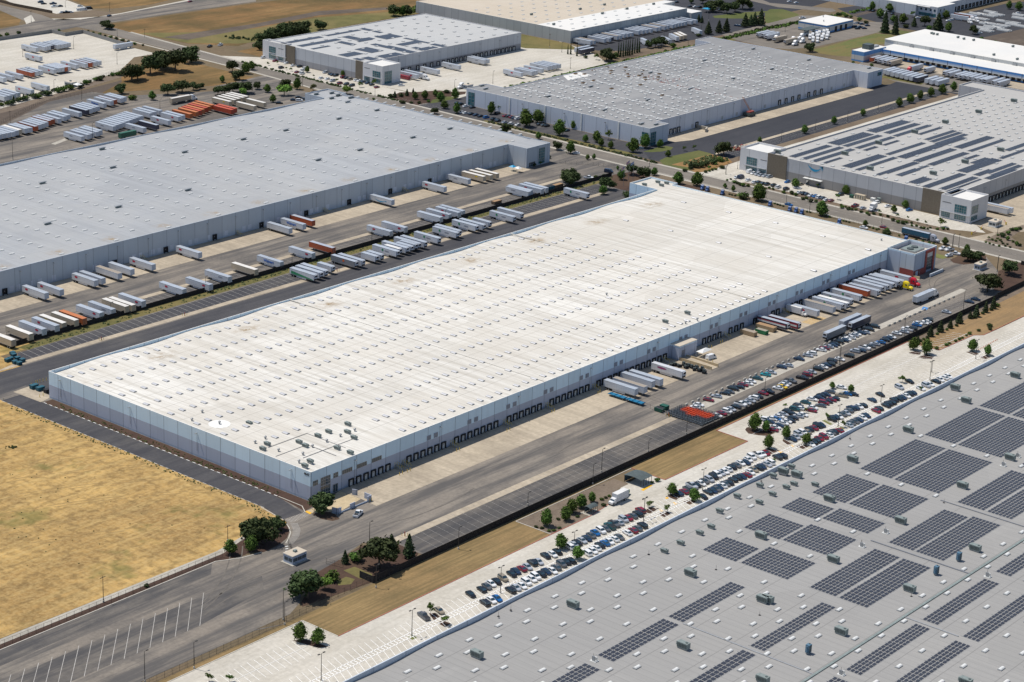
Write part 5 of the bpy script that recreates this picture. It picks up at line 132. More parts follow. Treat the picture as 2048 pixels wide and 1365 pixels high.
ground('bank',(.30,.195,.095),(.19,.135,.075),(.34,.22,.11),s1=.9,s2=.08,streak=(.03,.4,.5))
ground('rail',(.12,.095,.08),(.08,.065,.055),s1=.8,s2=.1,streak=(.01,.6,.5))
ground('flower',(.30,.22,.03),(.12,.13,.03),s1=1.5,s2=.4)
plain('yellow',(.75,.42,.03),.7); plain('bluep',(.06,.22,.5),.7)
def field():
    m,nt,b=newmat('field')
    p=pos(nt)
    big=noise(nt,p,.020,4,.6,.42,.60); mid=noise(nt,p,.09,4,.6,.45,.66); fine=noise(nt,p,.75,3,.6,.40,.62); fin2=noise(nt,p,.30,3,.6,.48,.64)
    f2=noise(nt,pos(nt,.60,.035,1,.25),1,3,.6,.44,.64); f3=noise(nt,pos(nt,.02,.40,1,.1),1,3,.6,.42,.62); f4=noise(nt,pos(nt,.03,.35,1,-.6),1,3,.6,.5,.64)
    c=mixc(nt,math_(nt,'MULTIPLY',big,.75),(.56,.365,.135),(.29,.175,.068))
    c=mixc(nt,math_(nt,'MULTIPLY',mid,.6),c,(.21,.135,.06))
    c=mixc(nt,math_(nt,'MULTIPLY',f2,.35),c,(.20,.135,.06))
    c=mixc(nt,math_(nt,'MULTIPLY',f3,.4),c,(.19,.13,.055))
    c=mixc(nt,math_(nt,'MULTIPLY',f4,.35),c,(.52,.38,.165))
    c=mixc(nt,math_(nt,'MULTIPLY',fine,.35),c,(.55,.40,.19)); c=mixc(nt,math_(nt,'MULTIPLY',fin2,.5),c,(.15,.10,.045))
    g=noise(nt,p,.028,4,.65,.58,.66); c=mixc(nt,math_(nt,'MULTIPLY',g,.6),c,(.13,.135,.045))
    nt.links.new(c,b.inputs['Base Color']); b.inputs['Roughness'].default_value=1; b.inputs['Specular IOR Level'].default_value=.05
field()
def roofmat(name,base,dark,tint,along='y',freq=.5,sa=.5,line=14.2,la=.25,patch=.35,stain=0):
    m,nt,b=newmat(name); p=pos(nt)
    s=(freq,.012) if along=='y' else (.012,freq)
    st=noise(nt,pos(nt,s[0],s[1],1),1,6,.75,.42,.64)
    c=mixc(nt,math_(nt,'MULTIPLY',st,sa),base,dark)
    c=mixc(nt,math_(nt,'MULTIPLY',noise(nt,p,.02,5,.65,.44,.58),patch),c,tint)
    c=mixc(nt,math_(nt,'MULTIPLY',noise(nt,p,.6,6,.75,.35,.75),.22),c,dark)
    # sheets of different age: blocks following the seams
    v=nd(nt,'ShaderNodeTexVoronoi'); v.distance='CHEBYCHEV'; v.inputs['Scale'].default_value=1
    nt.links.new(pos(nt,.018,.03,1),v.inputs['Vector'])
    sx=nd(nt,'ShaderNodeSeparateXYZ'); nt.links.new(v.outputs['Color'],sx.inputs[0])
    c=mixc(nt,math_(nt,'MULTIPLY',sx.outputs[0],.34),c,dark)
    x=nd(nt,'ShaderNodeSeparateXYZ'); nt.links.new(pos(nt,1/line,1/line,1),x.inputs[0])
    j=math_(nt,'LESS_THAN',math_(nt,'FRACT',x.outputs[1]),.3/line)
    j2=math_(nt,'LESS_THAN',math_(nt,'FRACT',math_(nt,'MULTIPLY',x.outputs[0],line/3.05)),.07)
    c=mixc(nt,math_(nt,'MULTIPLY',math_(nt,'MAXIMUM',j,math_(nt,'MULTIPLY',j2,.6)),la),c,tuple(v*.6 for v in dark))
    for st_ in ([stain] if stain and not isinstance(stain,list) else stain or []):
        stain=st_; pp=nd(nt,'ShaderNodeSeparateXYZ'); nt.links.new(pos(nt),pp.inputs[0])
        fx=math_(nt,'ABSOLUTE',math_(nt,'SUBTRACT',math_(nt,'FRACT',math_(nt,'DIVIDE',math_(nt,'ADD',pp.outputs[0],stain[0]),stain[1])),.5))
        my=math_(nt,'SUBTRACT',1,math_(nt,'DIVIDE',math_(nt,'ABSOLUTE',math_(nt,'SUBTRACT',pp.outputs[1],stain[2])),stain[3]),True)
        mx=math_(nt,'SUBTRACT',1,math_(nt,'MULTIPLY',fx,5.),True)
        k=math_(nt,'MULTIPLY',math_(nt,'MULTIPLY',mx,my),noise(nt,p,.25,6,.8,.42,.62))
        c=mixc(nt,math_(nt,'MULTIPLY',k,1.3,True),c,(.30,.22,.13))
    nt.links.new(c,b.inputs['Base Color']); b.inputs['Roughness'].default_value=.75; b.inputs['Specular IOR Level'].default_value=.15
roofmat('roof_m',(.735,.715,.665),(.46,.43,.375),(.62,.58,.51),'y',.38,.85,14.2,.5,.5,stain=[(4+24,48.8,131,6)])
roofmat('roof_nw',(.385,.40,.415),(.28,.29,.305),(.43,.43,.42),'y',.3,.6,15.5,.3,.5,stain=(10,33,273,5))
roofmat('roof_se',(.335,.328,.315),(.25,.246,.24),(.345,.335,.315),'y',.55,.4,14.2,.5,.35)
roofmat('roof_ne',(.30,.30,.30),(.185,.19,.20),(.36,.36,.355),'x',.25,.6,20,.2,.5)
roofmat('roof_n',(.47,.475,.47),(.38,.385,.385),(.52,.51,.49),'y',.3,.3,15,.15,.3)
roofmat('roof_e',(.43,.42,.40),(.35,.345,.335),(.46,.445,.42),'y',.3,.3,15,.15,.3)
roofmat('roof_white',(.64,.635,.615),(.70,.69,.66),(.78,.74,.68),'y',.2,.3,20,.15,.3)
roofmat('roof_tan',(.56,.50,.42),(.45,.38,.29),(.5,.43,.33),'y',.3,.3,15,.2,.3)
def wallmat(name,up,lo=None,zs=0,joint=7.85,base=None,zb=.9,off=0,jd=.45,panelvar=.06):
    m,nt,b=newmat(name)
    x=nd(nt,'ShaderNodeSeparateXYZ'); nt.links.new(pos(nt),x.inputs[0]); z=x.outputs[2]
    c=up
    if lo: c=mixc(nt,math_(nt,'LESS_THAN',z,zs),up,lo)
    if base: c=mixc(nt,math_(nt,'LESS_THAN',z,zb),c,base)
    h=math_(nt,'DIVIDE',math_(nt,'ADD',math_(nt,'ADD',x.outputs[0],x.outputs[1]),off),joint)
    fr=math_(nt,'FRACT',h)
    wn=nd(nt,'ShaderNodeTexWhiteNoise',noise_dimensions='1D'); nt.links.new(math_(nt,'FLOOR',h),wn.inputs[1])
    c=mixc(nt,math_(nt,'MULTIPLY',wn.outputs[0],panelvar*2),c if not isinstance(c,tuple) else c,(.05,.06,.08))
    c=mixc(nt,math_(nt,'MULTIPLY',math_(nt,'LESS_THAN',fr,.28/joint),jd),c,(.06,.07,.1))
    dirt=noise(nt,pos(nt,.5,.5,.08),1,5,.7,.5,.8)
    c=mixc(nt,math_(nt,'MULTIPLY',dirt,.15),c,(.15,.14,.13))
    nt.links.new(c,b.inputs['Base Color']); b.inputs['Roughness'].default_value=.85; b.inputs['Specular IOR Level'].default_value=.2
wallmat('wall_m',(.66,.82,.94),(.46,.50,.60),5.8,7.85,(.34,.40,.50),.8,jd=.55)
wallmat('wall_mt',(.63,.77,.88),(.46,.51,.60),11.4,7,None)
wallmat('wall_nw',(.50,.55,.61),None,0,9.2)
wallmat('wall_se',(.56,.62,.70),None,0,14)
wallmat('wall_ne',(.62,.66,.74),None,0,9)
wallmat('wall_n',(.50,.52,.56),(.33,.33,.35),4.3,7.3)
wallmat('wall_ntower',(.66,.66,.68),None,0,30)
wallmat('wall_e',(.47,.48,.51),(.29,.28,.275),5.2,7.6)
wallmat('wall_etower',(.68,.68,.70),None,0,40)
wallmat('wall_nn',(.47,.49,.50),None,0,7)
wallmat('wall_fe',(.62,.64,.68),None,0,8)
wallmat('wall_cold',(.66,.66,.64),(.13,.32,.62),1.4,12)
wallmat('wall_shop',(.14,.32,.62),(.62,.62,.60),4.6,8,(.14,.32,.62),1.2)
def canopy_mat():
    m,nt,b=newmat('canopy_blue')
    x=nd(nt,'ShaderNodeSeparateXYZ'); nt.links.new(pos(nt),x.inputs[0])
    mr=nd(nt,'ShaderNodeMapRange'); nt.links.new(x.outputs[2],mr.inputs[0]); mr.inputs[1].default_value=3.2; mr.inputs[2].default_value=5.6
    c=mixc(nt,mr.outputs[0],(.66,.70,.72),(.06,.24,.60))
    c=mixc(nt,math_(nt,'LESS_THAN',math_(nt,'FRACT',math_(nt,'DIVIDE',x.outputs[1],11.9)),.04),c,(.04,.06,.12))
    nt.links.new(c,b.inputs['Base Color'])
canopy_mat()
plain('brown_panel',(.16,.135,.105),.8); plain('red_panel',(.23,.055,.05),.7); plain('redframe',(.32,.07,.06),.6)
plain('parapet_cap',(.72,.70,.66),.7); plain('white_paint',(.72,.72,.70),.5); plain('paint_line',(.44,.42,.39),.8,var=.25,scale=.5); plain('paint_white',(.86,.85,.82),.8,var=.12); plain('kerb',(.50,.47,.41),.85); plain('kerb_red',(.36,.12,.09),.85,var=.3)
plain('glass',(.03,.06,.085),.08,0,.3,.4,.8); plain('glass_teal',(.03,.13,.16),.1,0,.4,.4,.8); plain('black',(.018,.018,.022),.7); plain('rubber',(.02,.02,.022),.85)
plain('dark_metal',(.05,.045,.04),.6); plain('galv',(.36,.37,.38),.5,.3); plain('hvac',(.22,.26,.25),.6,.1,.2); plain('hvac_dark',(.08,.10,.10),.6,.1,.2); plain('hvac_blue',(.10,.19,.27),.6,.1,.2)
plain('skylight',(.50,.50,.52),.35,spec=.5); plain('skylight_w',(.66,.66,.64),.35); plain('wood',(.35,.22,.12),.9); plain('orange_k',(.55,.12,.03),.7); plain('screen_black',(.022,.021,.022),.95,var=.3); plain('fence_brown',(.10,.075,.055),.9)
plain('door_white',(.62,.62,.60),.6); plain('louver',(.20,.21,.24),.6); plain('pipe_dark',(.16,.17,.19),.6)
plain('red_mark',(.45,.03,.06),.5); plain('green_mark',(.04,.25,.12),.5); plain('blue_mark',(.02,.12,.45),.5); plain('swoosh_blue',(.02,.28,.50),.5); plain('grey_mark',(.25,.26,.3),.5); plain('yellow_mark',(.7,.5,.05),.5); plain('purple_mark',(.28,.05,.16),.5)
def solar():
    m,nt,b=newmat('solar'); f=noise(nt,pos(nt),.15,3,.6,.3,.7)
    c=mixc(nt,f,(.036,.038,.050),(.052,.055,.068)); nt.links.new(c,b.inputs['Base Color']); b.inputs['Roughness'].default_value=.25; b.inputs['Specular IOR Level'].default_value=.45
solar()
def leafmat(name,a,b2,c3):
    m,nt,b=newmat(name)
    g=nd(nt,'ShaderNodeNewGeometry'); oi=nd(nt,'ShaderNodeObjectInfo')
    c=mixc(nt,g.outputs['Random Per Island'],a,b2)
    n=noise(nt,pos(nt,src='obj'),5,3,.6,.4,.65); c=mixc(nt,math_(nt,'MULTIPLY',n,.6),c,c3)
    hs=nd(nt,'ShaderNodeHueSaturation'); nt.links.new(c,hs.inputs['Color'])
    nt.links.new(math_(nt,'ADD',math_(nt,'MULTIPLY',oi.outputs['Random'],.5),.75),hs.inputs['Value'])
    nt.links.new(math_(nt,'ADD',math_(nt,'MULTIPLY',oi.outputs['Random'],.04),.48),hs.inputs['Hue'])
    nt.links.new(hs.outputs[0],b.inputs['Base Color']); b.inputs['Roughness'].default_value=.8; b.inputs['Specular IOR Level'].default_value=.15
leafmat('leaf_dark',(.028,.044,.016),(.055,.08,.028),(.075,.095,.036))
leafmat('leaf_mid',(.042,.078,.016),(.085,.145,.028),(.13,.20,.045))
leafmat('leaf_light',(.10,.18,.03),(.15,.24,.04),(.19,.28,.06))
leafmat('leaf_olive',(.09,.11,.04),(.13,.15,.06),(.16,.17,.08))
leafmat('leaf_pine',(.028,.045,.022),(.05,.07,.03),(.075,.095,.04))
plain('bark',(.11,.085,.06),.9)
# ------------------------------------------------------------------ mesh helpers
class MB:
    def __init__(s): s.v=[];s.f=[];s.mi=[];s.mats=[]
    def m(s,mat):
        if mat not in s.mats: s.mats.append(mat)
        return s.mats.index(mat)
    def face(s,pts,mat):
        i=len(s.v); s.v+= [tuple(p) for p in pts]; s.f.append(tuple(range(i,i+len(pts)))); s.mi.append(s.m(mat))
    def box(s,x0,x1,y0,y1,z0,z1,mat,top=None,bot=True,mats=None,inset=0):
        i=len(s.v); k=inset
        s.v+=[(x0,y0,z0),(x1,y0,z0),(x1,y1,z0),(x0,y1,z0),(x0+k,y0+k,z1),(x1-k,y0+k,z1),(x1-k,y1-k,z1),(x0+k,y1-k,z1)]
        F=[(4,5,6,7),(0,1,5,4),(1,2,6,5),(2,3,7,6),(3,0,4,7)]; mm=[top or mat]+[mat]*4
        if mats: mm=[top or mat,mats.get('-y',mat),mats.get('+x',mat),mats.get('+y',mat),mats.get('-x',mat)]
        if bot: F.append((3,2,1,0)); mm.append(mat)
        for f,q in zip(F,mm): s.f.append(tuple(i+j for j in f)); s.mi.append(s.m(q))
    def cyl(s,p0,p1,r0,r1,mat,n=8,cap=True):
        a=Vector(p0);b=Vector(p1);d=(b-a).normalized(); u=d.orthogonal().normalized(); w=d.cross(u); i=len(s.v)
        for c,r in ((a,r0),(b,r1)):
            for k in range(n):
                t=2*math.pi*k/n; s.v.append(tuple(c+u*math.cos(t)*r+w*math.sin(t)*r))
        for k in range(n):
            s.f.append((i+k,i+(k+1)%n,i+n+(k+1)%n,i+n+k)); s.mi.append(s.m(mat))
        if cap:
            s.f.append(tuple(i+n+k for k in range(n))); s.mi.append(s.m(mat)); s.f.append(tuple(i+n-1-k for k in range(n))); s.mi.append(s.m(mat))
    def loft(s,secs,mat,closed=True,caps=True):
        n=len(secs[0]); i=len(s.v)
        for q in secs: s.v+=[tuple(p) for p in q]
        for a in range(len(secs)-1):
            for k in range(n if closed else n-1):
                s.f.append((i+a*n+k,i+a*n+(k+1)%n,i+(a+1)*n+(k+1)%n,i+(a+1)*n+k)); s.mi.append(s.m(mat))
        if caps:
            s.f.append(tuple(i+k for k in reversed(range(n)))); s.mi.append(s.m(mat)); j=i+(len(secs)-1)*n; s.f.append(tuple(j+k for k in range(n))); s.mi.append(s.m(mat))
    def mesh(s,name):
        me=bpy.data.meshes.new(name); me.from_pydata(s.v,[],s.f)
        for q in s.mats: me.materials.append(M[q])
        me.polygons.foreach_set('material_index',s.mi); me.update(); return me
    def build(s,name,parent=None,loc=None):
        return put(name,s.mesh(name),parent,loc)
def put(name,me,parent=None,loc=None,rz=0,scale=None):
    o=bpy.data.objects.new(name,me); COL.objects.link(o)
    if parent: o.parent=parent
    if loc: o.location=loc
    if rz: o.rotation_euler=(0,0,rz)
    if scale: o.scale=scale
    return o
def tag(o,label=None,cat=None,group=None,kind=None):
    if label: o['label']=label
    if cat: o['category']=cat
    if group: o['group']=group
    if kind: o['kind']=kind
    return o
def empty(name,loc=(0,0,0),rz=0):
    o=bpy.data.objects.new(name,None); o.empty_display_size=1; COL.objects.link(o); o.location=loc; o.rotation_euler=(0,0,rz); return o
ON=['zeroth','first','second','third','fourth','fifth','sixth','seventh','eighth','ninth','tenth','eleventh','twelfth','thirteenth','fourteenth','fifteenth','sixteenth','seventeenth','eighteenth','nineteenth']
TN=['','','twent','thirt','fort','fift','sixt','sevent','eight','ninet']
def ordw(n):
    if n<20: return ON[n]
    return TN[n//10]+('ieth' if n%10==0 else 'y-'+ON[n%10])
CAM=Vector(CAMLOC)
def cdist(x,y): return math.hypot(x-CAM.x,y-CAM.y)
SEEN={}
def uniq(l):
    SEEN[l]=SEEN.get(l,0)+1
    return l
# ------------------------------------------------------------------ ground
def LZ(l): return .02*l
ZONES+=[('service_road','asphm',1.5,[(-15.2,158),(-15.3,9),(-18,-4),(-9,-5),(-5.2,11),(-5.2,146),(-5.5,158)]),('truck_lane','asphm',1.5,[(-60,162),(-6,163.8),(2,165),(2,148),(412,148),(412,166),(448,168),(448,185),(0,184.5),(-60,184)]),('stall_bay','asphb',1.6,[(-4,-61.8),(163,-61.8),(163,-45.9),(-4,-45.9)]),('stall_bay','asphm',1.6,[(24,198.4),(430,201.6),(430,189.1),(18,189.1)]),('stall_bay','asphb',1.6,[(60,206.9),(440,206.9),(440,219.9),(60,217.7)]),('lot_edge','asphb',1.6,[(-400,-13),(-147,-13),(-60,-13.2),(-66,-19),(-150,-21),(-400,-22)]),('lot_bays','asphb',1.7,[(-74,-29),(-55,-32),(-62,-40),(-94,-44),(-300,-43),(-300,-30),(-150,-29)])]
g=MB(); g.face([(-900,-900,0),(5000,-900,0),(5000,5000,0),(-900,5000,0)],'terrain'); tag(g.build('terrain'),kind='structure')
from mathutils.geometry import tessellate_polygon
ZC={}
for zi,(nm,mat,lev,pts) in enumerate(ZONES):
    z=LZ(lev)+.0007*(zi%7)
    me=MB(); vs=[Vector((x,y,z)) for x,y in pts]
    area=sum(pts[i-1][0]*pts[i][1]-pts[i][0]*pts[i-1][1] for i in range(len(pts)))
    tr=tessellate_polygon([vs])
    me.v=[tuple(v) for v in vs]
    for t in tr:
        a,b,c=[vs[i] for i in t]
        if (b-a).cross(c-a).z<0: t=(t[0],t[2],t[1])
        me.f.append(tuple(t)); me.mi.append(me.m(mat))
    tag(me.build(nm),kind='structure')
def kerb(pts,w=.3,h=.14,mat='kerb',name='kerb',z=0.0):
    mb=MB()
    for a,b in zip(pts[:-1],pts[1:]):
        a=Vector(a);b=Vector(b);d=(b-a).normalized();n=Vector((-d.y,d.x))*w/2; b=b+d*.02
        q=[a-n,b-n,b+n,a+n]
        i=len(mb.v); mb.v+=[(p.x,p.y,z) for p in q]+[(p.x,p.y,z+h) for p in q]
        for f in ((4,5,6,7),(0,1,5,4),(1,2,6,5),(2,3,7,6),(3,0,4,7)): mb.f.append(tuple(i+j for j in f)); mb.mi.append(mb.m(mat))
    return tag(mb.build(name),kind='structure')
kerb([(-68.6,-80.3),(38.6,-79.8),(60.9,-79.9),(72.1,-78.5),(78,-77.6)],mat='kerb_red')
kerb([(107.8,-63.7),(107.8,-79.4),(163,-79.7),(163.7,-64.3),(317,-63.4),(317.3,-79.4),(348,-80.2),(351.4,-83.4),(560,-83.9)],mat='kerb_red',h=.18)
kerb([(-400,-64.6),(-68.7,-64.6),(-68.6,-80.3)]); kerb([(39,-79.6),(38.8,-63.8),(74,-64),(107.8,-63.6)])
kerb([(-400,-12.6),(-147,-12.7),(-58,-12.8),(-50,-17),(-42,-18.5)],mat='kerb',w=.35)
kerb([(-31.5,-19.2),(-28.3,-17.3),(-24.2,-14.2),(-21.4,-10.6),(-19.6,-7.5)],w=.35)
kerb([(-4.9,11.5),(-5.0,-.6),(-8.2,-5.4)],w=.3); kerb([(-16,9),(-18.2,-4.6)],w=.3)
kerb([(488.1,-300),(490.2,0),(493.1,150)],w=.35); kerb([(494.1,267),(498.6,409)],w=.35); kerb([(503.8,550),(515,700)],w=.35)
kerb([(474.1,-300),(473.9,-48)],w=.35); kerb([(474.3,-20),(476,100),(479.4,200)],w=.35); kerb([(480.5,300),(482,384),(486,478)],w=.35)
kerb([(19,189.0),(190,201.4)],w=.01) if False else None
def lines(segs,w,name='road_markings',mat='paint_line',z=.075):
    mb=MB()
    for x0,y0,x1,y1 in segs:
        d=Vector((x1-x0,y1-y0)).normalized(); n=Vector((-d.y,d.x))*w/2
        mb.face([(x0-n.x,y0-n.y,z),(x1-n.x,y1-n.y,z),(x1+n.x,y1+n.y,z),(x0+n.x,y0+n.y,z)][::1],mat)
    return tag(mb.build(name),kind='structure')
def rng(a,b,s):
    x=a
    while x<b: yield x; x+=s
lines([(x,-89.2,x-1.9,-94.9) for x in rng(-140,440,2.74)]+[(x,-97.3,x-2.6,-102.4) for x in rng(-140,440,2.74)],.16,mat='paint_white')
lines([(-140,-94.9,450,-94.9),(-140,-97.2,450,-97.2)]+[(x,-94.9,x,-97.2) for x in rng(-140,440,1.5)],.32,mat='paint_white')
lines([(168,-76.8,350,-76.8)]+[(x,-71.2,x+3.6,-83.8) for x in rng(176,346,2.9)],.16,mat='paint_white')
lines([(-160,-78,-80,-78)]+[(x,-72.6,x-2.4,-83.4) for x in rng(-158,-79,2.74)],.16,mat='paint_white')
lines([(x,-43.4,x-2.9,-61.6) for x in rng(5,166,3.75)],.07)
lines([(x,198.8+(x-20)*.012,x-1,189.2) for x in rng(22,425,3.7)],.13)
lines([(x,217.6,x-.3,207.6) for x in rng(62,424,3.75)],.12)
lines([(-77-5.15*k,-27.6,-77-5.15*k-16.8,-44.2) for k in range(20)],.17)
lines([(x,194.8,x,186.6) for x in rng(545,800,3.7)],.13)
lines([(x,-48,x+1,-61) for x in rng(330,400,2.9)],.1)
lines([(499,y,508,y) for y in rng(20,160,2.9)],.1); lines([(502,y,508,y) for y in rng(385,560,2.9)],.1); lines([(519.5,y,514,y+.5) for y in rng(15,60,2.9)],.1)
lines([(-5.0,y,-5.0,y+1.7) for y in rng(12,145,3.35)],.36,'kerb_dashes','white_paint',z=.14)
lines([(-15.5,y,-15.5,y+1.9) for y in rng(8,158,3.35)],.3,'kerb_dashes','kerb',z=.1)
lines([(485+.012*y-1.6*(y<0)*0-1.8,y,485+.012*(y+3)-1.8,y+3) for y in rng(-60,150,9)],.13)
a0=(-18.6,-8.3)
arc=[(-18.6,-8.3),(-21.6,-12.8),(-25.6,-16.2),(-31.4,-19.1)]
sg=[]
for i in range(24):
    t=i/23*3; k=min(int(t),2); f=t-k; x=arc[k][0]*(1-f)+arc[k+1][0]*f; y=arc[k][1]*(1-f)+arc[k+1][1]*f
    sg.append((x,y,x+1.9,y-1.9))
lines(sg,.22,'crosswalk'); lines([(-8.8-i*.85,-4.8,-8.8-i*.85,-8.3) for i in range(11)],.22,'crosswalk')
lines([(-33.5-1.3*i,-21-1.4*i,-32.4-1.3*i,-21.3-1.4*i) for i in range(6)],.5,'crosswalk','white_paint')
lines([(560+10*i,385.6,570+10*i,385.6) for i in range(50)]+[(560+10*i,387.1,570+10*i,387.1) for i in range(50)],.16,'railway_track','dark_metal',z=.12)
lines([(306+i*.85,-14,306.2+i*.85,-19.4) for i in range(0,16)],.22,'dock_hatching','yellow',z=.07)

ground('tyre',(.13,.118,.105),(.19,.168,.144),s1=.8,s2=.1)
def arcs(L,w=.45,name='tyre_marks'):
    mb=MB()
    for cx,cy,r,a0,a1 in L:
        n=max(6,int(abs(a1-a0)*r/3)); 
        for k in range(n):
            p=[]
            for t,rr in ((k/n,r-w/2),(k/n,r+w/2),((k+1)/n,r+w/2),((k+1)/n,r-w/2)):
                a=a0+(a1-a0)*t; p.append((cx+rr*math.cos(a),cy+rr*math.sin(a),.052))
            mb.face(p,'tyre')
    tag(mb.build(name),kind='structure')
arcs([(-120,60,100,-1.2,-.75),(-118,62,104,-1.25,-.7),(-60,-120,85,1.0,1.9),(-60,-120,89,1.0,1.85),(30,60,96,-1.9,-1.35),(120,-120,88,1.35,1.8),(190,-28,14,1.2,3.6),(190,-28,16.5,1.1,3.4),(188,-30,20,1.3,3.3),(330,60,93,-1.7,-1.3),(420,-60,35,1.4,2.6),(425,-60,40,1.5,2.5),(-30,-60,30,1.2,2.2)],.4)

ground('track',(.30,.20,.085),(.38,.26,.11),s1=.8,s2=.15)
def tracks():
    rd=random.Random(5); L=[]
    for k in range(9):
        r=180+14*k; L+=[(-150,-130,r,.75+rd.uniform(-.03,.03),1.35),(-150,-130,r+1.9,.75,1.35)]
    mb=MB()
    for cx,cy,r,a0,a1 in L:
        n=40
        for k in range(n):
            if rd.random()<.3: continue
            p=[]
            for t,rr in ((k/n,r-.22),(k/n,r+.22),((k+1)/n,r+.22),((k+1)/n,r-.22)):
                a=a0+(a1-a0)*t; x,y=cx+rr*math.cos(a),cy+rr*math.sin(a); p.append((x,y,.04))
            if all(q[0]<-17.5 and q[1]>-5 and q[1]<158 for q in p): mb.face(p,'track')
    tag(mb.build('field_tracks'),kind='structure')
tracks()
# ------------------------------------------------------------------ buildings
def offset(poly,d):
    n=len(poly); out=[]
    for i in range(n):
        p0=Vector(poly[i-1]);p=Vector(poly[i]);p1=Vector(poly[(i+1)%n])
        a=(p-p0).normalized();b=(p1-p).normalized(); na=Vector((-a.y,a.x)); nb=Vector((-b.y,b.x))
        out.append(tuple(p+(na+nb)*d))
    return out
def walls(root,poly,h,mat,pt=.35,inner=2.2,name='wall',cap='parapet_cap',skip=()):
    """outer faces, parapet top and inner parapet faces of a rectilinear outline (counter-clockwise)"""
    mb=MB(); q=offset(poly,pt); n=len(poly)
    for i in range(n):
        if i in skip: continue
        a,b=poly[i],poly[(i+1)%n]; c,d=q[i],q[(i+1)%n]
        mb.face([(*a,0),(*b,0),(*b,h),(*a,h)],mat)
        mb.face([(*a,h),(*b,h),(*d,h),(*c,h)],cap)
        mb.face([(*d,h-inner),(*c,h-inner),(*c,h),(*d,h)],mat)
    return mb.build(name,root)
def roof(root,rects,h,mat,name='roof',wave=None):
    mb=MB()
    for (x0,x1,y0,y1) in rects:
        if not wave: mb.face([(x0,y0,h),(x1,y0,h),(x1,y1,h),(x0,y1,h)],mat); continue
        nx=max(2,int((x1-x0)/4)); ny=max(2,int((y1-y0)/4)); i=len(mb.v)
        for b in range(ny+1):
            for a in range(nx+1):
                x=x0+(x1-x0)*a/nx; y=y0+(y1-y0)*b/ny; mb.v.append((x,y,h+wave(x,y)))
        for b in range(ny):
            for a in range(nx):
                k=i+b*(nx+1)+a; mb.f.append((k,k+1,k+nx+2,k+nx+1)); mb.mi.append(mb.m(mat))
    return mb.build(name,root)
def bldg(name,label,cat='warehouse'):
    return tag(empty(name),label,cat)
def many(root,name,mesh,pts,n=100,rz=0,label=None):
    """the n nearest as parts, the rest joined in one part"""
    pts=sorted(pts,key=lambda p:cdist(p[0],p[1]))
    for p in pts[:n]: put(name,mesh,root,p[:3],rz if len(p)<4 else p[3])
    if len(pts)>n:
        mb=MB(); vs=[v.co.copy() for v in mesh.vertices]; ps=[(tuple(q.vertices),mesh.materials[q.material_index].name) for q in mesh.polygons]
        for p in pts[n:]:
            Rm=Matrix.Rotation(rz if len(p)<4 else p[3],3,'Z'); i=len(mb.v)
            mb.v+=[tuple(Rm@v+Vector(p[:3])) for v in vs]
            for f,m in ps: mb.f.append(tuple(i+j for j in f)); mb.mi.append(mb.m(m))
        tag(mb.build(name,root),kind='stuff')
def skymesh(nm,l,w,h,mat,curb='galv'):
    mb=MB(); mb.box(-l/2-.1,l/2+.1,-w/2-.1,w/2+.1,-.3,h*.45,curb,bot=False)
    mb.loft([[(x,-w/2,h*.46),(x,-w/3.2,h*.85),(x,0,h),(x,w/3.2,h*.85),(x,w/2,h*.46)] for x in (-l/2,-l/2+.08,l/2-.08,l/2)],mat,closed=True); return mb.mesh(nm)
SKM=skymesh('skylight_grey',2.6,1.4,.5,'skylight','galv'); SKW=skymesh('skylight_white',2.5,1.15,.5,'skylight_w'); SKN=skymesh('skylight_flat',2.7,1.1,.5,'skylight_w','skylight_w')
def hvacmesh(nm,l,w,h,mat):
    mb=MB(); mb.box(-l/2,l/2,-w/2,w/2,.35,h,mat); mb.box(-l/2+.1,l/2-.1,-w/2-.03,-w/2,.6,h-.3,'hvac_dark')
    mb.box(-l/2-.55,-l/2+.002,-w/2+.3,w/2-.3,.8,h-.25,mat,inset=.1); mb.box(-l/2+.2,l/2-.2,-w/2+.2,w/2-.2,-.3,.36,'galv')
    for sx in (.28,):
        mb.cyl((sx*l,0,h),(sx*l,0,h+.16),w*.2,w*.2,'hvac_dark',10)
    for k in range(3): mb.box(-l/2+l*(k+.5)/3-.04,-l/2+l*(k+.5)/3+.04,-w/2-.06,-w/2-.03,.4,h-.1,mat)
    return mb.mesh(nm)
HV=hvacmesh('air_handler',3.7,1.9,2.2,'hvac'); HVS=hvacmesh('air_handler_small',2.5,1.3,1.35,'hvac'); HVB=hvacmesh('air_handler_blue',1.6,1.3,3.0,'hvac_blue')
mb=MB(); mb.box(-1.6,1.6,-.5,.5,-.3,.6,'hvac'); mb.box(-2.2,2.2,-.95,.95,.75,1.05,'galv',inset=.15); mb.box(-1.5,1.5,-.4,.4,.6,.75,'hvac_dark'); HVL=mb.mesh('exhaust_unit')
mb=MB(); mb.cyl((0,0,-.2),(0,0,.7),.3,.3,'galv',10); mb.cyl((0,0,.7),(0,0,1.1),.55,.5,'galv',12); mb.cyl((0,0,1.1),(0,0,1.35),.5,.15,'galv',12); VENT=mb.mesh('roof_vent')
mb=MB(); mb.box(-.9,.9,-1.1,1.1,-.2,.12,'skylight_w'); mb.box(-.6,-.3,-.5,.5,.1,1.7,'galv'); mb.box(.1,.5,-.8,.1,.1,1.3,'skylight_w'); mb.box(.2,.5,.3,.9,.1,1.0,'galv'); mb.cyl((-.45,0,1.7),(-.45,0,2.6),.05,.05,'dark_metal',6); INV=mb.mesh('inverter_rack')
mb=MB(); mb.box(-1.3,1.3,-.8,.8,0,.55,'wood'); mb.box(-1.1,1.1,-.6,.6,.55,.7,'dark_metal'); WOODB=mb.mesh('timber_kerb')
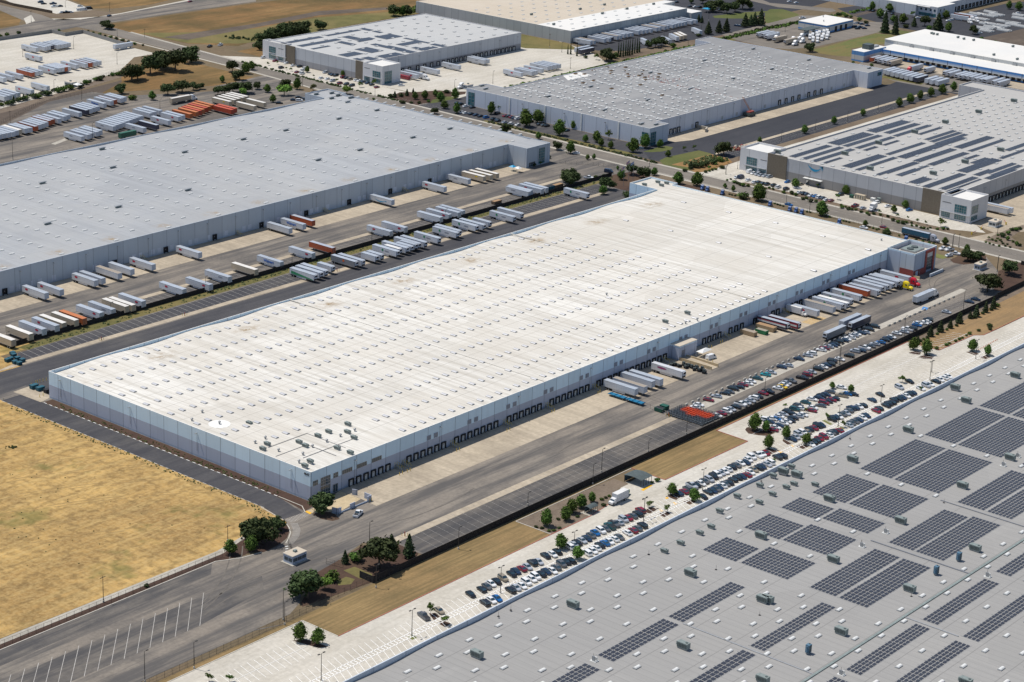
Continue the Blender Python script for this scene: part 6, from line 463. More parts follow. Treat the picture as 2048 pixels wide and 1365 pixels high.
def solar_array(root,x0,x1,y0,y1,z,px=2.35,py=1.75,gx=.22,gy=.22,tilt=.12):
    mb=MB(); nx=max(1,round((x1-x0)/(px+gx))); ny=max(1,round((y1-y0)/(py+gy)))
    sx=(x1-x0)/nx; sy=(y1-y0)/ny
    for j in range(ny):
        for i in range(nx):
            a=x0+i*sx; b=y0+j*sy
            mb.face([(a,b,z+.2),(a+sx-gx,b,z+.2),(a+sx-gx,b+sy-gy,z+.2+tilt),(a,b+sy-gy,z+.2+tilt)],'solar')
    for j in range(ny+1): 
        b=y0+j*sy-gy/2; mb.box(x0-.3,x1+.1,b-.04,b+.04,z+.02,z+.14,'galv',bot=False)
    for i in range(0,nx+1,2): 
        a=x0+i*sx-gx/2; mb.box(a-.05,a+.05,y0-.3,y1+.35,z+.14,z+.2,'galv',bot=False)
    return mb.build('solar_array',root)
def dock(root,x,z0,y,w=2.6,h=2.9,facing=-1,panel='door_white',name='dock_door'):
    """shelter on the -y wall with a recessed pale door"""
    k=(w,h,panel)
    if k not in DK:
        mb=MB(); mb.box(-w/2,-w/2+.32,-.55,-.003,0,h,'black'); mb.box(w/2-.32,w/2,-.55,-.003,0,h,'black'); mb.box(-w/2,w/2,-.6,-.003,h-.42,h+.04,'black'); mb.box(-w/2+.32,w/2-.32,-.08,-.003,0.05,h-.42,panel)
        mb.box(-w/2,-w/2+.25,-.75,-.55,-.35,.1,'rubber'); mb.box(w/2-.25,w/2,-.75,-.55,-.35,.1,'rubber'); mb.box(-.25,.25,-.1,-.08,h*.5,h*.62,'grey_mark')
        DK[k]=mb.mesh(name)
    return put(name,DK[k],root,(x,y,z0))
DK={}
def panel_y(root,name,x0,x1,z0,z1,y,mat,t=.06,frame=None,nx=0,nz=0,fm='galv'):
    mb=MB(); mb.box(x0,x1,y-t,y-.003,z0,z1,mat)
    if nx:
        for i in range(nx+1): x=x0+(x1-x0)*i/nx; mb.box(x-.06,x+.06,y-t-.05,y-t-.003,z0,z1,fm)
        for i in range(nz+1): z=z0+(z1-z0)*i/nz; mb.box(x0,x1,y-t-.03,y-t-.006,z-.06,z+.06,fm)
    return mb.build(name,root)
def panel_x(root,name,y0,y1,z0,z1,x,mat,t=.06,nx=0,nz=0,fm='galv'):
    mb=MB(); mb.box(x-t,x-.003,y0,y1,z0,z1,mat)
    if nx:
        for i in range(nx+1): y=y0+(y1-y0)*i/nx; mb.box(x-t-.05,x-t-.003,y-.06,y+.06,z0,z1,fm)
        for i in range(nz+1): z=z0+(z1-z0)*i/nz; mb.box(x-t-.03,x-t-.006,y0,y1,z-.06,z+.06,fm)
    return mb.build(name,root)
def text(root,s,size,loc,rot,mat,name='lettering',ext=.03,align='LEFT'):
    c=bpy.data.curves.new(name,'FONT'); c.body=s; c.size=size; c.extrude=ext; c.align_x=align; c.materials.append(M[mat]); c.offset=size*.02
    o=bpy.data.objects.new(name,c); COL.objects.link(o); bpy.context.view_layer.update(); me=bpy.data.meshes.new_from_object(o); bpy.data.objects.remove(o); o=bpy.data.objects.new(name,me); COL.objects.link(o)
    o.parent=root; o.location=loc; o.rotation_euler=rot; return o
def stairs(root,x,y,w=1.3,run=3.4,rise=1.25):
    mb=MB()
    for k in range(6): mb.box(x,x+w,y-run*(k+1)/6,y-run*k/6,0,rise*(6-k)/6-.02,'galv')
    for sx in (x,x+w): 
        mb.cyl((sx,y,rise+1),(sx,y-run,1.0),.06,.06,'yellow_mark',5)
        for k in range(4): yy=y-run*k/3; mb.cyl((sx,yy,0),(sx,yy,rise*(1-k/3)+1),.05,.05,'yellow_mark',5)
    return mb.build('dock_stairs',root)
def wall_light(root,x,y,z,dy=-1):
    if 'wl' not in DK:
        mb=MB(); mb.cyl((0,-.12,-9.2),(0,-.12,0),.07,.06,'galv',6); mb.box(-.25,.25,-1.1,-.1,-.05,.15,'galv'); DK['wl']=mb.mesh('wall_light')
    put('wall_light',DK['wl'],root,(x,y,z))
# ---- main warehouse
b=bldg('warehouse','huge white-roofed warehouse in the middle, numbered 4647, pale blue over grey walls')
MP=[(0,0),(428,0),(428,147),(432,147),(432,165.2),(412.5,165.2),(412.5,147.2),(0,147.2)]
walls(b,MP,11.5,'wall_m',inner=2.6)
def mwave(x,y):
    z=-.35
    dn=147-y; ds=y
    z-=.85*max(0,1-dn/20)**1.2*(0.55+.45*math.cos(2*math.pi*(x-4)/48.8)); z-=.2*max(0,1-dn/40)
    z-=.5*max(0,1-ds/14)*(0.5+.5*math.cos(2*math.pi*(x-4)/48.8))
    return z
roof(b,[(.35,427.65,.35,146.85)],11.5,'roof_m',wave=mwave); roof(b,[(412.85,431.65,146.85,164.85)],10.6,'roof_m')
zr=11.12
rows=[138,121.8,107,92.7,78.6,64,49.2,33.7,19.4,5.6]
sk=[]
for j,y in enumerate(rows):
    for k in range(54):
        x=3.6+5.655*k
        if y<30 and x<52: continue
        if y<40 and x<14: continue
        sk.append((x,y,11.5+mwave(x,y)+.02,math.pi/2))
sk+=[(x,y,zr,math.pi/2) for x,y in M_SPARSE]
many(b,'skylight',SKM,sk,99,math.pi/2)
for x,y in M_HVAC: put('air_handler',HVS,b,(x,y,zr),-math.pi/2)
for x,y in M_HVAC2: put('air_handler',HVS,b,(x,y,10.6),-math.pi/2)
for x,y in M_VENT: put('roof_vent',VENT,b,(x,y,zr))
for xx in (134.5,288.5):
    mb=MB(); mb.box(xx-.25,xx+.25,.4,146.8,10.9,11.35,'roof_m'); mb.build('roof_expansion_joint',b)
mb=MB()
for (x0,y0,x1,y1) in ((2,20,18,20),(18,20,18,5),(6,28,26,28),(26,28,26,8),(8,12,34,12)):
    mb.box(min(x0,x1)-.06,max(x0,x1)+.06,min(y0,y1)-.06,max(y0,y1)+.06,zr+.05,zr+.2,'pipe_dark')
mb.build('roof_pipe',b)
groups=[(20.7,6,3.95),(52.1,6,3.95),(79.4,7,3.95),(111.2,6,3.85),(138.4,7,3.92),(169.7,1,4),(173.5,6,3.9),(197.1,6,4.0),(247,4,4),(267.8,3,4.6),(287.7,1,4),(302.8,2,4.2),(318.7,3,4),(335,6,4),(361,6,4),(387,4,4)]
for x,n,s in groups:
    for k in range(n):
        if len([1])<100: dock(b,x+k*s,.15,0,2.5,2.75)
for x in (44.5,48.5,76,107.8,134.5,165.8,215,262,292,311,357,383): stairs(b,x,-.05)
for k in range(14):
    x=63.4+23.6*k
    if 205<x<215 or x>395: 
        if x>395: continue
    panel_y(b,'louver',x-1.1,x+1.1,6.0,7.9,0,'louver',.08,nx=4,nz=1,fm='wall_mt'); panel_y(b,'louver',x+2.9,x+5.1,6.0,7.9,0,'louver',.08,nx=4,nz=1,fm='wall_mt')
for x in rng(22.6,400,47.1): wall_light(b,x,0,9.7)
for y in (10,60,98,140):
    mb=MB(); mb.cyl((-.15,y,2.5),(-.15,y,9.6),.07,.05,'galv',6); mb.box(-1.1,-.1,y-.2,y+.2,9.55,9.75,'galv'); mb.build('wall_light',b)
panel_y(b,'window',1.0,3.5,5.7,7.6,0,'glass',nx=3,nz=2); panel_y(b,'window',5.0,9.9,4.5,7.7,0,'glass',nx=4,nz=3); panel_y(b,'window',5.0,9.9,.1,4.2,0,'glass',nx=4,nz=3)
panel_y(b,'window',11.5,13.9,5.7,7.6,0,'glass',nx=2,nz=2); panel_y(b,'door',11.4,13.8,.1,3.2,0,'glass',nx=2,nz=1)
for x in (16.1,23.8,31.8): panel_y(b,'window',x,x+5.2,5.8,7.4,0,'glass',nx=5,nz=1)
text(b,'4647',1.35,(-.06,3.5,9.7),(R(90),0,R(-90)),'dark_metal')
# bump-out
mb=MB(); mb.box(221,234.2,-5,-.01,0,6.3,'wall_m',top='roof_m'); mb.build('electrical_room',b); panel_y(b,'door',222.9,225.4,.1,4.2,-5,'louver')
mb=MB(); mb.box(221-.1,234.3,-5.1,0,6.3,6.6,'parapet_cap',top='roof_tan'); mb.build('roof_edge',b)
mb=MB()
for x in (221.4,226.4): mb.box(x,x+.35,-22,-5.05,0,1.4,'concw')
mb.face([(221.75,-5.05,.9),(226.4,-5.05,.9),(226.4,-22,.1),(221.75,-22,.1)][::-1],'conct'); mb.build('dock_ramp',b)
# corner tower
t=[(406.4,-15.4),(428.3,-15.4),(428.3,.3),(406.4,.3)]
walls(b,t,12.3,'wall_mt',inner=3.2,pt=.35); roof(b,[(406.7,428,-15.05,0)],9.6,'roof_tan')
panel_x(b,'wall_panel',-15.35,-7.6,.02,3.7,406.4,'red_panel',.05); panel_x(b,'wall_panel',-15.3,-7.9,3.75,11.2,406.4,'wall_nw',.04)
panel_y(b,'wall_panel',406.45,412.6,.02,3.3,-15.4,'red_panel',.05); panel_y(b,'door',408.6,411,.05,2.8,-15.45,'wall_mt'); panel_y(b,'wall_panel',412.6,417.3,.02,3.3,-15.4,'wall_nw',.05)
for a in ((417,418.6,.3,11.7),(424.6,426.2,.3,11.7),(418.6,424.6,10.2,11.7),(412.9,417,.02,3.3)): panel_y(b,'entrance_frame',a[0],a[1],a[2],a[3],-15.46,'redframe',.35)
panel_y(b,'window',418.6,424.6,1.2,7.8,-15.41,'glass',nx=4,nz=4); panel_y(b,'sign_panel',418.6,424.6,7.9,10.2,-15.41,'door_white')
mb=MB(); mb.box(412,422,-12,-4,10.4,11.6,'galv',top='hvac')
for cx_,cy_ in ((414.6,-8),(419,-8)): mb.cyl((cx_,cy_,11.6),(cx_,cy_,12.1),1.7,1.7,'hvac_dark',20)
mb.build('cooling_unit',b)
mb=MB(); mb.box(414,427,-21,-20.4,0,1.5,'wall_nw'); mb.box(406.6,407,-19,-15.5,0,1.2,'concw'); tag(mb.build('low_wall'),'low grey concrete wall below the red-framed corner of the white-roofed warehouse','wall')
plain('roof_patch',(.74,.74,.71),.8); plain('stain',(.42,.33,.22),.9,var=.4); plain('blue_patch',(.325,.33,.345),.8)
mb=MB(); mb.face([(9.5+4.2*math.cos(k*.314),58+4.2*math.sin(k*.314),11.18) for k in range(20)],'roof_patch'); mb.build('roof_patch',b); put('roof_vent',VENT,b,(9.5,58,11.2))
# ---- long grey roofed warehouse
b=bldg('warehouse','long warehouse with a speckled pale grey roof beyond the screened trailer yard')
P=[(-70,265.5),(428.6,265.5),(428.6,251.3),(454,251.3),(454,436.5),(433.6,436.5),(433.6,420.2),(-70,420.2)]
P=[(-70,265.5),(428.6,265.5),(428.6,251.3),(450.2,251.3),(450.2,420),(454,420),(454,436.5),(433.6,436.5),(433.6,420.2),(-70,420.2)]
walls(b,P,11.7,'wall_nw',inner=2.4,cap='wall_nw')
def nwave(x,y):
    return -.5-.6*max(0,1-(420-y)/22)*(.5+.5*math.cos(2*math.pi*(x+10)/66))-.5*max(0,1-(y-265.5)/12)*(.5+.5*math.cos(2*math.pi*(x+10)/33))
roof(b,[(-69.65,449.85,265.5,419.85)],11.7,'roof_nw',wave=nwave); roof(b,[(428.9,449.85,251.6,265.5)],11.3,'roof_nw'); roof(b,[(433.9,453.65,419.85,436.2)],10.9,'roof_nw')
sk=[]
for i in range(32):
    x=-61+16.6*i
    for j in range(19):
        y=(269.3 if i%2==0 else 277.2)+7.8*j
        if i%2==0 and j==1: continue
        if y>416: continue
        sk.append((x,y,11.38+nwave(x,y)+.35))
many(b,'skylight',SKN,sk,99)
for x,y in NW_HVAC: put('exhaust_unit',HVL,b,(x,y,11.3))
for i in range(22):
    x=20+19.3*i; wall_light(b,x,265.5,9.6)
for k,x in enumerate(rng(-8,424,4.05)):
    if k%9 in (0,) or x>420: continue
    op=k%8==3
    if len([c for c in b.children if 0])==0:
        if op: dock(b,x,.2,265.5,2.6,2.9,panel='black')
        elif k%3!=1: panel_y(b,'dock_door',x-1.2,x+1.2,.9,3.4,265.5,'wall_ne',.05)
for x in (24,88,150,213,276,338,400): stairs(b,x,265.4)
panel_y(b,'window',439.8,445.4,.6,9.9,251.3,'glass_teal',nx=4,nz=6); panel_y(b,'window',431.1,436.7,.3,2.8,251.3,'glass',nx=4,nz=2)
panel_x(b,'window',423,431,1,3,433.5,'glass_teal') if False else None
# ---- near roof
b=bldg('warehouse','nearest warehouse with a light grey roof carrying large solar arrays')
SX0,SX1,SY0,SY1=-170,372,-330,-117.2
walls(b,[(SX0,SY0),(SX1,SY0),(SX1,SY1),(SX0,SY1)],12,'wall_se',inner=2.8,pt=.4,cap='wall_se')
def swave(x,y):
    return -.95-1.15*max(0,1-(SY1-y)/14)*(.5+.5*math.cos(2*math.pi*(x+4)/41.6))+.3*math.cos(2*math.pi*(x+4)/41.6)*max(0,1-(SY1-y)/20)
roof(b,[(SX0+.4,SX1-.4,SY0+.4,SY1-.4)],12,'roof_se',wave=swave)
AR=[]
for i,(a,c) in enumerate(((46.8,88),(97,138.6),(146.5,187.8),(194.5,236.3),(239,282.5),(290,332))):
    if i==0: AR+=[(46,60.3,-152,-138.5),(46.5,64,-172,-153.5),(71.3,87.3,-152.6,-138.2),(71.9,90.2,-172,-153.5)]
    elif i==1: AR+=[(95,107.5,-152.4,-138),(97.2,109.2,-172,-153.5),(114.5,138.6,-152.4,-138.6),(115,139.4,-172.2,-153.5)]
    else: AR+=[(a,c,-152.6,-139.3),(a,c,-172.2,-153.7)]
AR+=[(-2.8,32,-165.3,-159.4),(-38.8,-5,-165.4,-159.2),(-70,-45.5,-165.6,-159.7)]
AR+=[(46.8,88,-190,-180.2),(46.8,88,-201.7,-191.2),(96,135,-190.4,-180.8),(96,136.8,-202,-191.2),(144.3,186,-191.5,-180.8),(144.3,186,-202.4,-192.6),(194,236,-191.5,-180.8),(194,236,-202.4,-192.6)]
AR+=[(-1.4,40,-194.4,-189.1),(-36.1,-5.1,-194,-189),(51.9,93.2,-224.2,-218.6),(5.8,47.9,-223.9,-218.6),(3.4,46.4,-238.8,-233.4),(50.4,95,-239.2,-233.6),(100.9,142,-224.2,-218.6),(-36,-.4,-224,-218.6),(100.9,142,-239.2,-233.4)]
for a in AR: solar_array(b,a[0],a[1],a[2],a[3],10.95,px=1.6,py=.98,gx=.42,gy=.46,tilt=.06)
sk=[]
def clear(x,y): return all(not(a[0]-1.6<x<a[1]+1.6 and a[2]-1<y<a[3]+1) for a in AR) and all(math.hypot(x-p[0],y-p[1])>3 for p in SE_HVAC)
for j in range(15):
    for i in range(-13,26):
        for xo,yo in ((11.2,-125.2),(4.6,-130.2)):
            x=xo+13.88*i; y=yo-14.2*j
            if SX0+3<x<SX1-3 and y>SY0+3 and clear(x,y): sk.append((x,y,12+swave(x,y)+.05))
many(b,'skylight',SKW,sk,99)
for k,(x,y) in enumerate(SE_HVAC): put('air_handler',HVS if k in (7,8,9,10,11,12,17,18,19,20) or k>=len(SE_HVAC)-4 else HV,b,(x,y,11.1),-math.pi/2)
for x,y in SE_BLUE: put('elevator_cabinet',HVB,b,(x,y,11.1))
for x,y in SE_INV: put('inverter_rack',INV,b,(x,y,11.1))
mb=MB(); mb.box(-60,330,-214.2,-213.4,11.08,11.35,'hvac'); mb.box(92.5,93.1,-213.4,-176,11.08,11.25,'pipe_dark'); mb.box(141,141.5,-213.4,-176,11.08,11.25,'pipe_dark'); mb.box(-4,-3.5,-213.4,-166,11.08,11.25,'galv'); mb.box(49,49.5,-233,-214.3,11.08,11.25,'galv'); mb.build('cable_tray',b)
for x,y in ((36,-151),(64,-208),(18,-180),(88,-175),(140,-178),(30,-128),(110,-120),(170,-121),(-40,-121.5),(-34,-121.5)):
    mb=MB(); mb.cyl((x,y,11),(x,y,12.7),.05,.04,'dark_metal',5); mb.box(x-.3,x+.3,y-.3,y+.3,11,11.2,'black'); mb.build('lightning_rod',b)
# ---- NE warehouse (being re-roofed)
b=bldg('warehouse','grey warehouse dotted with roof openings and piled boxes during re-roofing')
P=[(525.8,234.6),(545.5,234.6),(545.5,243.5),(778,243.5),(778,231.8),(798,231.8),(798,379.5),(780.3,379.5),(780.3,366),(545.5,366),(545.5,381.5),(525.8,381.5)]
walls(b,P,11.2,'wall_ne',inner=1.2,cap='parapet_cap')
roof(b,[(526.1,545.8,234.9,243.8),(526.1,778.3,243.8,365.7),(778.3,797.7,232.1,365.7),(526.1,545.2,365.7,381.2),(780.6,797.7,365.7,379.2)],10.75,'roof_ne')
random.seed(5); sk=[]
for j in range(18):
    for i in range(37):
        x=531+6.7*i+(3 if j%2 else 0)+random.uniform(-1.3,1.3); y=247+6.6*j+random.uniform(-.9,.9)
        if x>775 or random.random()<.22: continue
        sk.append((x+random.uniform(-.4,.4),y,10.8,math.pi/2 if (i+j)%3 else 0))
mb=MB(); mb.box(-1.0,1.0,-.5,.5,-.05,.5,'skylight_w'); mb.box(-1.05,1.05,-.55,.55,.5,.58,'white_paint'); BX=mb.mesh('skylight_box')
many(b,'skylight',BX,sk,99)
for x,y in NE_HVAC: put('exhaust_unit',HVL,b,(x,y,10.8))
for x,y in NE_WOOD: put('timber_kerb',WOODB,b,(x,y,10.78))
for k in range(8):
    x=553.5+28*k; mb=MB()
    for s in range(24): mb.box(x-.4,x+.4,245+s*5,249.2+s*5,10.76,11.02,'white_paint')
    mb.build('roof_duct',b)
mb=MB(); random.seed(9)
for i in range(90):
    t_=random.random()
    if i%3==0: x,y=640+random.uniform(-1,1),246+t_*70
    elif i%3==1: x,y=645+random.uniform(-6,8),300+t_*45
    else: x,y=640+t_*42,308+random.uniform(-2,2)
    mb.box(x-.13,x+.13,y-.13,y+.13,10.76,11.5,'red_mark' if i%2 else 'orange_k',inset=.1)
tag(mb.build('safety_flag_line',b),kind='stuff')
mb=MB(); mb.face([(597,354,10.78),(622,353,10.78),(624,365,10.78),(606,365.4,10.78)],'roof_white'); mb.build('new_membrane',b)
panel_x(b,'window',235.4,240.2,.4,8.2,525.8,'glass_teal',nx=3,nz=4); panel_y(b,'window',527.2,532.7,-.0,8.3,234.6,'glass_teal',nx=3,nz=4); panel_x(b,'window',242.6,244.6,.4,2.6,525.8,'glass')
panel_y(b,'window',791,796.5,7,9.5,231.8,'glass_teal'); panel_x(b,'window',374.5,379.8,.4,9,525.8,'glass_teal',nx=2,nz=4)
for x in (560.8,564.9,569.1,588.8,684.5,692.5,700.5,708.4,720.6,728.5,736.8): dock(b,x,.6,243.5,2.8,3.2)
for i in range(24):
    x=576+8.3*i
    if i%2 and not any(abs(x-q)<3 for q in (588.8,684.5,692.5,700.5,708.4,720.6,728.5,736.8)): panel_y(b,'dock_door',x-1.2,x+1.2,.9,3.2,243.5,'wall_nn',.05)
for y in (258,287,316,345): panel_x(b,'pilaster',y-.5,y+.5,0.02,11.1,525.8,'white_paint',.25)
for x in (545,570,600,630,663,690,715,745,770): wall_light(b,x,243.5,9.5)
for y in (268,300,334): mb=MB(); mb.cyl((525.6,y,3),(525.6,y,9),.07,.06,'dark_metal',6); mb.box(524.4,525.6,y-.2,y+.2,8.9,9.1,'dark_metal'); mb.build('wall_light',b)
# ---- N warehouse with solar
b=bldg('warehouse','white and brown fronted warehouse with scattered dark solar panels on its roof')
P=[(527.6,474.6),(694.5,474.6),(694.5,569.5),(527.6,569.5)]
walls(b,[(528.2,474.6),(694.5,474.6),(694.5,569.8),(528.2,569.8)],12.5,'wall_n',inner=1.3)
roof(b,[(528.5,694.2,474.9,569.5)],12.0,'roof_n')
walls(b,[(527.3,457.2),(545.2,457.2),(545.2,475.2),(527.3,475.2)],12.7,'wall_ntower',inner=1.6); roof(b,[(527.6,544.9,457.5,474.9)],11.8,'roof_white')
walls(b,[(527.3,549.5),(533.5,549.5),(533.5,571.8),(527.3,571.8)],12.9,'wall_ntower',inner=1.6); roof(b,[(527.6,533.3,549.8,571.5)],11.8,'roof_white')
panel_x(b,'wall_panel',475.3,482.4,.02,12.8,528.2,'brown_panel',.5); panel_x(b,'wall_panel',540.5,549.4,.02,12.8,528.2,'brown_panel',.5)
for a in ((558.8,565.5,5.2,9.5),(558.8,565.5,1.2,4.5),(551.2,556.1,1.2,3.8)): panel_x(b,'window',*a,527.3,'glass_teal',nx=4,nz=3)
for a in ((459,466.1,4.4,8.5),(459,466.1,.6,3.6),(468.7,473.8,.4,3.5)): panel_x(b,'window',*a,527.3,'glass_teal',nx=4,nz=3)
panel_y(b,'window',529.5,536.6,.3,8.7,457.2,'glass_teal',nx=4,nz=4)
for y in (463,553): panel_x(b,'canopy',y-5,y+10,3.75,4.0,527.3,'galv',.9)
for y in (468.7,551.2): panel_x(b,'sign_slot',y,y+5,9.1,9.4,527.3,'dark_metal',.05)
for x in (566.3,573.3,581.7,588.9,596.1,603,608.6,613.9,618.6,622.7,627.4,632,641.7,645.8,650,655,661.1,665.4,669.6,673.8,678,682.2,686.4): dock(b,x,.3,474.6,2.7,3.0)
for x in (548,562,583,604,625,648,670,690): wall_light(b,x,474.6,9.8)
for a in N_ARR:
    x0,x1,y0,y1=a
    if x1-x0<3 or y1-y0<1.5: continue
    solar_array(b,max(x0,530),min(x1,690),max(y0,476.5),min(y1,567),12.0,px=2.0,py=1.2,gx=.06,gy=.1,tilt=.08)
sk=[]
for i in range(11):
    for j in range(7): sk.append((548+13.8*i+(j%2)*3,482+13*j,12.1))
many(b,'skylight',SKW,sk,99)
# ---- E warehouse
b=bldg('warehouse','warehouse with blue arrow logo, brown panels and rows of solar panels on its roof')
walls(b,[(521.4,27),(803,27),(803,165.6),(785.5,165.6),(785.5,147.2),(521.4,147.2)],12.9,'wall_e',inner=1.8)
roof(b,[(521.7,785.8,27.3,146.9),(785.8,802.7,27.3,165.3)],12.0,'roof_e')
walls(b,[(517.6,12.9),(537,12.9),(537,31.4),(517.6,31.4)],13.0,'wall_etower',inner=1.5); roof(b,[(517.9,536.7,13.2,31.1)],12.0,'roof_white')
walls(b,[(521.1,146.4),(540,146.4),(540,165.4),(521.1,165.4)],13.5,'wall_etower',inner=1.5); roof(b,[(521.4,539.7,146.7,165.1)],12.4,'roof_white')
panel_x(b,'wall_panel',31.5,44.7,.02,13.3,521.4,'brown_panel',.5); panel_x(b,'wall_panel',133.2,146.3,.02,13.6,521.4,'brown_panel',.5)
for a in ((15.5,22.6,4.8,9.2),(15.4,22.3,.9,3.9),(25,30.3,.9,3.9)): panel_x(b,'window',*a,517.6,'glass_teal',nx=5,nz=3)
for a in ((153.5,160.7,4.2,8.7),(153.3,160.7,.4,3.4),(146.9,151.6,.9,3.3)): panel_x(b,'window',*a,521.1,'glass_teal',nx=5,nz=3)
for a in ((518.9,525.9,4.9,9.4),(518.9,525.9,1.2,3.7)): panel_y(b,'window',*a,12.9,'glass_teal',nx=4,nz=3)
panel_x(b,'canopy',13.2,31,3.95,4.2,517.6,'galv',1.0); panel_x(b,'canopy',147,162,3.55,3.8,521.1,'galv',1.0)
panel_x(b,'sign_slot',24.9,30.3,9.0,9.3,517.6,'dark_metal',.05); panel_x(b,'sign_slot',146.2+.6,151.2,8.5,8.8,521.1,'dark_metal',.05)
# curved arrow logo
mb=MB(); n=22
def arrow(y): 
    t=(y-109.8)/(119.3-109.8); return 11.9-2.7*math.sin(math.pi*min(1,max(0,t*.97)))+.4*(1-t)*0
pts=[]
for i in range(n):
    ta=i/(n-1); y=119.3-9.2*ta; zc=12.0-2.5*math.sin(math.pi*ta)**.8 - .6*ta; w=.12+.55*math.sin(math.pi*min(1,ta*1.02))
    pts.append((y,zc-w,zc+w))
for p,q in zip(pts[:-1],pts[1:]):
    mb.face([(521.3,p[0],p[1]),(521.3,p[0],p[2]),(521.3,q[0],q[2]),(521.3,q[0],q[1])],'swoosh_blue')
mb.face([(521.28,112.2,11.9),(521.28,109.0,12.3),(521.28,109.2,11.3)],'swoosh_blue'); mb.face([(521.28,110.2,12.2),(521.28,109.0,12.3),(521.28,109.6,9.6)],'swoosh_blue'); mb.build('arrow_logo',b)
panel_x(b,'canopy',108.7,120.7,4.0,4.3,521.4,'white_paint',2.2); panel_x(b,'door',117.6,119.6,.1,2.6,521.4,'glass'); panel_x(b,'door',109.8,111.8,.1,2.6,521.4,'glass')
for x in list(rng(563.8,640,4.1))+list(rng(650,790,4.1)): dock(b,x,.3,27,2.7,3.0)
for x in (560,585,610,640,670,700,730,760,790): wall_light(b,x,27,9.8)
E2=[]
for a in E_ARR:
    if a[3]-a[2]>9: n=int((a[3]-a[2])//4.6); w_=(a[3]-a[2])/n; E2+=[(a[0]+2.2*q,a[1]-(1.7*(n-q)),a[2]+w_*q+.5,a[2]+w_*(q+1)-.9) for q in range(n)]
    else: E2.append(a)
E_ARR=E2
for a in E_ARR:
    solar_array(b,max(a[0],523),a[1],max(a[2],33 if a[0]<545 else 29),min(a[3],141),12.02,px=2.4,py=1.15,gx=.05,gy=.42,tilt=.1)
sk=[]
def clr(x,y): return all(not(a[0]-1<x<a[1]+1 and a[2]-.8<y<a[3]+.8) for a in E_ARR)
for i in range(28):
    for j in range(17):
        x=528+9.9*i; y=31+6.9*j
        if clr(x,y) and (i%2==0 or x>664) and x<782: sk.append((x,y,12.05))
many(b,'skylight',SKW,sk,99)
for x,y in E_HVAC: put('air_handler',HV,b,(x,y,12.0),-math.pi/2)
# ---- NN
b=bldg('warehouse','far building with a tan and white roof above a long row of docked trailers')
walls(b,[(740.5,464.5),(890.5,464.5),(890.5,488.5),(907,488.5),(907,620),(740.5,620)],9.4,'wall_nn',inner=.6)
roof(b,[(740.8,890.2,464.8,498)],9.1,'roof_white'); roof(b,[(740.8,906.7,498,619.7)],9.1,'roof_tan'); roof(b,[(890.2,906.7,488.8,498)],9.1,'roof_white')
mb=MB(); mb.box(890.7,905,460,488.3,0,6,'wall_nn',top='roof_white'); mb.build('side_wing',b)
for x,y in NN_HVAC: put('air_handler',HVS,b,(x,y,9.15),0,)
many(b,'skylight',SKN,[(750+14*i,470+12*j,9.12) for i in range(11) for j in range(9) if 750+14*i<888],99)
for x in rng(748,884,4.4): dock(b,x,.3,464.5,2.8,3.0)
# ---- workshop
b=bldg('workshop','small white-roofed workshop with blue trim and four bay doors','workshop')
mb=MB(); mb.box(932,972,360,386,0,5.9,'wall_shop'); mb.build('wall',b); mb=MB(); mb.box(931.8,972.2,359.8,386.2,5.92,6.1,'roof_white'); mb.build('roof',b)
for x in (934.5,946.2,953.7,961.2): panel_y(b,'bay_door',x-1.7,x+1.7,.1,4,360,'black')
put('roof_vent',VENT,b,(945,371,6.2)); put('roof_vent',VENT,b,(962,382,6.2))
b=bldg('fuel_island','fuel island canopy beside the blue-trimmed workshop','canopy')
mb=MB(); mb.box(906,926,362,370,4.6,5.1,'hvac_dark'); mb.build('roof',b); mb=MB()
for x in (909,916,923): mb.box(x-.2,x+.2,365.8,366.2,0,4.6,'white_paint')
mb.build('column',b)
# ---- cold store
b=bldg('cold_store','white-roofed cold store with a long blue-fronted dock canopy','warehouse')
mb=MB(); mb.box(906,967,60,293,0,9,'wall_cold'); mb.build('wall',b); mb=MB(); mb.box(905.7,967.3,59.7,293.3,9.02,9.25,'roof_white'); mb.build('roof',b)
mb=MB(); mb.box(884,905.99,60,285,0,3.1,'wall_cold'); mb.build('dock_wall',b); mb=MB(); mb.box(882,905.98,60,285.2,3.15,6.6,'canopy_blue',top='roof_white'); mb.build('dock_canopy',b)
mb=MB(); mb.box(855.5,887.5,281,291.2,0,7.6,'wall_shop',top='roof_white'); mb.build('plant_room',b)
mb=MB(); mb.box(866,873,283,289,7.6,11.2,'hvac_dark'); mb.box(874,884,285,288,7.6,8.8,'galv'); mb.build('condenser',b)
for y in rng(110,278,4.6):
    panel_x(b,'dock_door',y-1.4,y+1.4,.6,3.05,883.99,'black',.25); 
for y in rng(100,282,17): panel_x(b,'condenser_unit',y-1.5,y+1.5,6.61,8.2,905.9,'galv',.8)
for x,y in COLD_HVAC: put('air_handler',HVS,b,(x,y,9.25))
# ---- far east
b=bldg('warehouse','far pale warehouse with a two-storey office front and small square windows')
walls(b,[(1064,341),(1330,341),(1330,620),(1060,620),(1060,353.5),(1064,353.5)],9.0,'wall_fe',inner=.6); roof(b,[(1060.3,1329.7,341.3,619.7)],8.6,'roof_white')
mb=MB(); mb.box(1062.8,1092.5,334.9,353.2,0,9.2,'wall_fe',top='roof_white'); mb.build('office',b)
for y in (337.5,341.2,345.5,350): panel_x(b,'window',y-.9,y+.9,5.2,7.0,1062.8,'glass')
for x in (1068,1074): panel_y(b,'window',x-.9,x+.9,5.2,7.0,334.9,'glass')
panel_x(b,'window',336,352,.8,3.4,1062.8,'glass_teal')
for x in rng(1104,1200,6.5): dock(b,x,.5,341,3.6,3.6,panel='glass')
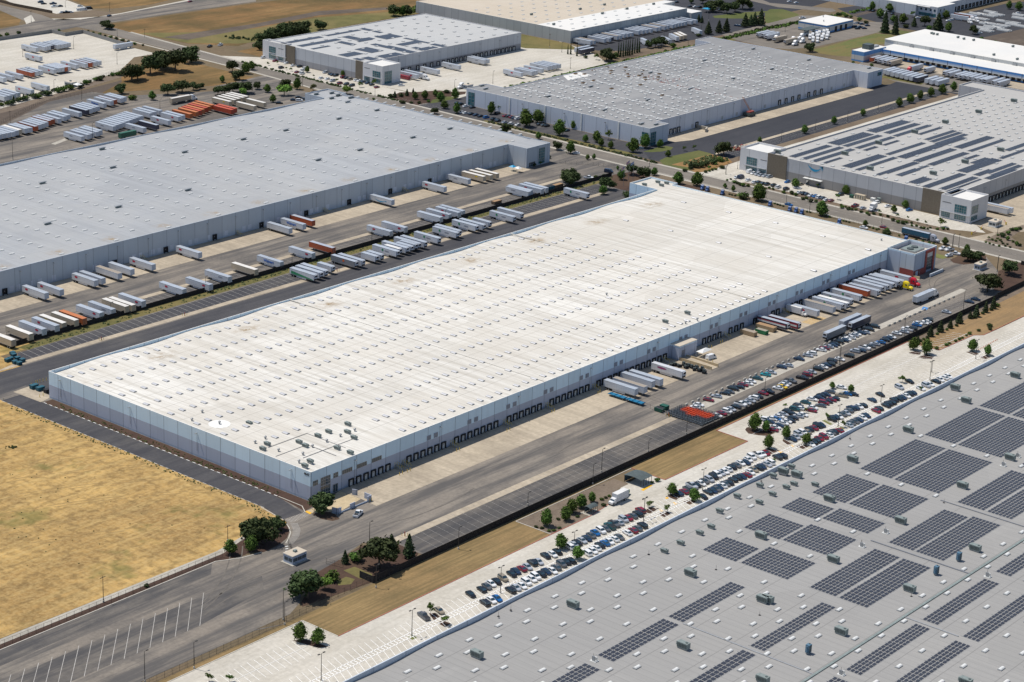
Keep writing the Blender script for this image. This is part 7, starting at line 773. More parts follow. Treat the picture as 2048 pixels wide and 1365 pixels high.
# ------------------------------------------------------------------ trailers and trucks
def paint(name,col,rough=.4,spec=.5): return plain(name,col,rough,0,.06,1,spec)
def ribbed(name,col):
    m,nt,b=newmat(name); x=nd(nt,'ShaderNodeSeparateXYZ'); nt.links.new(pos(nt,src='obj'),x.inputs[0])
    r=math_(nt,'LESS_THAN',math_(nt,'FRACT',math_(nt,'DIVIDE',x.outputs[1],1.22)),.1)
    c=mixc(nt,math_(nt,'MULTIPLY',r,.3),col,tuple(v*.45 for v in col))
    oi=nd(nt,'ShaderNodeObjectInfo'); c=mixc(nt,math_(nt,'MULTIPLY',oi.outputs['Random'],.3),c,tuple(v*.62 for v in col))
    d=noise(nt,pos(nt,.5,.25,1.2,src='obj'),1,4,.7,.45,.75); c=mixc(nt,math_(nt,'MULTIPLY',d,.3),c,(.20,.17,.14))
    nt.links.new(c,b.inputs['Base Color']); b.inputs['Roughness'].default_value=.45
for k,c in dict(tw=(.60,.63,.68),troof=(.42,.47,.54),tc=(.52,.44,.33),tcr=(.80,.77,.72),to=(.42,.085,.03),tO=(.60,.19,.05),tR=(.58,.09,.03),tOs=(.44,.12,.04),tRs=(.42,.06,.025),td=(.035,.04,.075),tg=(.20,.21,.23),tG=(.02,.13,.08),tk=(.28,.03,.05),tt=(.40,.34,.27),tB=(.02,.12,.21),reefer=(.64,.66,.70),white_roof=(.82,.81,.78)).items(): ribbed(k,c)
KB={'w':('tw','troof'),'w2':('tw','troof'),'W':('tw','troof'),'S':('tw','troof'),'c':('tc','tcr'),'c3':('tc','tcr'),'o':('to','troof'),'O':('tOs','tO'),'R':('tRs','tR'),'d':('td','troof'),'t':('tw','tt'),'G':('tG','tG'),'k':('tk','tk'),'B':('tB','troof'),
 'f':('reefer','troof'),'fg':('tg','troof'),'fG':('reefer','troof'),'fc':('reefer','white_roof'),'ft':('td','troof'),'fd':('tk','troof'),'fs':('reefer','td'),'fe':('tc','tt')}
TM={}
def trailer_meshes(kind,L):
    key=(kind,L)
    if key in TM: return TM[key]
    body,top=KB[kind]; low=(kind=='k'); z0,z1=(.3,2.6) if low else (1.2,4.05)
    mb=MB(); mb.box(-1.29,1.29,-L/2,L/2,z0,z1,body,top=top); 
    for s in (-1,1): mb.box(s*1.29-.03,s*1.29+.03,-L/2-.02,L/2+.02,z1-.12,z1+.03,body); mb.box(s*1.29-.02,s*1.29+.03*1,-L/2,L/2,z0-.02,z0+.12,'galv')
    for y in (-L/2,L/2): mb.box(-1.3,1.3,y-.03,y+.03,z1-.1,z1+.035,body)
    a=mb.mesh('cargo_box')
    mb=MB(); mb.box(-.55,.55,-L/2+.8,L/2-.1,.85,1.19,'dark_metal'); mb.box(-1.15,1.15,L/2-3.6,L/2-.5,.7,.95,'dark_metal')
    if L>12:
        for s in (-1,1): mb.box(s*1.2-.02,s*1.2+.02,-L/2+5,L/2-4.6,.45,1.15,body if kind in('w','f','fG','fs','W') else 'dark_metal')
    b=mb.mesh('underframe')
    mb=MB(); 
    for s in (-.8,.8): mb.box(s-.08,s+.08,-L/2+2.6,-L/2+2.85,.05,1.1,'dark_metal'); mb.box(s-.2,s+.2,-L/2+2.5,-L/2+2.95,0.02,.08,'dark_metal')
    lg=mb.mesh('landing_gear')
    mb=MB(); mb.box(-1.2,1.2,L/2+.005,L/2+.05,1.3,3.9,body); mb.box(-.02,.02,L/2+.05,L/2+.07,1.3,3.9,'dark_metal')
    for s in (-.7,-.35,.35,.7): mb.box(s-.025,s+.025,L/2+.05,L/2+.1,1.3,3.9,'galv')
    rd=mb.mesh('rear_door')
    mb=MB(); mb.box(-1.0,1.0,-L/2-.55,-L/2-.02,2.2,3.85,'reefer',inset=.06); mb.box(-.75,.75,-L/2-.6,-L/2-.56,2.9,3.7,'black'); mb.box(-.9,.9,-L/2-.35,-L/2-.02,1.3,2.1,'dark_metal'); ru=mb.mesh('cooling_unit')
    TM[key]=(a,b,lg,rd,ru); return TM[key]
mb=MB(); mb.cyl((-.28,0,0),(.28,0,0),.5,.5,'rubber',12); mb.cyl((-.3,0,0),(-.28,0,0),.28,.28,'galv',10); mb.cyl((.28,0,0),(.3,0,0),.28,.28,'galv',10); WH=mb.mesh('wheel')
mb=MB(); mb.cyl((-.12,0,0),(.12,0,0),.34,.34,'rubber',10); mb.cyl((.12,0,0),(.13,0,0),.2,.2,'galv',8); mb.cyl((-.13,0,0),(-.12,0,0),.2,.2,'galv',8); CW=mb.mesh('wheel')
def ell(name,mat,w,h,n=14):
    mb=MB(); mb.face([(0,w/2*math.cos(2*math.pi*k/n),h/2*math.sin(2*math.pi*k/n)) for k in range(n)],mat); return mb.mesh(name)
MK={'red':ell('side_mark','red_mark',2.2,1.0),'green':ell('side_mark','green_mark',1.3,1.3),'grey':ell('side_mark','grey_mark',3.2,.6),'purple':ell('side_mark','purple_mark',5,.9),'yellow':ell('side_mark','yellow_mark',2.2,.8),'orange':ell('side_mark','orange_k',1.5,1.2)}
ROWS={'nwdock':('semi trailers docked at the speckled grey warehouse','docked at the speckled grey roof'),
'nwstall':('semi trailers parked along the black screen fence','beyond the screen fence'),
'mnorth':('refrigerated trailers behind the white-roofed warehouse','between screen fence and white roof'),
'mdock':('semi trailers docked at the white-roofed warehouse','docked at the white-roofed warehouse'),
'myard':('trailers standing in the truck yard','standing lengthwise in the employee-car yard'),
'nlot':('trailers spread over the pale concrete lot','on the pale concrete lot by the crossroads'),
'fencerow':('trailers along the dirt track','in the row beside the dirt track'),
'midrow':('trailers in the middle of the storage yard','in middle rows of the storage yard'),
'orange':('packed containers and trailers by the oak-lined drive','in the packed orange and cream block'),
'street':('trailers on the street','on the storage yard entrance drive'),
'ndock':('trailers docked at the solar-roofed front warehouse','docked behind the white-brown front'),
'nyard':('trailers in the concrete loading yard','in the concrete yard'),
'nndock':('trailers docked at the tan-roofed building','docked at the tan-white roof'),
'nnyard':('dark trailers by the cypresses','beside the thin cypresses'),
'colddock':('refrigerated trailers at the cold store','under the blue canopy'),
'coldyard':('trailers facing the cold store','in the row facing the cold store'),
'shop':('trailers beside the workshop','beside the blue-trimmed workshop'),
'edock':('trailers in the concrete truck court','behind the arrow-logo warehouse corner'),
'fedock':('trailers at the far pale warehouse','in front of the far pale warehouse docks'),
'road':('trailers on the road','on the road')}
KN={'w':'white box trailer','w2':'white box trailer','W':'white trailer lettered Walmart','S':'white trailer with blue curved arrow','c':'cream trailer with white roof','c3':'cream trailer with yellow mark','o':'rust-orange grey-roofed trailer','O':'bright orange container trailer','R':'red-orange container trailer','d':'dark blue trailer','t':'white tan-roofed trailer','G':'dark green container trailer','k':'low dark red container','B':'teal blue trailer','f':'white refrigerated trailer','fg':'grey refrigerated trailer','fG':'green-striped white refrigerated trailer','fc':'bright-roofed refrigerated trailer','ft':'dark refrigerated trailer','fd':'dark red refrigerated trailer','fs':'dark-roofed trailer with purple lettering','fe':'cream refrigerated trailer'}
cnt={}
tl=sorted(TRAILERS,key=lambda t:cdist(t[1],t[2]))
keys={}
for t in tl: keys[(t[0],t[5])]=keys.get((t[0],t[5]),0)+1
random.seed(2)
for row,x,y,th,L,kind in tl:
    rz=R(th)
    if row=='nwstall': rz=math.pi
    if row in('colddock','shop') or kind in('fg','ft') and row=='myard': rz=-math.pi/2
    ty=-1 if abs(rz)<.1 else 1
    k=(row,kind); cnt[k]=cnt.get(k,0)+1
    nm=KN[kind]; ph=ROWS[row][1]
    lab=f'{nm} {ph}' if keys[k]==1 else f'{ordw(cnt[k])} {nm} from near end {ph}'
    while len(lab.split())>16: lab=lab.replace(' refrigerated',' reefer',1).replace(' with a ',' with ',1).replace(' the ',' ',1)
    rt=tag(empty('container' if kind=='k' else 'semi_trailer',(x,y,.06),rz),uniq(lab),'container' if kind=='k' else 'trailer',ROWS[row][0])
    a,b,lg,rd,ru=trailer_meshes(kind,L); far=cdist(x,y)
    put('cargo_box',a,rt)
    if kind=='k': continue
    put('underframe',b,rt)
    if kind[0]=='f': put('cooling_unit',ru,rt)
    if far<1150:
        for yy in (L/2-1.3,L/2-2.6):
            for s in (-1,1): put('wheel',WH,rt,(s*.95,yy,.5))
        if row not in('mdock',) or True: put('landing_gear',lg,rt)
        if ty==1 and th==0 or th: put('rear_door',rd,rt)
    mside=-1.335 if abs(rz)<.1 else 1.335
    if th: continue
    if kind=='w' and row in('nwdock','nwstall') and cnt[k]%4!=0: 
        put('side_mark',MK['red'],rt,(mside,(L/2-3.2) if row=='nwdock' else (4.5 if cnt[k]%2 else -3),3.0))
    elif kind=='w' and random.random()<.75: put('side_mark',MK[random.choice(['red','grey','grey'])],rt,(mside,random.uniform(-4,4),2.9))
    elif kind in('f','fc') and L>14 and cnt[k]%5!=0: put('side_mark',MK['green'],rt,(mside,random.choice([1,3]),2.9)); put('side_mark',MK['grey'],rt,(mside,-1.8,2.7))
    elif kind=='c3' or (kind=='c' and cnt[k]%3==0): put('side_mark',MK['yellow'],rt,(mside,-3,3.2))
    elif kind=='fs': put('side_mark',MK['purple'],rt,(mside,2.5,3.0)); mb=MB(); mb.box(-1.31,1.31,-L/2+.05,L/2-.05,4.08,4.12,'reefer',inset=.35); mb.build('roof_panel',rt)
    elif kind=='fg': put('side_mark',MK['orange'],rt,(mside,-.5,3.0))
    elif kind=='fG': mb=MB(); mb.face([(mside,L/2-1,1.5),(mside,-L/2+.5,1.25),(mside,-L/2+.5,1.6),(mside,L/2-1,3.0)],'green_mark'); mb.build('side_stripe',rt); text(rt,'GREAT PRICES',.9,(mside-.01,4,3.0),(R(90),0,R(-90)),'green_mark') if False else None
    elif kind=='S':
        mb=MB(); pp=[(4-8*i/12,2.7-.9*math.sin(math.pi*i/12),.22*math.sin(math.pi*i/12)+.04) for i in range(13)]
        for p,q in zip(pp[:-1],pp[1:]): mb.face([(mside,p[0],p[1]-p[2]),(mside,p[0],p[1]+p[2]),(mside,q[0],q[1]+q[2]),(mside,q[0],q[1]-q[2])],'swoosh_blue')
        mb.face([(mside,-3.3,2.6),(mside,-4.4,3.0),(mside,-4.2,2.1)],'swoosh_blue'); mb.build('arrow_logo',rt)
    elif kind in('ft','fd') and row=='mdock':
        mb=MB(); mb.face([(mside,L/2-.5,2.2),(mside,-L/2+.5,2.2),(mside,-L/2+.5,3.0),(mside,L/2-.5,3.0)],'white_paint'); mb.face([(mside,L/2-.5,3.1),(mside,-L/2+.5,3.1),(mside,-L/2+.5,3.4),(mside,L/2-.5,3.4)],'red_mark'); mb.build('side_stripe',rt)
    if kind=='W': text(rt,'Walmart',1.9,(mside+(.0 if mside<0 else 0),3.6 if mside<0 else -3.2,2.2),(R(90),0,R(-90) if mside<0 else R(90)),'blue_mark')
for k,(x,y,th,c) in enumerate(ANG):
    rt=tag(empty('semi_trailer',(x,y,.05),R(th)),f'{ordw(k+1)} of the slanting pale trailers parked apart behind the re-roofed warehouse','trailer','slanting trailers behind the re-roofed warehouse')
    a,b,lg,rd,ru=trailer_meshes('c' if c=='c' else 'w',14.0); put('cargo_box',a,rt); put('underframe',b,rt)
TRM={}
def tractor(x,y,th,col,label,group=None):
    """nose towards local -Y"""
    if col not in TRM:
        mb=MB()
        mb.loft([[(-w,yy,z0),(w,yy,z0),(w,yy,z1),(w*.86,yy,z2),(-w*.86,yy,z2),(-w,yy,z1)] for yy,w,z0,z1,z2 in ((1.4,1.2,.9,3.3,3.95),(-.2,1.2,.9,3.2,3.9),(-.9,1.18,.9,2.6,3.4),(-1.6,1.15,.9,2.0,2.25))],col)
        cab=mb.mesh('cab')
        mb=MB(); mb.loft([[(-w,yy,.7),(w,yy,.7),(w,yy,z1),(w*.7,yy,z2),(-w*.7,yy,z2),(-w,yy,z1)] for yy,w,z1,z2 in ((-1.6,1.05,1.7,2.0),(-2.9,.95,1.55,1.85),(-3.4,.85,1.2,1.45))],col); mb.box(-1.15,1.15,-3.55,-3.3,.35,.75,'galv'); hood=mb.mesh('hood')
        mb=MB(); mb.face([(-.95,-.93,3.22),(-1.0,-1.62,2.3),(1.0,-1.62,2.3),(.95,-.93,3.22)],'glass'); 
        for s in(-1,1): mb.face([(s*1.21,-.9,2.2),(s*1.21,.1,2.2),(s*1.21,.1,2.95),(s*1.21,-.7,2.95)],'glass')
        gl=mb.mesh('windshield'); mb=MB(); mb.box(-.45,.45,-3.2,3.6,.6,.9,'dark_metal'); mb.box(-1.2,-.5,-.9,1.3,.4,.9,'galv'); mb.box(.5,1.2,-.9,1.3,.4,.9,'galv'); ch=mb.mesh('chassis'); TRM[col]=(cab,hood,gl,ch)
    rt=tag(empty('tractor_unit',(x,y,.06),R(th)),uniq(label),'truck',group)
    if col=='truck_blue': rt.scale=(.75,.55,.72)
    cab,hood,gl,ch=TRM[col]
    for n,m in (('cab',cab),('hood',hood),('windshield',gl),('chassis',ch)): put(n,m,rt)
    for yy in (-2.5,1.9,3.1):
        for s in (-1,1): put('wheel',WH,rt,(s*.98,yy,.5))
paint('truck_white',(.75,.75,.75),.3); paint('truck_red',(.55,.01,.03),.3); paint('truck_yellow',(.80,.60,.01),.3); paint('truck_blue',(.012,.07,.24),.4); paint('truck_grey',(.4,.42,.48),.3)
for a in TRACT: tractor(*a)
def boxtruck(x,y,th,label,L=6.5,mark=None):
    rt=tag(empty('box_truck',(x,y,.06),R(th)),label,'truck')
    mb=MB(); mb.box(-1.2,1.2,-1.2,L-1.2,1.0,3.9,'tw',top='white_roof'); mb.build('cargo_box',rt)
    mb=MB(); mb.loft([[(-w,yy,.6),(w,yy,.6),(w,yy,z1),(w*.85,yy,z2),(-w*.85,yy,z2),(-w,yy,z1)] for yy,w,z1,z2 in ((-1.25,1.05,2.3,2.5),(-2.1,1.05,2.1,2.4),(-2.7,1.0,1.5,1.6),(-3.7,.95,1.25,1.4))],'truck_white'); mb.build('cab',rt)
    mb=MB(); mb.face([(-.85,-2.12,2.35),(-.9,-2.72,1.62),(.9,-2.72,1.62),(.85,-2.12,2.35)],'glass'); mb.build('windshield',rt)
    mb=MB(); mb.box(-.4,.4,-3.2,L-1.3,.6,.98,'dark_metal'); mb.build('chassis',rt)
    for yy in (-2.9,L-3):
        for s in (-1,1): put('wheel',WH,rt,(s*.9,yy,.5))
boxtruck(77.5,-79.3,-90,'white box truck parked beside the green machine by the bus shelter',7)
boxtruck(313.8,-8,0,'white box truck backed to a dock over yellow floor stripes',8)
boxtruck(*BT3,-80,'small white box truck in the lot before the arrow-logo warehouse',6)
# ------------------------------------------------------------------ cars
PC=dict(w=(.74,.75,.76),k=(.012,.013,.018),g=(.10,.105,.115),l=(.38,.41,.46),r=(.20,.012,.03),b=(.01,.11,.33),n=(.014,.032,.075),t=(.012,.075,.085),c=(.01,.27,.31),e=(.28,.24,.18),y=(.75,.50,.03))
CN=dict(w='white',k='black',g='dark grey',l='silver',r='dark red',b='blue',n='navy',t='dark teal',c='turquoise',e='beige',y='yellow')
for k,c in PC.items(): paint('car_'+k,c,.22,.6)
TN_=dict(s='sedan',u='SUV',p='pickup',v='van')
CMM={}
def car_meshes(c,t):
    if (c,t) in CMM: return CMM[(c,t)]
    p='car_'+c
    S=dict(s=(((-2.3,.70,.62),(-2.1,.86,.74),(-1.0,.91,.90),(1.35,.91,.95),(2.1,.87,.92),(2.3,.78,.72)),(-1.15,1.85,.93,.82),(-.35,1.0,1.40,.64)),
     u=(((-2.3,.76,.80),(-2.15,.90,.95),(-1.2,.94,1.08),(2.1,.94,1.10),(2.3,.88,.9)),(-1.3,2.2,1.08,.88),(-.6,1.85,1.68,.74)),
     p=(((-2.8,.80,.90),(-2.65,.95,1.05),(-1.3,.98,1.12),(2.7,.98,1.1),(2.8,.95,.9)),(-1.35,.9,1.11,.92),(-.7,.55,1.80,.76)),
     v=(((-2.6,.78,.80),(-2.45,.95,1.0),(-1.8,1.0,1.25),(2.6,1.0,1.3),(2.7,.98,1.0)),(-1.9,2.6,1.25,.98),(-1.1,2.5,2.15,.88)))[t]
    mb=MB(); mb.loft([[(-w,y,.24),(w,y,.24),(w,y,z*.8),(w*.9,y,z),(-w*.9,y,z),(-w,y,z*.8)] for y,w,z in S[0]],p)
    (a0,a1,az,aw),(b0,b1,bz,bw)=S[1],S[2]
    mb.box(-bw,bw,b0,b1,bz,bz+.05,p,inset=.05)
    for s in (-1,1):
        for ya,yb in ((a0,b0),(a1,b1)): mb.cyl((s*(aw+.01),ya,az),(s*(bw+.01),yb,bz),.05,.05,p,4,False)
    if t=='p': mb.box(-.82,.82,1.0,2.65,1.105,1.13,'black')
    if t=='v': mb.box(-1.0,1.0,-.5,2.6,1.2,2.1,p,inset=.08)
    body=mb.mesh('body'); mb=MB()
    mb.loft([[(-aw,a0,az),(aw,a0,az),(aw,a1,az),(-aw,a1,az)],[(-bw,b0,bz),(bw,b0,bz),(bw,b1,bz),(-bw,b1,bz)]],'glass',caps=False)
    gl=mb.mesh('window_glass'); CMM[(c,t)]=(body,gl,{'s':1.4,'u':1.45,'p':1.75,'v':1.7}[t]); return CMM[(c,t)]
RC={'A':('cars in the upper walkway row of the near car park','upper walkway row'),'B':('cars in the lower row under the near grey roof','row hugging the near grey warehouse'),
'D':('cars in the tilted double row','outer side of the tilted double row'),'E':('cars in the tilted double row','inner side of the tilted double row'),
'F':('cars along the concrete blocks','row beside the concrete blocks'),'G':('cars along the tall black fence','row against the black screen fence'),
'H':('cars by the gate of the white-roofed warehouse','group by the gate booth'),'K':('cars against the arrow-logo warehouse','row against the arrow-logo warehouse'),'J':('cars in the planted row before the arrow-logo warehouse','planted row before the arrow-logo warehouse'),
'P':('vehicles on the streets','vehicles out on the streets'),'Q':('cars beside the speckled grey warehouse','cars by the ends of the speckled grey roof'),'R':('cars in the hedge-side row of the re-roofed warehouse','hedge-side row before the re-roofed warehouse'),'S':('cars against the re-roofed warehouse','wall-side row before the re-roofed warehouse'),
'N':('cars in the loading yard','cars at the white tower corner'),'T':('cars against the brown and white front','wall-side row of the brown and white front'),'V':('cars in the hedge row of the brown and white front','hedge-side row of the brown and white front'),
'W':('cars under the far trees','cars under the far dark trees'),'X':('cars behind the workshop','cars clustered behind the workshop'),'Y':('vehicles by the far office front','vehicles by the far office front'),'Z':('vehicles in the top corner lot','vehicles in the corner lot beyond the crossroads'),'X2':('trucks by the creek','trucks at the creek crossing'),'O':('vehicles','drive by the corner entrance')}
cars=sorted(CARS,key=lambda c:cdist(c[1],c[2]))
tot={}
for i,c in enumerate(cars[:300]): tot[(c[0],c[4])]=tot.get((c[0],c[4]),0)+1
cn={}; stuff=MB(); random.seed(4)
for i,(row,x,y,th,k) in enumerate(cars):
    c,t=k[0],k[1]; body,gl,wy=car_meshes(c,t); flip=180 if random.random()<.3 else 0; a=R(th+flip+random.uniform(-2,2))
    if i>=300:
        Rm=Matrix.Rotation(a,3,'Z')
        for me in (body,gl):
            j=len(stuff.v); stuff.v+=[tuple(Rm@v.co+Vector((x,y,.06))) for v in me.vertices]
            for q in me.polygons: stuff.f.append(tuple(j+w for w in q.vertices)); stuff.mi.append(stuff.m(me.materials[q.material_index].name))
        continue
    kk=(row,k); cn[kk]=cn.get(kk,0)+1
    nm=f'{CN[c]} {TN_[t]}'
    lab=f'{nm} in the {RC[row][1]}' if tot[kk]==1 else f'{ordw(cn[kk])} {nm} from the near end, {RC[row][1]}'
    rt=tag(empty({'s':'parked_car','u':'parked_suv','p':'pickup_truck','v':'van'}[t],(x,y,.07),a),uniq(lab),{'s':'car','u':'car','p':'pickup','v':'van'}[t],RC[row][0])
    put('body',body,rt); put('window_glass',gl,rt)
    if cdist(x,y)<1100:
        for yy in (-wy,wy):
            for s in (-.82,.82): put('wheel',CW,rt,(s,yy,.34))
tag(stuff.build('distant_cars'),'many small parked cars in the lots farthest from the camera','cars',kind='stuff')
# ------------------------------------------------------------------ trees
def leafcloud(n,fn,size,mat,seed,flat=.5):
    rd=random.Random(seed); mb=MB()
    for i in range(n):
        p,nr=fn(rd); d=(Vector(nr)+Vector((rd.gauss(0,flat),rd.gauss(0,flat),rd.gauss(0,flat)))).normalized()
        u=d.orthogonal().normalized(); w=d.cross(u); a=rd.uniform(0,6.28); u2=u*math.cos(a)+w*math.sin(a); w2=d.cross(u2); s=size*rd.uniform(.6,1.35)
        p=Vector(p); mb.face([p-u2*s-w2*s*.6,p+u2*s-w2*s*.6,p+u2*s*.7+w2*s*.8,p-u2*s*.7+w2*s*.8],mat)
    return mb
def blobfn(blobs):
    wts=[b[3]**2 for b in blobs]
    def f(rd):
        b=rd.choices(blobs,wts)[0]; d=Vector((rd.gauss(0,1),rd.gauss(0,1),rd.gauss(0,1))).normalized(); r=b[3]*(rd.random()**.3)*(rd.uniform(.85,1.1) if rd.random()<.75 else rd.uniform(1.05,1.5))
        return (b[0]+d.x*r,b[1]+d.y*r,b[2]+d.z*r*b[4]),d
    return f
def mkblobs(rd,n,R0,zc,zr,rb,sq=.8):
    out=[(0,0,zc,rb*1.25,sq)]
    for k in range(n):
        a=6.283*k/n+rd.uniform(-.4,.4); q=rd.uniform(.45,1)*R0; out.append((q*math.cos(a)+rd.uniform(-.06,.06),q*math.sin(a)+rd.uniform(-.06,.06),zc+rd.uniform(-zr,zr),rb*rd.uniform(.5,1.3),sq*rd.uniform(.8,1.1)))
    return out
def trunkmesh(h,r,seed,limbs=4,sp=.25):
    rd=random.Random(seed); mb=MB(); mb.cyl((0,0,0),(0,0,h),r,r*.6,'bark',7,False)
    for k in range(limbs):
        a=6.283*k/limbs+rd.random(); mb.cyl((0,0,h*.75),(sp*math.cos(a),sp*math.sin(a),h+.22+rd.uniform(0,.1)),r*.5,r*.15,'bark',5,False)
    return mb.mesh('trunk')
TP={}
rd=random.Random(1)
for v in range(4):
    TP['o',v]=(leafcloud(2300,blobfn(mkblobs(rd,11,.36,.55,.2,.20,.9)),.040,'leaf_dark',v).mesh('crown'),trunkmesh(.4,.035,v,5,.28))
    TP['m',v]=(leafcloud(1700,blobfn([(rd.uniform(-.06,.06),rd.uniform(-.06,.06),z,r,1.0) for z,r in ((.32,.24),(.46,.33),(.60,.30),(.75,.22),(.88,.12))]+mkblobs(rd,5,.24,.48,.16,.17)),.042,'leaf_mid',v+10).mesh('crown'),trunkmesh(.34,.022,v,4,.12))
    TP['g',v]=(leafcloud(1500,blobfn(mkblobs(rd,6,.3,.55,.15,.22)),.04,'leaf_light',v+20).mesh('crown'),trunkmesh(.35,.03,v,4,.2))
    TP['e',v]=(leafcloud(900,blobfn(mkblobs(rd,6,.36,.6,.18,.19)),.035,'leaf_olive',v+30).mesh('crown'),trunkmesh(.35,.03,v,5,.28))
    def cone(w,tip=1.0,base=.08):
        def f(r):
            z=base+(tip-base)*(1-r.random()**.55); q=(1-(z-base)/(tip-base))**.8*w*(r.random()**.4)*(1+.18*math.sin(z*38)); a=r.uniform(0,6.283); return (q*math.cos(a),q*math.sin(a),z),(math.cos(a),math.sin(a),.3)
        return f
    TP['p',v]=(leafcloud(1200,cone(.29),.034,'leaf_pine',v+40).mesh('crown'),trunkmesh(.2,.02,v,2,.05))
    TP['P',v]=(leafcloud(1800,cone(.19,1,.04),.026,'leaf_pine',v+50).mesh('crown'),trunkmesh(.2,.02,v,2,.05))
    TP['c',v]=(leafcloud(700,cone(.065,1,.02),.018,'leaf_pine',v+60).mesh('crown'),trunkmesh(.2,.012,v,2,.02))
    TP['y',v]=(leafcloud(230,blobfn(mkblobs(rd,5,.24,.66,.16,.15)),.05,'leaf_mid',v+70).mesh('crown'),trunkmesh(.5,.012,v,5,.2))
    TP['b',v]=(leafcloud(520,blobfn(mkblobs(rd,5,.32,.42,.08,.36)),.075,'leaf_dark' if v%2 else 'leaf_mid',v+80).mesh('crown'),trunkmesh(.2,.03,v,3,.2))
TG={'entrance':'by the entrance bend below the dry field','gatehouse':'in the dark beds around the gatehouse','carpark':'in the near car park','planter':'in the brown car-park planter','fence':'along the sloping bank outside the black fence','bank':'on the dry bank above the pale drive','road':'along the street beside the white and grey roofs','flags':'around the flagpoles','lot':'in the lot before the re-roofed warehouse','basin':'around the grassy drainage basin','elot':'in the lot before the arrow-logo warehouse','eplant':'in the street planting before the arrow-logo warehouse','hedge':'in the hedge line behind the white roof','gate':'around the far gate booth','corner':'in the gravel corner garden','oaks':'in the dark oak grove by the crossroads','north':'at the top of the storage yard','street':'along the pale concrete wall street','slope':'on the slope below the pale concrete lot','riparian':'in the creek thicket','nwgate':'beside the car entrance of the speckled grey roof','nlot':'before the brown and white front','corner2':'in the garden across the street junction','nn':'behind the re-roofed warehouse','far':'beyond the tan-roofed building','farE':'around the cold store and workshop','lane':'along the lane of the dark truck yard'}
TNm={'o':('dark rounded oak tree','oak_tree'),'m':('green leafy tree','leafy_tree'),'g':('bright green tree','leafy_tree'),'e':('pale olive tree','olive_tree'),'p':('conical pine tree','pine_tree'),'P':('tall dark redwood tree','redwood_tree'),'c':('thin dark cypress','cypress_tree'),'y':('small sparse young tree','young_tree'),'b':('round shrub','shrub')}
ts=sorted(TREES,key=lambda t:cdist(t[1],t[2])); tc={}; tt={}
for t in ts: tt[(t[0],t[4])]=tt.get((t[0],t[4]),0)+1
random.seed(8)
for g_,x,y,h,k in ts:
    kk=(g_,k); tc[kk]=tc.get(kk,0)+1; nm,on=TNm[k]
    lab=f'{nm} {TG[g_]}' if tt[kk]==1 else f'{ordw(tc[kk])} {nm} from the near end, {TG[g_]}'
    if len(lab.split())>16: lab=f'{ordw(tc[kk])} nearest {nm} {TG[g_]}'
    rt=tag(empty(on,(x,y,.03),random.uniform(0,6.28)),uniq(lab),'shrub' if k=='b' else 'tree',('shrubs ' if k=='b' else 'trees ')+TG[g_])
    s=max(.9,h)*(1.04 if k!='b' else 1.0); w=s*random.uniform(.95,1.2)*(1.12 if k in 'og' else 1)
    if k=='b': s=min(s,4); w=max(s*random.uniform(.95,1.3),1.3)
    if k=='y': w*=1.1
    rt.scale=(w*random.uniform(.88,1.12),w*random.uniform(.88,1.12),s); v=random.randrange(4)
    put('crown',TP[k,v][0],rt); put('trunk',TP[k,v][1],rt)
# ground cover strips
def cover(name,label,pts,w,n,h,mat,seed):
    rd=random.Random(seed); mb=MB(); L=[math.hypot(b[0]-a[0],b[1]-a[1]) for a,b in zip(pts[:-1],pts[1:])]
    for i in range(n):
        k=rd.choices(range(len(L)),L)[0]; t=rd.random(); a,b=pts[k],pts[k+1]; cx=a[0]+(b[0]-a[0])*t+rd.uniform(-w,w)/2; cy=a[1]+(b[1]-a[1])*t+rd.uniform(-w,w)/2; r=rd.uniform(.3,1)*h
        for q in range(16):
            d=Vector((rd.gauss(0,1),rd.gauss(0,1),abs(rd.gauss(0,1)))).normalized(); p=Vector((cx,cy,.05))+d*r*rd.uniform(.6,1); u=(d+Vector((rd.gauss(0,.5),rd.gauss(0,.5),rd.gauss(0,.5)))).normalized().orthogonal().normalized(); v=d.cross(u); s=r*.42
            mb.face([p-u*s-v*s,p+u*s-v*s,p+u*s+v*s,p-u*s+v*s],mat)
    tag(mb.build(name),label,'ground cover',kind='stuff')
cover('undergrowth','low hedge and weeds beside the railway track',[(565,394),(700,396),(905,399),(1090,393)],4,420,1.9,'leaf_mid',1)
cover('undergrowth','low planting strip in front of the brown and white building',[(506,570),(502,480),(500,412)],2.5,200,1.2,'leaf_dark',2)
cover('undergrowth','low hedge between the street and the re-roofed warehouse lot',[(500,340),(499,270),(496,205)],3,180,1.2,'leaf_dark',3)
cover('undergrowth','weedy grass clumps on the strip behind the screen fence',[(30,201),(180,204),(450,204.5)],3,500,.6,'leaf_olive',4)
cover('undergrowth','low clipped hedge beside the trucking yard',[(812,398),(905,402),(960,400)],2.5,140,1.8,'leaf_dark',5)
cover('undergrowth','dry scrub growing on the drainage basin slope',BASIN,9,120,1.3,'leaf_olive',6)
cover('undergrowth','low dry plants under the long service-road wall',[(-3.3,138),(-3.3,60),(-3,14)],3,260,.45,'leaf_olive',7)
cover('undergrowth','low shrubs in front of the creek thicket',[(560,640),(575,600),(620,590)],10,120,1.6,'leaf_dark',8)
cover('undergrowth','dry weeds scattered over the golden field',[(-25,150),(-70,90),(-60,40),(-110,40)],60,120,.28,'leaf_olive',9); cover('undergrowth','ragged dry weeds along the edge of the golden field',[(-17,150),(-17,60),(-17.5,12),(-21,-1),(-38,-4)],2.6,260,.4,'leaf_olive',49); cover('undergrowth','green weed patch in the middle of the golden field',[(-45,117),(-42,115)],2.5,14,.6,'leaf_dark',19)
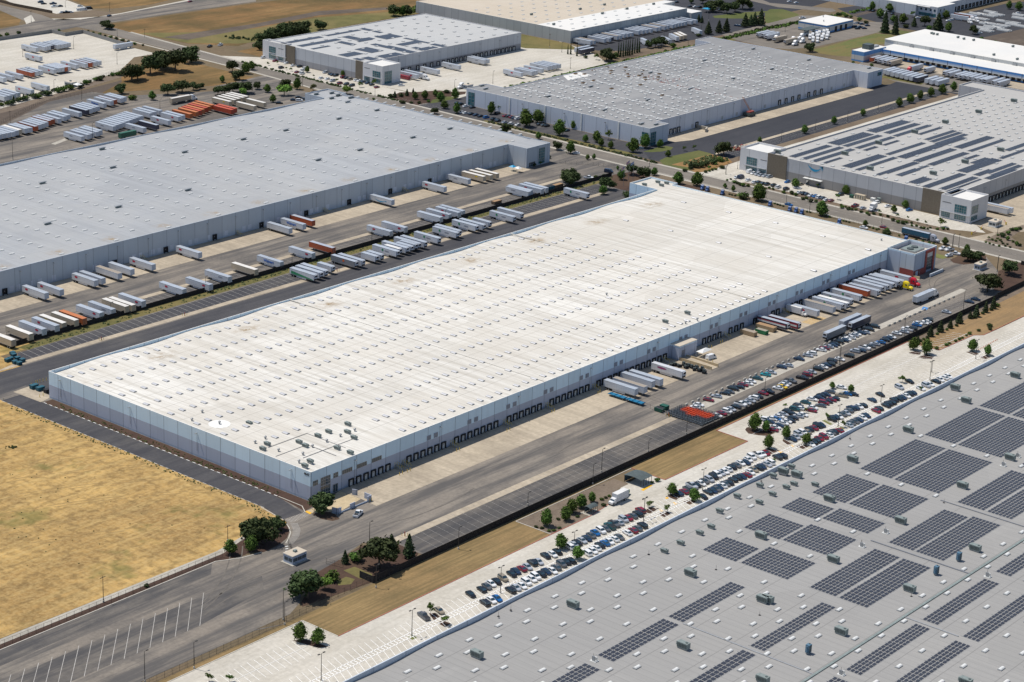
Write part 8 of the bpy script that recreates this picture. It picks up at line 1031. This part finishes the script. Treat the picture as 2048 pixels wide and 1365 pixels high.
cover('undergrowth','dense dark scrub under the creek trees',CRK,9,170,3.0,'leaf_dark',29); cover('undergrowth','brush at the far end of the creek',CRK2,10,90,2.6,'leaf_mid',39)
# ------------------------------------------------------------------ poles
PM={}
ps=sorted(POLES,key=lambda t:cdist(t[0],t[1]))
for i,(x,y,h,k) in enumerate(ps):
    h=max(5,min(h,15 if k!='w' else 16))
    nm={'s':'lamp post with one arm','T':'twin-headed lamp post','w':'wooden utility pole'}[k]
    near=min(((math.hypot(x-p[0],y-p[1]),p[2]) for p in PLACES))[1]
    kk=(k,near); PM[kk]=PM.get(kk,0)+1
    rt=tag(empty('street_lamp' if k!='w' else 'utility_pole',(x,y,.04)),uniq(f'{ordw(PM[kk])} nearest {nm} {near}'),'lamp post' if k!='w' else 'utility pole','lamp posts' if k!='w' else 'utility poles')
    mb=MB(); mb.cyl((0,0,0),(0,0,h),.13,.08,'dark_metal' if k!='w' else 'bark',7); mb.build('pole',rt)
    mb=MB(); mb.cyl((0,0,0),(0,0,.7),.3,.3,'kerb',8); mb.build('base',rt)
    for s in ((1,) if k=='s' else (-1,1) if k=='T' else ()):
        mb=MB(); mb.cyl((0,0,h-.1),(s*1.0,0,h),.05,.05,'dark_metal',5); mb.box(min(s*.7,s*1.5),max(s*.7,s*1.5),-.22,.22,h-.02,h+.16,'dark_metal'); mb.build('lamp_head',rt)
    if k=='w': mb=MB(); mb.box(-1.1,1.1,-.06,.06,h-.7,h-.5,'bark'); mb.build('crossarm',rt)
# ------------------------------------------------------------------ fences and walls
def fence(name,label,pts,h,mat,postmat='dark_metal',sp=3,solid=True,cat='fence'):
    rt=tag(empty(name,(0,0,0)),uniq(label),cat)
    mb=MB(); pm=MB(); PS=[]
    for a,b in zip(pts[:-1],pts[1:]):
        A=Vector(a);B=Vector(b);d=(B-A);L=d.length;d.normalize();n=Vector((-d.y,d.x))*.03
        if solid:
            q=[A-n,B-n,B+n,A+n]; i=len(mb.v); mb.v+=[(p.x,p.y,.03) for p in q]+[(p.x,p.y,h) for p in q]
            for f in ((4,5,6,7),(0,1,5,4),(1,2,6,5),(2,3,7,6),(3,0,4,7)): mb.f.append(tuple(i+j for j in f)); mb.mi.append(mb.m(mat))
        else:
            for zz in (.15,h*.5,h-.05): mb.cyl((A.x,A.y,zz),(B.x,B.y,zz),.03,.03,mat,4,False)
            k=int(L/.6)
            for j in range(k): p=A+d*(.6*j); mb.cyl((p.x,p.y,.05),(p.x,p.y,h-.05),.012,.012,mat,3,False)
        k=max(1,int(L/sp))
        for j in range(k+1): p=A+d*(L*j/k); PS.append((p.x,p.y))
    mb.build('screen' if solid else 'mesh_panel',rt)
    PS.sort(key=lambda p:cdist(*p)); pk=('post',h,postmat)
    if pk not in DK: q=MB(); q.cyl((0,-.06,0),(0,-.06,h+.08),.05,.05,postmat,5,False); DK[pk]=q.mesh('post')
    for x,y in PS[:99]: put('post',DK[pk],rt,(x,y,0))
    if len(PS)>99:
        for x,y in PS[99:]: pm.cyl((x,y-.06,0),(x,y-.06,h+.08),.05,.05,postmat,5,False)
        tag(pm.build('post',rt),kind='stuff')
    return rt
fence('screen_fence','tall black screen fence between the truck yard and the dry grass strip',[(-33.2,-55.8),(-33.2,-62),(406.4,-62),(406.5,-61.2),(443,-60.6)],2.6,'screen_black')
fence('screen_fence','long black screen fence between two rows of white trailers',[(28,206.4),(60,206.3),(452,206.9)],2.2,'screen_black')
fence('screen_fence','low dark screen fence by the dark tree at the far gate',[(443,-60.6),(468,-56),(468,-43)],2.2,'screen_black')
fence('chain_link_fence','thin chain link fence between pavement and empty truck lot',[(-400,-11.2),(-54,-11.6)],2.2,'dark_metal',solid=False)
fence('chain_link_fence','thin chain link fence above the dry verge of the lower lot',[(-400,-61.3),(-76,-61.8),(-33.4,-60.2)],2.2,'dark_metal',solid=False)
fence('chain_link_fence','wire fence between the storage yard and the dirt track',[(-60,503),(190,519),(269,531),(330,563),(366,560)],2.2,'dark_metal',solid=False)
fence('iron_fence','thin black iron fence along the street behind the white roof',[(469.5,-22),(470.2,60),(472.3,120),(473,140)],1.8,'dark_metal',solid=False)
fence('iron_fence','black fence along the hedge of the re-roofed warehouse lot',[(497,338),(497.5,270),(495,205)],1.5,'dark_metal',solid=False)
fence('iron_fence','black gate fence beside the glazed corner of the speckled grey roof',[(452,245),(462,232),(470,215)],2,'dark_metal',solid=False)
fence('chain_link_fence','wire fence at the edge of the pale concrete lot',[(250,556),(300,563),(424,601.5)],2,'galv',solid=False)
fence('iron_fence','small fence panel by the gatehouse lane',[(-33.4,-40.5),(-31.8,-46.8)],2,'dark_metal',solid=False)
fence('iron_fence','gate fence across the lane above the gatehouse',[(-31,-20),(-36,-27.5)],2,'dark_metal',solid=False)
def wall(name,label,pts,h,mat,w=.25):
    mb=MB()
    for a,b in zip(pts[:-1],pts[1:]):
        A=Vector(a);B=Vector(b);d=(B-A).normalized();n=Vector((-d.y,d.x))*w/2; B=B-d*.01
        q=[A-n,B-n,B+n,A+n]; i=len(mb.v); mb.v+=[(p.x,p.y,.0) for p in q]+[(p.x,p.y,h) for p in q]
        for f in ((4,5,6,7),(0,1,5,4),(1,2,6,5),(2,3,7,6),(3,0,4,7)): mb.f.append(tuple(i+j for j in f)); mb.mi.append(mb.m(mat))
    return tag(mb.build(name),uniq(label),'wall')
plain('grey_wall',(.24,.24,.235),.9)
wall('concrete_wall','long low grey concrete wall around the pale corner lot',[(300,741),(425.4,734),(470.4,733),(470.8,717.8),(487,717.9),(479.6,656)],2.6,'grey_wall')
wall('brown_wall','dark brown wall along the street past the crossroads',[(530,940),(516.6,853),(515,834),(518.7,792)],2.2,'fence_brown')
wall('patio_wall','blue-grey patio wall next to the corner entrance tree',[(-1.8,-12.4),(-1.1,-14.6),(.6,-14.6)],2.3,'wall_m')
wall('patio_wall','blue-grey patio wall section between two railings',[(5,-14.7),(7.6,-14.7)],2.2,'wall_m')
wall('patio_wall','low blue-grey patio kerb wall with railing',[(.7,-14.7),(4.9,-14.7)],.6,'wall_m'); wall('patio_wall','long low patio wall nearest the parked white utility pickup',[(7.7,-14.7),(13.8,-14.7)],.6,'wall_m')
wall('patio_wall','blue-grey patio wall at the loading apron corner',[(13.9,-14.8),(16,-14.8),(16,-11.4)],2.3,'wall_m'); wall('patio_wall','short blue-grey patio wall near the first dock door',[(15.2,-6),(15.9,-8)],2.2,'wall_m')
wall('retaining_wall','pale block wall standing out from the re-roofed warehouse docks',[(588.4,243.3),(588.4,235),(583,232.4)],2.2,'conc',.8)
# ------------------------------------------------------------------ small buildings
def booth(name,label,x0,x1,y0,y1,h,cat='guard booth',wm='wall_mt'):
    rt=tag(empty(name,((x0+x1)/2,(y0+y1)/2,0)),label,cat); cx,cy=(x0+x1)/2,(y0+y1)/2; X,Y=(x1-x0)/2,(y1-y0)/2
    mb=MB(); mb.box(-X,X,-Y,Y,.1,h,wm); mb.build('wall',rt); mb=MB(); mb.box(-X-.15,X+.15,-Y-.15,Y+.15,h+.003,h+.25,'parapet_cap',top='roof_tan'); mb.build('roof',rt)
    mb=MB(); mb.box(-X-.7,X+.7,-Y-.7,Y+.7,0.05,.18,'conc'); mb.build('base_slab',rt)
    for k in range(3): mb=MB(); mb.box(-X+.3+k*(2*X-.4)/3,-X+.1+(k+1)*(2*X-.4)/3,-Y-.06,-Y-.003,1.1,2.3,'glass'); mb.build('window',rt)
    for k in range(2): mb=MB(); mb.box(-X-.06,-X-.003,-Y+.3+k*(2*Y-.5)/2,-Y+(k+1)*(2*Y-.5)/2,1.1,2.3,'glass'); mb.build('window',rt)
    mb=MB(); mb.box(-.6,.6,-.5,.5,h+.25,h+.95,'hvac'); mb.build('air_conditioner',rt)
booth('guard_booth','small grey-blue gatehouse in the entrance lane between the oak beds',-42.2,-35.6,-33.4,-29.0,3.1)
booth('guard_booth','small pale blue gate booth beyond the red-framed corner',441.8,449,-33.6,-30.2,3.1)
booth('guard_booth','white guard booth with barriers in the truck court by the arrow-logo warehouse',521,528,-1,3.4,3.0,wm='white_paint')
booth('guard_booth','small dark booth in front of the concrete loading yard',560,566,410,414,3.0) 
booth('guard_booth','small booth with cabinets at the edge of the pale concrete lot',366.5,371,583,590,3.0,wm='white_paint')
def shelter(label,x0,x1,y0,y1,h):
    rt=tag(empty('bus_shelter',((x0+x1)/2,(y0+y1)/2,0)),label,'shelter'); X,Y=(x1-x0)/2,(y1-y0)/2
    mb=MB(); n=10; pr=[(-Y-.3+ (2*Y+.6)*k/n, h+.5*math.sin(math.pi*k/n)) for k in range(n+1)]
    mb.loft([[(x,p[0],p[1]) for p in pr]+[(x,p[0],p[1]-.08) for p in reversed(pr)] for x in (-X-.3,X+.3)],'hvac_dark'); mb.build('roof',rt)
    mb=MB()
    for i in range(5):
        for s in (-1,1): x=-X+2*X*i/4; mb.box(x-.07,x+.07,s*Y-.07,s*Y+.07,.1,h+.02,'dark_metal')
    mb.build('column',rt); mb=MB(); mb.box(-X,X,Y-.05,Y+.0,.3,h-.3,'glass'); mb.build('back_panel',rt); mb=MB(); mb.box(-X+.5,X-.5,Y-.9,Y-.5,.4,.5,'wood'); mb.build('bench',rt)
shelter('large dark arched-roof waiting shelter at the edge of the dry grass square',95.4,102,-77.2,-69.6,2.9)
shelter('small grey shelter beside the curving red kerb of the planter',62.2,66.4,-79.0,-76.6,2.4)
def canopy(label,x0,x1,y0,y1,h,mat,leg='white_paint'):
    rt=tag(empty('canopy_tent',((x0+x1)/2,(y0+y1)/2,0)),label,'canopy'); X,Y=(x1-x0)/2,(y1-y0)/2
    mb=MB(); mb.loft([[(-X,-Y,h),(X,-Y,h),(X,Y,h),(-X,Y,h)],[(-X*.25,-Y*.2,h+.9),(X*.25,-Y*.2,h+.9),(X*.25,Y*.2,h+.9),(-X*.25,Y*.2,h+.9)]],mat); mb.build('canopy_top',rt)
    for a in (-1,1):
        for b_ in (-1,1): mb=MB(); mb.cyl((a*(X-.1),b_*(Y-.1),0),(a*(X-.1),b_*(Y-.1),h),.05,.05,leg,5); mb.build('leg',rt)
canopy('white canopy near the white van outside the electrical room',230.5,238,-10.8,-7.4,2.5,'white_paint'); canopy('blue canopy tent at the end of the speckled-roof docks',416.5,420,251.2,254.6,2.4,'swoosh_blue'); canopy('white canopy tent beside the blue tent',416.6,420,247,250.4,2.4,'white_paint')
canopy('blue canopy under the far dark trees',928,938,470,476,3.2,'swoosh_blue'); canopy('white barrier canopy over the pale lot booth',366,370,576,581,2.6,'white_paint')
paint('van_white',(.76,.76,.77),.3)
# van by the ramp is a car record; dumpsters, racks and machines follow
def crate(name,label,x,y,l,w,h,mat,cat,top=None,th=0,group=None,open_=True):
    rt=tag(empty(name,(x,y,.06),R(th)),uniq(label),cat,group); mb=MB(); mb.box(-l/2,l/2,-w/2,w/2,.15,h,mat,inset=-.08)
    mb.build('bin_body',rt); mb=MB(); mb.box(-l/2-.1,l/2+.1,-w/2-.1,w/2+.1,h+.003,h+.1,top or mat) if not open_ else mb.box(-l/2+.1,l/2-.1,-w/2+.1,w/2-.1,h+.002,h+.02,top or 'black'); mb.build('bin_load' if open_ else 'lid',rt)
    mb=MB()
    for k in range(5): xx=-l/2+l*(k+.5)/5; mb.box(xx-.06,xx+.06,-w/2-.14,-w/2-.005,.2,h-.05,mat)
    mb.build('rib',rt)
paint('bin_blue',(.01,.09,.13),.6); paint('bin_green',(.01,.09,.06),.6); paint('bin_brown',(.16,.11,.07),.7); paint('bin_tan',(.36,.27,.17),.8); paint('cart_red',(.62,.09,.03),.5); paint('cart_grey',(.09,.11,.13),.5); paint('flat_blue',(.01,.16,.30),.5); paint('machine_green',(.01,.17,.07),.5); paint('lift_orange',(.45,.16,.04),.5)
crate('dumpster','long blue open dumpster at the end of the screened trailer yard',401,212,7,2.5,2.2,'bin_blue','dumpster'); crate('dumpster','brown dumpster with lumber beside the blue dumpster',409,212.5,7,2.5,1.8,'bin_brown','dumpster',top='wood')
crate('dumpster','dark blue bin at the far corner of the service-road wall',2.4,160,3.2,1.8,1.6,'bin_blue','dumpster',open_=False); crate('dumpster','second dark bin by the yellow bollards at the wall corner',2.8,156.5,3.2,1.8,1.5,'bin_blue','dumpster',open_=False); crate('dumpster','black bin close to the service-road corner stairs',3.2,152.5,2.6,1.8,1.5,'black','dumpster',open_=False)
crate('dumpster','brown compactor bin loaded with cartons between docked trailers',188.6,-14.6,3.2,7,2.3,'bin_brown','dumpster',top='wood'); crate('dumpster','tan open-top bin beside the striped dark trailers',272.5,-7,2.6,7.5,2.1,'bin_tan','dumpster',top='tt'); crate('dumpster','larger tan bin holding baled cardboard',284.5,-8.6,3,9.5,2.2,'bin_tan','dumpster',top='wood'); crate('dumpster','green and tan bin in front of the baled cardboard',278.5,-10.2,2.6,5.5,1.9,'machine_green','dumpster',top='tt')
crate('dumpster','green bin beside the fenced cart store',164.8,-35.5,2.6,3.6,1.6,'bin_green','dumpster'); crate('dumpster','dark green bin standing a little beyond the first one',167.9,-35.6,2.2,3.2,1.8,'bin_green','dumpster',open_=False)
crate('skip','wooden scrap bin on the strip between the grey warehouse trailers',*SK1,6,2.4,1.7,'bin_brown','skip',top='wood')
for k,(x,y) in enumerate(PALB): crate('recycling_bin',f'{ordw(k+1)} blue recycling bin in the jumble at the track end by the dry patch',x,y,2.0,1.6,1.3,'bin_blue','bin',group='blue bins at the yard end',open_=False)
for k,(x,y,l) in enumerate(((164.9,-14,8.5),(165.0,-23,8.5))):
    rt=tag(empty('flatbed_trailer',(x,y,.06)),['blue flatbed trailer nearer the dock stairs','blue flatbed trailer nearer the fenced cart store'][k],'trailer','blue flatbed trailers in line')
    mb=MB(); mb.box(-1.25,1.25,-l/2,l/2,.95,1.15,'flat_blue'); 
    for j in range(4): mb.box(-1.3,1.3,-l/2+j*l/3.4,-l/2+j*l/3.4+.12,1.15,1.35,'flat_blue')
    mb.build('deck',rt); mb=MB(); mb.box(-.5,.5,-l/2,l/2,.6,.94,'flat_blue'); mb.build('underframe',rt)
    for yy in (-l/2+1,l/2-1):
        for s in(-1,1): put('wheel',CW,rt,(s*1.0,yy,.34))
rt=tag(empty('generator_trailer',(85.5,-77.6,.05),R(20)),'bright green machine on wheels behind the white box truck','machine'); mb=MB(); mb.box(-2.2,2.2,-1,1,.6,1.7,'machine_green',inset=.15); mb.build('housing',rt); mb=MB(); mb.cyl((-1,0,1.7),(-1,0,2.1),.4,.4,'machine_green',8); mb.box(2.2,3.6,-.15,.15,.5,.7,'machine_green'); mb.build('drawbar',rt)
for s in(-1,1): put('wheel',CW,rt,(0,s*1.05,.4),R(90))
# carts
def cartmesh(mat):
    mb=MB(); mb.box(-.9,.9,-.55,.55,.25,.35,mat)
    for a in (-1,1):
        for b_ in (-1,1): mb.box(a*.86-.05,a*.86+.05,b_*.5-.05,b_*.5+.05,.35,1.7,mat); mb.cyl((a*.7,b_*.4-.05,.13),(a*.7,b_*.4+.05,.13),.13,.13,'rubber',6)
    for z in (.8,1.25,1.68): 
        for b_ in (-1,1): mb.box(-.9,.9,b_*.5-.03,b_*.5+.03,z-.04,z+.04,mat)
        for a in (-1,1): mb.box(a*.86-.03,a*.86+.03,-.5,.5,z-.04,z+.04,mat)
    mb.box(-.8,.8,-.45,.45,.36,1.15 if mat=='cart_red' else .5,mat); return mb.mesh('cage')
CR_,CG=cartmesh('cart_red'),cartmesh('cart_grey'); random.seed(6); kk=0
for i in range(7):
    for j in range(13):
        x=164.3+i*1.9+random.uniform(-.2,.2); y=-40.3-j*1.38; red=(i in(3,4,5) and 1<j<12) or (i==2 and 4<j<8)
        if i==6 and (j<4): continue
        kk+=1; rt=tag(empty('roll_cart',(x,y,.06),R(random.uniform(-8,8)+(0 if i<4 else 10))),f'{ordw(j+1)} {"orange-red" if red else "grey"} cart of file {["one","two","three","four","five","six","seven"][i]} in the cart store by the fence','cart','wheeled carts stacked by the black fence')
        put('cage',CR_ if red else CG,rt)
fence('wire_cage_fence','grey wire fence in front of the cart store',[(163,-38.4),(162.2,-58.6)],2.0,'galv',solid=False)
fence('chain_link_fence','thin wire fence from the blue flatbeds to the cart store',[(165,-27.5),(163.6,-38)],1.8,'galv',solid=False)
# concrete blocks
def blocks(x0,y0,x1,y1,n,lab):
    for k in range(n):
        t=k/(n-1); x=x0+(x1-x0)*t; y=y0+(y1-y0)*t
        mb=MB(); mb.box(-.9,.9,-.32,.32,0,.45,'kerb'); mb.box(-.88,.88,-.3,.3,.45,.85,'kerb',inset=.1); o=mb.build('concrete_block'); o.location=(x,y,.05); o.rotation_euler=(0,0,random.uniform(-.08,.08)); tag(o,f'{ordw(k+1)} concrete block from the near end of the line {lab}','barrier','concrete blocks lining the car rows')
blocks(178.3,-39.3,320,-39.0,34,'beside the parked cars'); blocks(331,-45.8,392,-45.8,14,'past the blue accessible bay')
# machines by ramp
for k,(x,y,s) in enumerate(MACH):
    mb=MB(); mb.box(-1,1,-.7,.7,.25,.9,'black'); mb.box(-.9,-.1,-.6,.6,.9,1.5+s,'hvac_dark'); mb.cyl((.5,-.3,.9),(.5,-.3,2.0),.08,.08,'dark_metal',5); mb.box(-.2,.9,-.7,-.5,1.0,1.3,'hvac_dark')
    for a in(-.7,.7):
        for b_ in (-.62,.62): mb.cyl((a,b_-.1,.25),(a,b_+.1,.25),.25,.25,'rubber',8)
    o=mb.build('yard_tug'); o.location=(x,y,.06); o.rotation_euler=(0,0,R(random.uniform(-40,40))); tag(o,f'{ordw(k+1)} dark cart machine from the dock wall, parked beside the ramp','machine','dark machines parked beside the ramp')
# bollards
for k,(x,y) in enumerate(BOLL):
    mb=MB(); mb.cyl((0,0,0),(0,0,1.2),.11,.11,'yellow_mark',8); mb.cyl((0,0,1.2),(0,0,1.27),.11,.04,'yellow_mark',8); o=mb.build('bollard'); o.location=(x,y,.04); tag(o,f'{ordw(k+1)} nearest yellow bollard outside the white-roofed warehouse','bollard','yellow bollards')
# pole guards in yard: four-post yellow frames
for k,(x,y) in enumerate(((2,-44),(162.8,-41.5),(60,187),(206,187),(341,187),(108,187))):
    mb=MB()
    for a in (-.7,.7):
        for b_ in (-.7,.7): mb.cyl((a,b_,0),(a,b_,1.1),.09,.09,'yellow_mark',6)
    mb.cyl((0,0,0),(0,0,1.5),.18,.18,'redframe',8); o=mb.build('hydrant_guard'); o.location=(x,y,.05); tag(o,f'{ordw(k+1)} ring of yellow posts around a red hydrant on a concrete strip','hydrant','guarded hydrants')
# flags
for k,((x,y),cols) in enumerate(zip(FLAGS,(('red_mark','white_paint'),('red_mark','white_paint'),('white_paint','blue_mark')))):
    rt=tag(empty('flagpole',(x,y,0)),['flagpole nearest the white roof with a pale flag','middle flagpole with a red and white flag','farthest flagpole with a white and blue flag'][k],'flagpole','three flagpoles'); mb=MB(); mb.cyl((0,0,0),(0,0,12),.1,.05,'galv',6); mb.build('pole',rt)
    mb=MB(); n=8
    for i in range(n):
        for s in range(6):
            x0,x1=-.35*i,-.35*(i+1); z0=11.7-.28*(s+1)-.12*i; z1=11.7-.28*s-.12*i; f=lambda q:.15*math.sin(q*1.8)
            mb.face([(x0,f(x0),z0),(x0,f(x0),z1),(x1,f(x1),z1-.12),(x1,f(x1),z0-.12)],'blue_mark' if (i<3 and s<3 and k<2) else cols[s%2])
    mb.build('flag',rt)
# boom lift and rubble by the re-roofed warehouse
rt=tag(empty('boom_lift',(643,241,.05)),'orange crane lift with conveyor leaning on the re-roofed warehouse edge','crane'); mb=MB(); mb.box(-3.5,3.5,-4,1.2,.8,2.6,'hvac_dark'); mb.box(-3,2.5,-3.5,-1,2.6,3.4,'redframe'); mb.build('chassis',rt)
mb=MB()
for s in (-.6,.6):
    mb.cyl((s,-2.4,3),(s-3.5,2.5,12.5),.16,.12,'lift_orange',5)
for k in range(9): t=k/9; mb.cyl((-.6-3.5*t,-2.4+4.9*t,3+9.5*t),(.6-3.5*(t+.11),-2.4+4.9*(t+.11),3+9.5*(t+.11)),.07,.07,'lift_orange',4)
mb.build('boom',rt)
for a in (-2.5,0,2.5): put('wheel',WH,rt,(a,-4,.6),R(90)); put('wheel',WH,rt,(a,.9,.6),R(90))
# construction rubble
mb=MB(); random.seed(12)
for i in range(60):
    x,y=RUB[0]+random.uniform(-9,9),RUB[1]+random.uniform(-3,3); s=random.uniform(.3,1.1); mb.box(x-s,x+s,y-s*.6,y+s*.6,.02,s*1.2,random.choice(['wood','kerb','fence_brown','redframe']),inset=s*.2)
tag(mb.build('rubble'),'heap of timber and rubble at the lane end behind the basin','rubble',kind='stuff')
# cones
random.seed(3)
for k in range(12):
    mb=MB(); mb.box(-.22,.22,-.22,.22,0,.05,'orange_k'); mb.cyl((0,0,.05),(0,0,.75),.16,.03,'orange_k',8); o=mb.build('traffic_cone'); o.location=(CONE[0]+(CONE[2]-CONE[0])*k/11,CONE[1]+(CONE[3]-CONE[1])*k/11,.05); tag(o,f'{ordw(k+1)} orange cone from the near end of the line across the far car park','cone','orange cones in a line')
# barriers in truck court
for k,(x,y) in enumerate(BARR):
    rt=tag(empty('barrier_gate',(x,y,.05),R(20*k)),f'{["nearest","middle","farthest"][k]} red and yellow barrier gate in the pale truck court','barrier','barrier gates'); mb=MB(); mb.box(-.3,.3,-.3,.3,0,1.4,'yellow_mark'); mb.build('post',rt); mb=MB(); mb.box(0.3,5,-.08,.08,1.0,1.25,'redframe'); mb.build('arm',rt)
# transformers etc. east lot
for k,(x,y,l,w,h,m) in enumerate(((517,81,2.5,6,2.6,'tc'),(518.3,73.5,2,2.4,1.9,'white_paint'),(518.7,70,1.6,2,2.6,'hvac'),(516,86,1.8,2,1.6,'bin_green'))):
    mb=MB(); mb.box(-l/2,l/2,-w/2,w/2,.05,h,m); mb.box(-l/2-.08,l/2+.08,-w/2-.08,w/2+.08,h,h+.1,m); 
    for j in range(4): mb.box(-l/2-.05,-l/2-.002,-w/2+w*(j+.3)/4,-w/2+w*(j+.6)/4,.4,h-.3,'hvac_dark')
    o=mb.build('utility_cabinet'); o.location=(x,y,.03); tag(o,['long tan generator against the arrow-logo warehouse wall','white transformer against the arrow-logo warehouse wall','tall grey cabinet against the arrow-logo warehouse wall','green transformer box against the arrow-logo warehouse wall'][k],'cabinet','utility cabinets')
# far east storage of white tanks / trusses
random.seed(21)
paint('stone_white',(.66,.66,.64),.6)
for k,(x,y,l) in enumerate(FEW):
    mb=MB(); n=3
    for j in range(n): mb.box(-l/2+j*.5,l/2-j*.4,-3+j*2,-1.8+j*2,.1,1.2+.5*(j%2),'stone_white')
    o=mb.build('stacked_pipes'); o.location=(x,y,.05); o.rotation_euler=(0,0,R(90)); tag(o,f'{ordw(k+1)} nearest rack of long white goods in the far storage lot','goods rack','white goods in the far storage lot')
# ------------------------------------------------------------------ haze
if HAZE:
    mb=MB(); mb.box(-520+0,2600,-520,2600,-1.0,340,'hz') if False else None
    m=bpy.data.materials.new('haze'); m.use_nodes=True; nt=m.node_tree; nt.nodes.clear(); out=nt.nodes.new('ShaderNodeOutputMaterial'); v=nt.nodes.new('ShaderNodeVolumePrincipled'); v.inputs['Density'].default_value=HAZE; v.inputs['Color'].default_value=(.82,.9,1,1); v.inputs['Anisotropy'].default_value=.2; nt.links.new(v.outputs[0],out.inputs['Volume']); M['hz']=m
    mb=MB(); mb.box(-1200,5200,-1200,5200,-1.0,330,'hz'); o=mb.build('haze'); tag(o,kind='stuff'); o['label']='thin even haze over the whole industrial park'; o['category']='haze'
# ------------------------------------------------------------------ camera, sun, sky
cam=bpy.data.cameras.new('camera'); co=bpy.data.objects.new('camera',cam); COL.objects.link(co)
cam.sensor_width=36; cam.sensor_fit='HORIZONTAL'; cam.lens=FPX/2048*36; cam.clip_start=5; cam.clip_end=20000
r_,u_,f_=[Vector(v) for v in CAMR]
co.matrix_world=Matrix(((r_.x,u_.x,-f_.x,CAMLOC[0]),(r_.y,u_.y,-f_.y,CAMLOC[1]),(r_.z,u_.z,-f_.z,CAMLOC[2]),(0,0,0,1)))
SC.camera=co
el=R(65); sd=Vector((SUNX,1,0)).normalized()*math.cos(el)+Vector((0,0,math.sin(el)))
sun=bpy.data.lights.new('sun','SUN'); sun.energy=SUNE; sun.angle=R(.55); sun.color=(1,.945,.86); so=bpy.data.objects.new('sun',sun); COL.objects.link(so); so.rotation_euler=sd.to_track_quat('Z','Y').to_euler(); so.location=(0,0,600)
w=bpy.data.worlds.new('World'); SC.world=w; w.use_nodes=True; nt=w.node_tree; bg=nt.nodes['Background']
sk_=nt.nodes.new('ShaderNodeTexSky'); sk_.sky_type='NISHITA'; sk_.sun_disc=False; sk_.sun_elevation=el; sk_.sun_rotation=math.atan2(sd.x,sd.y); sk_.air_density=1.0; sk_.dust_density=.6
nt.links.new(sk_.outputs[0],bg.inputs[0]); bg.inputs[1].default_value=SKYE
SC.view_settings.view_transform='Standard'; SC.view_settings.look='None'; SC.view_settings.exposure=EXPO; SC.view_settings.gamma=1
SC.cycles.max_bounces=5; SC.cycles.diffuse_bounces=3; SC.cycles.volume_bounces=0
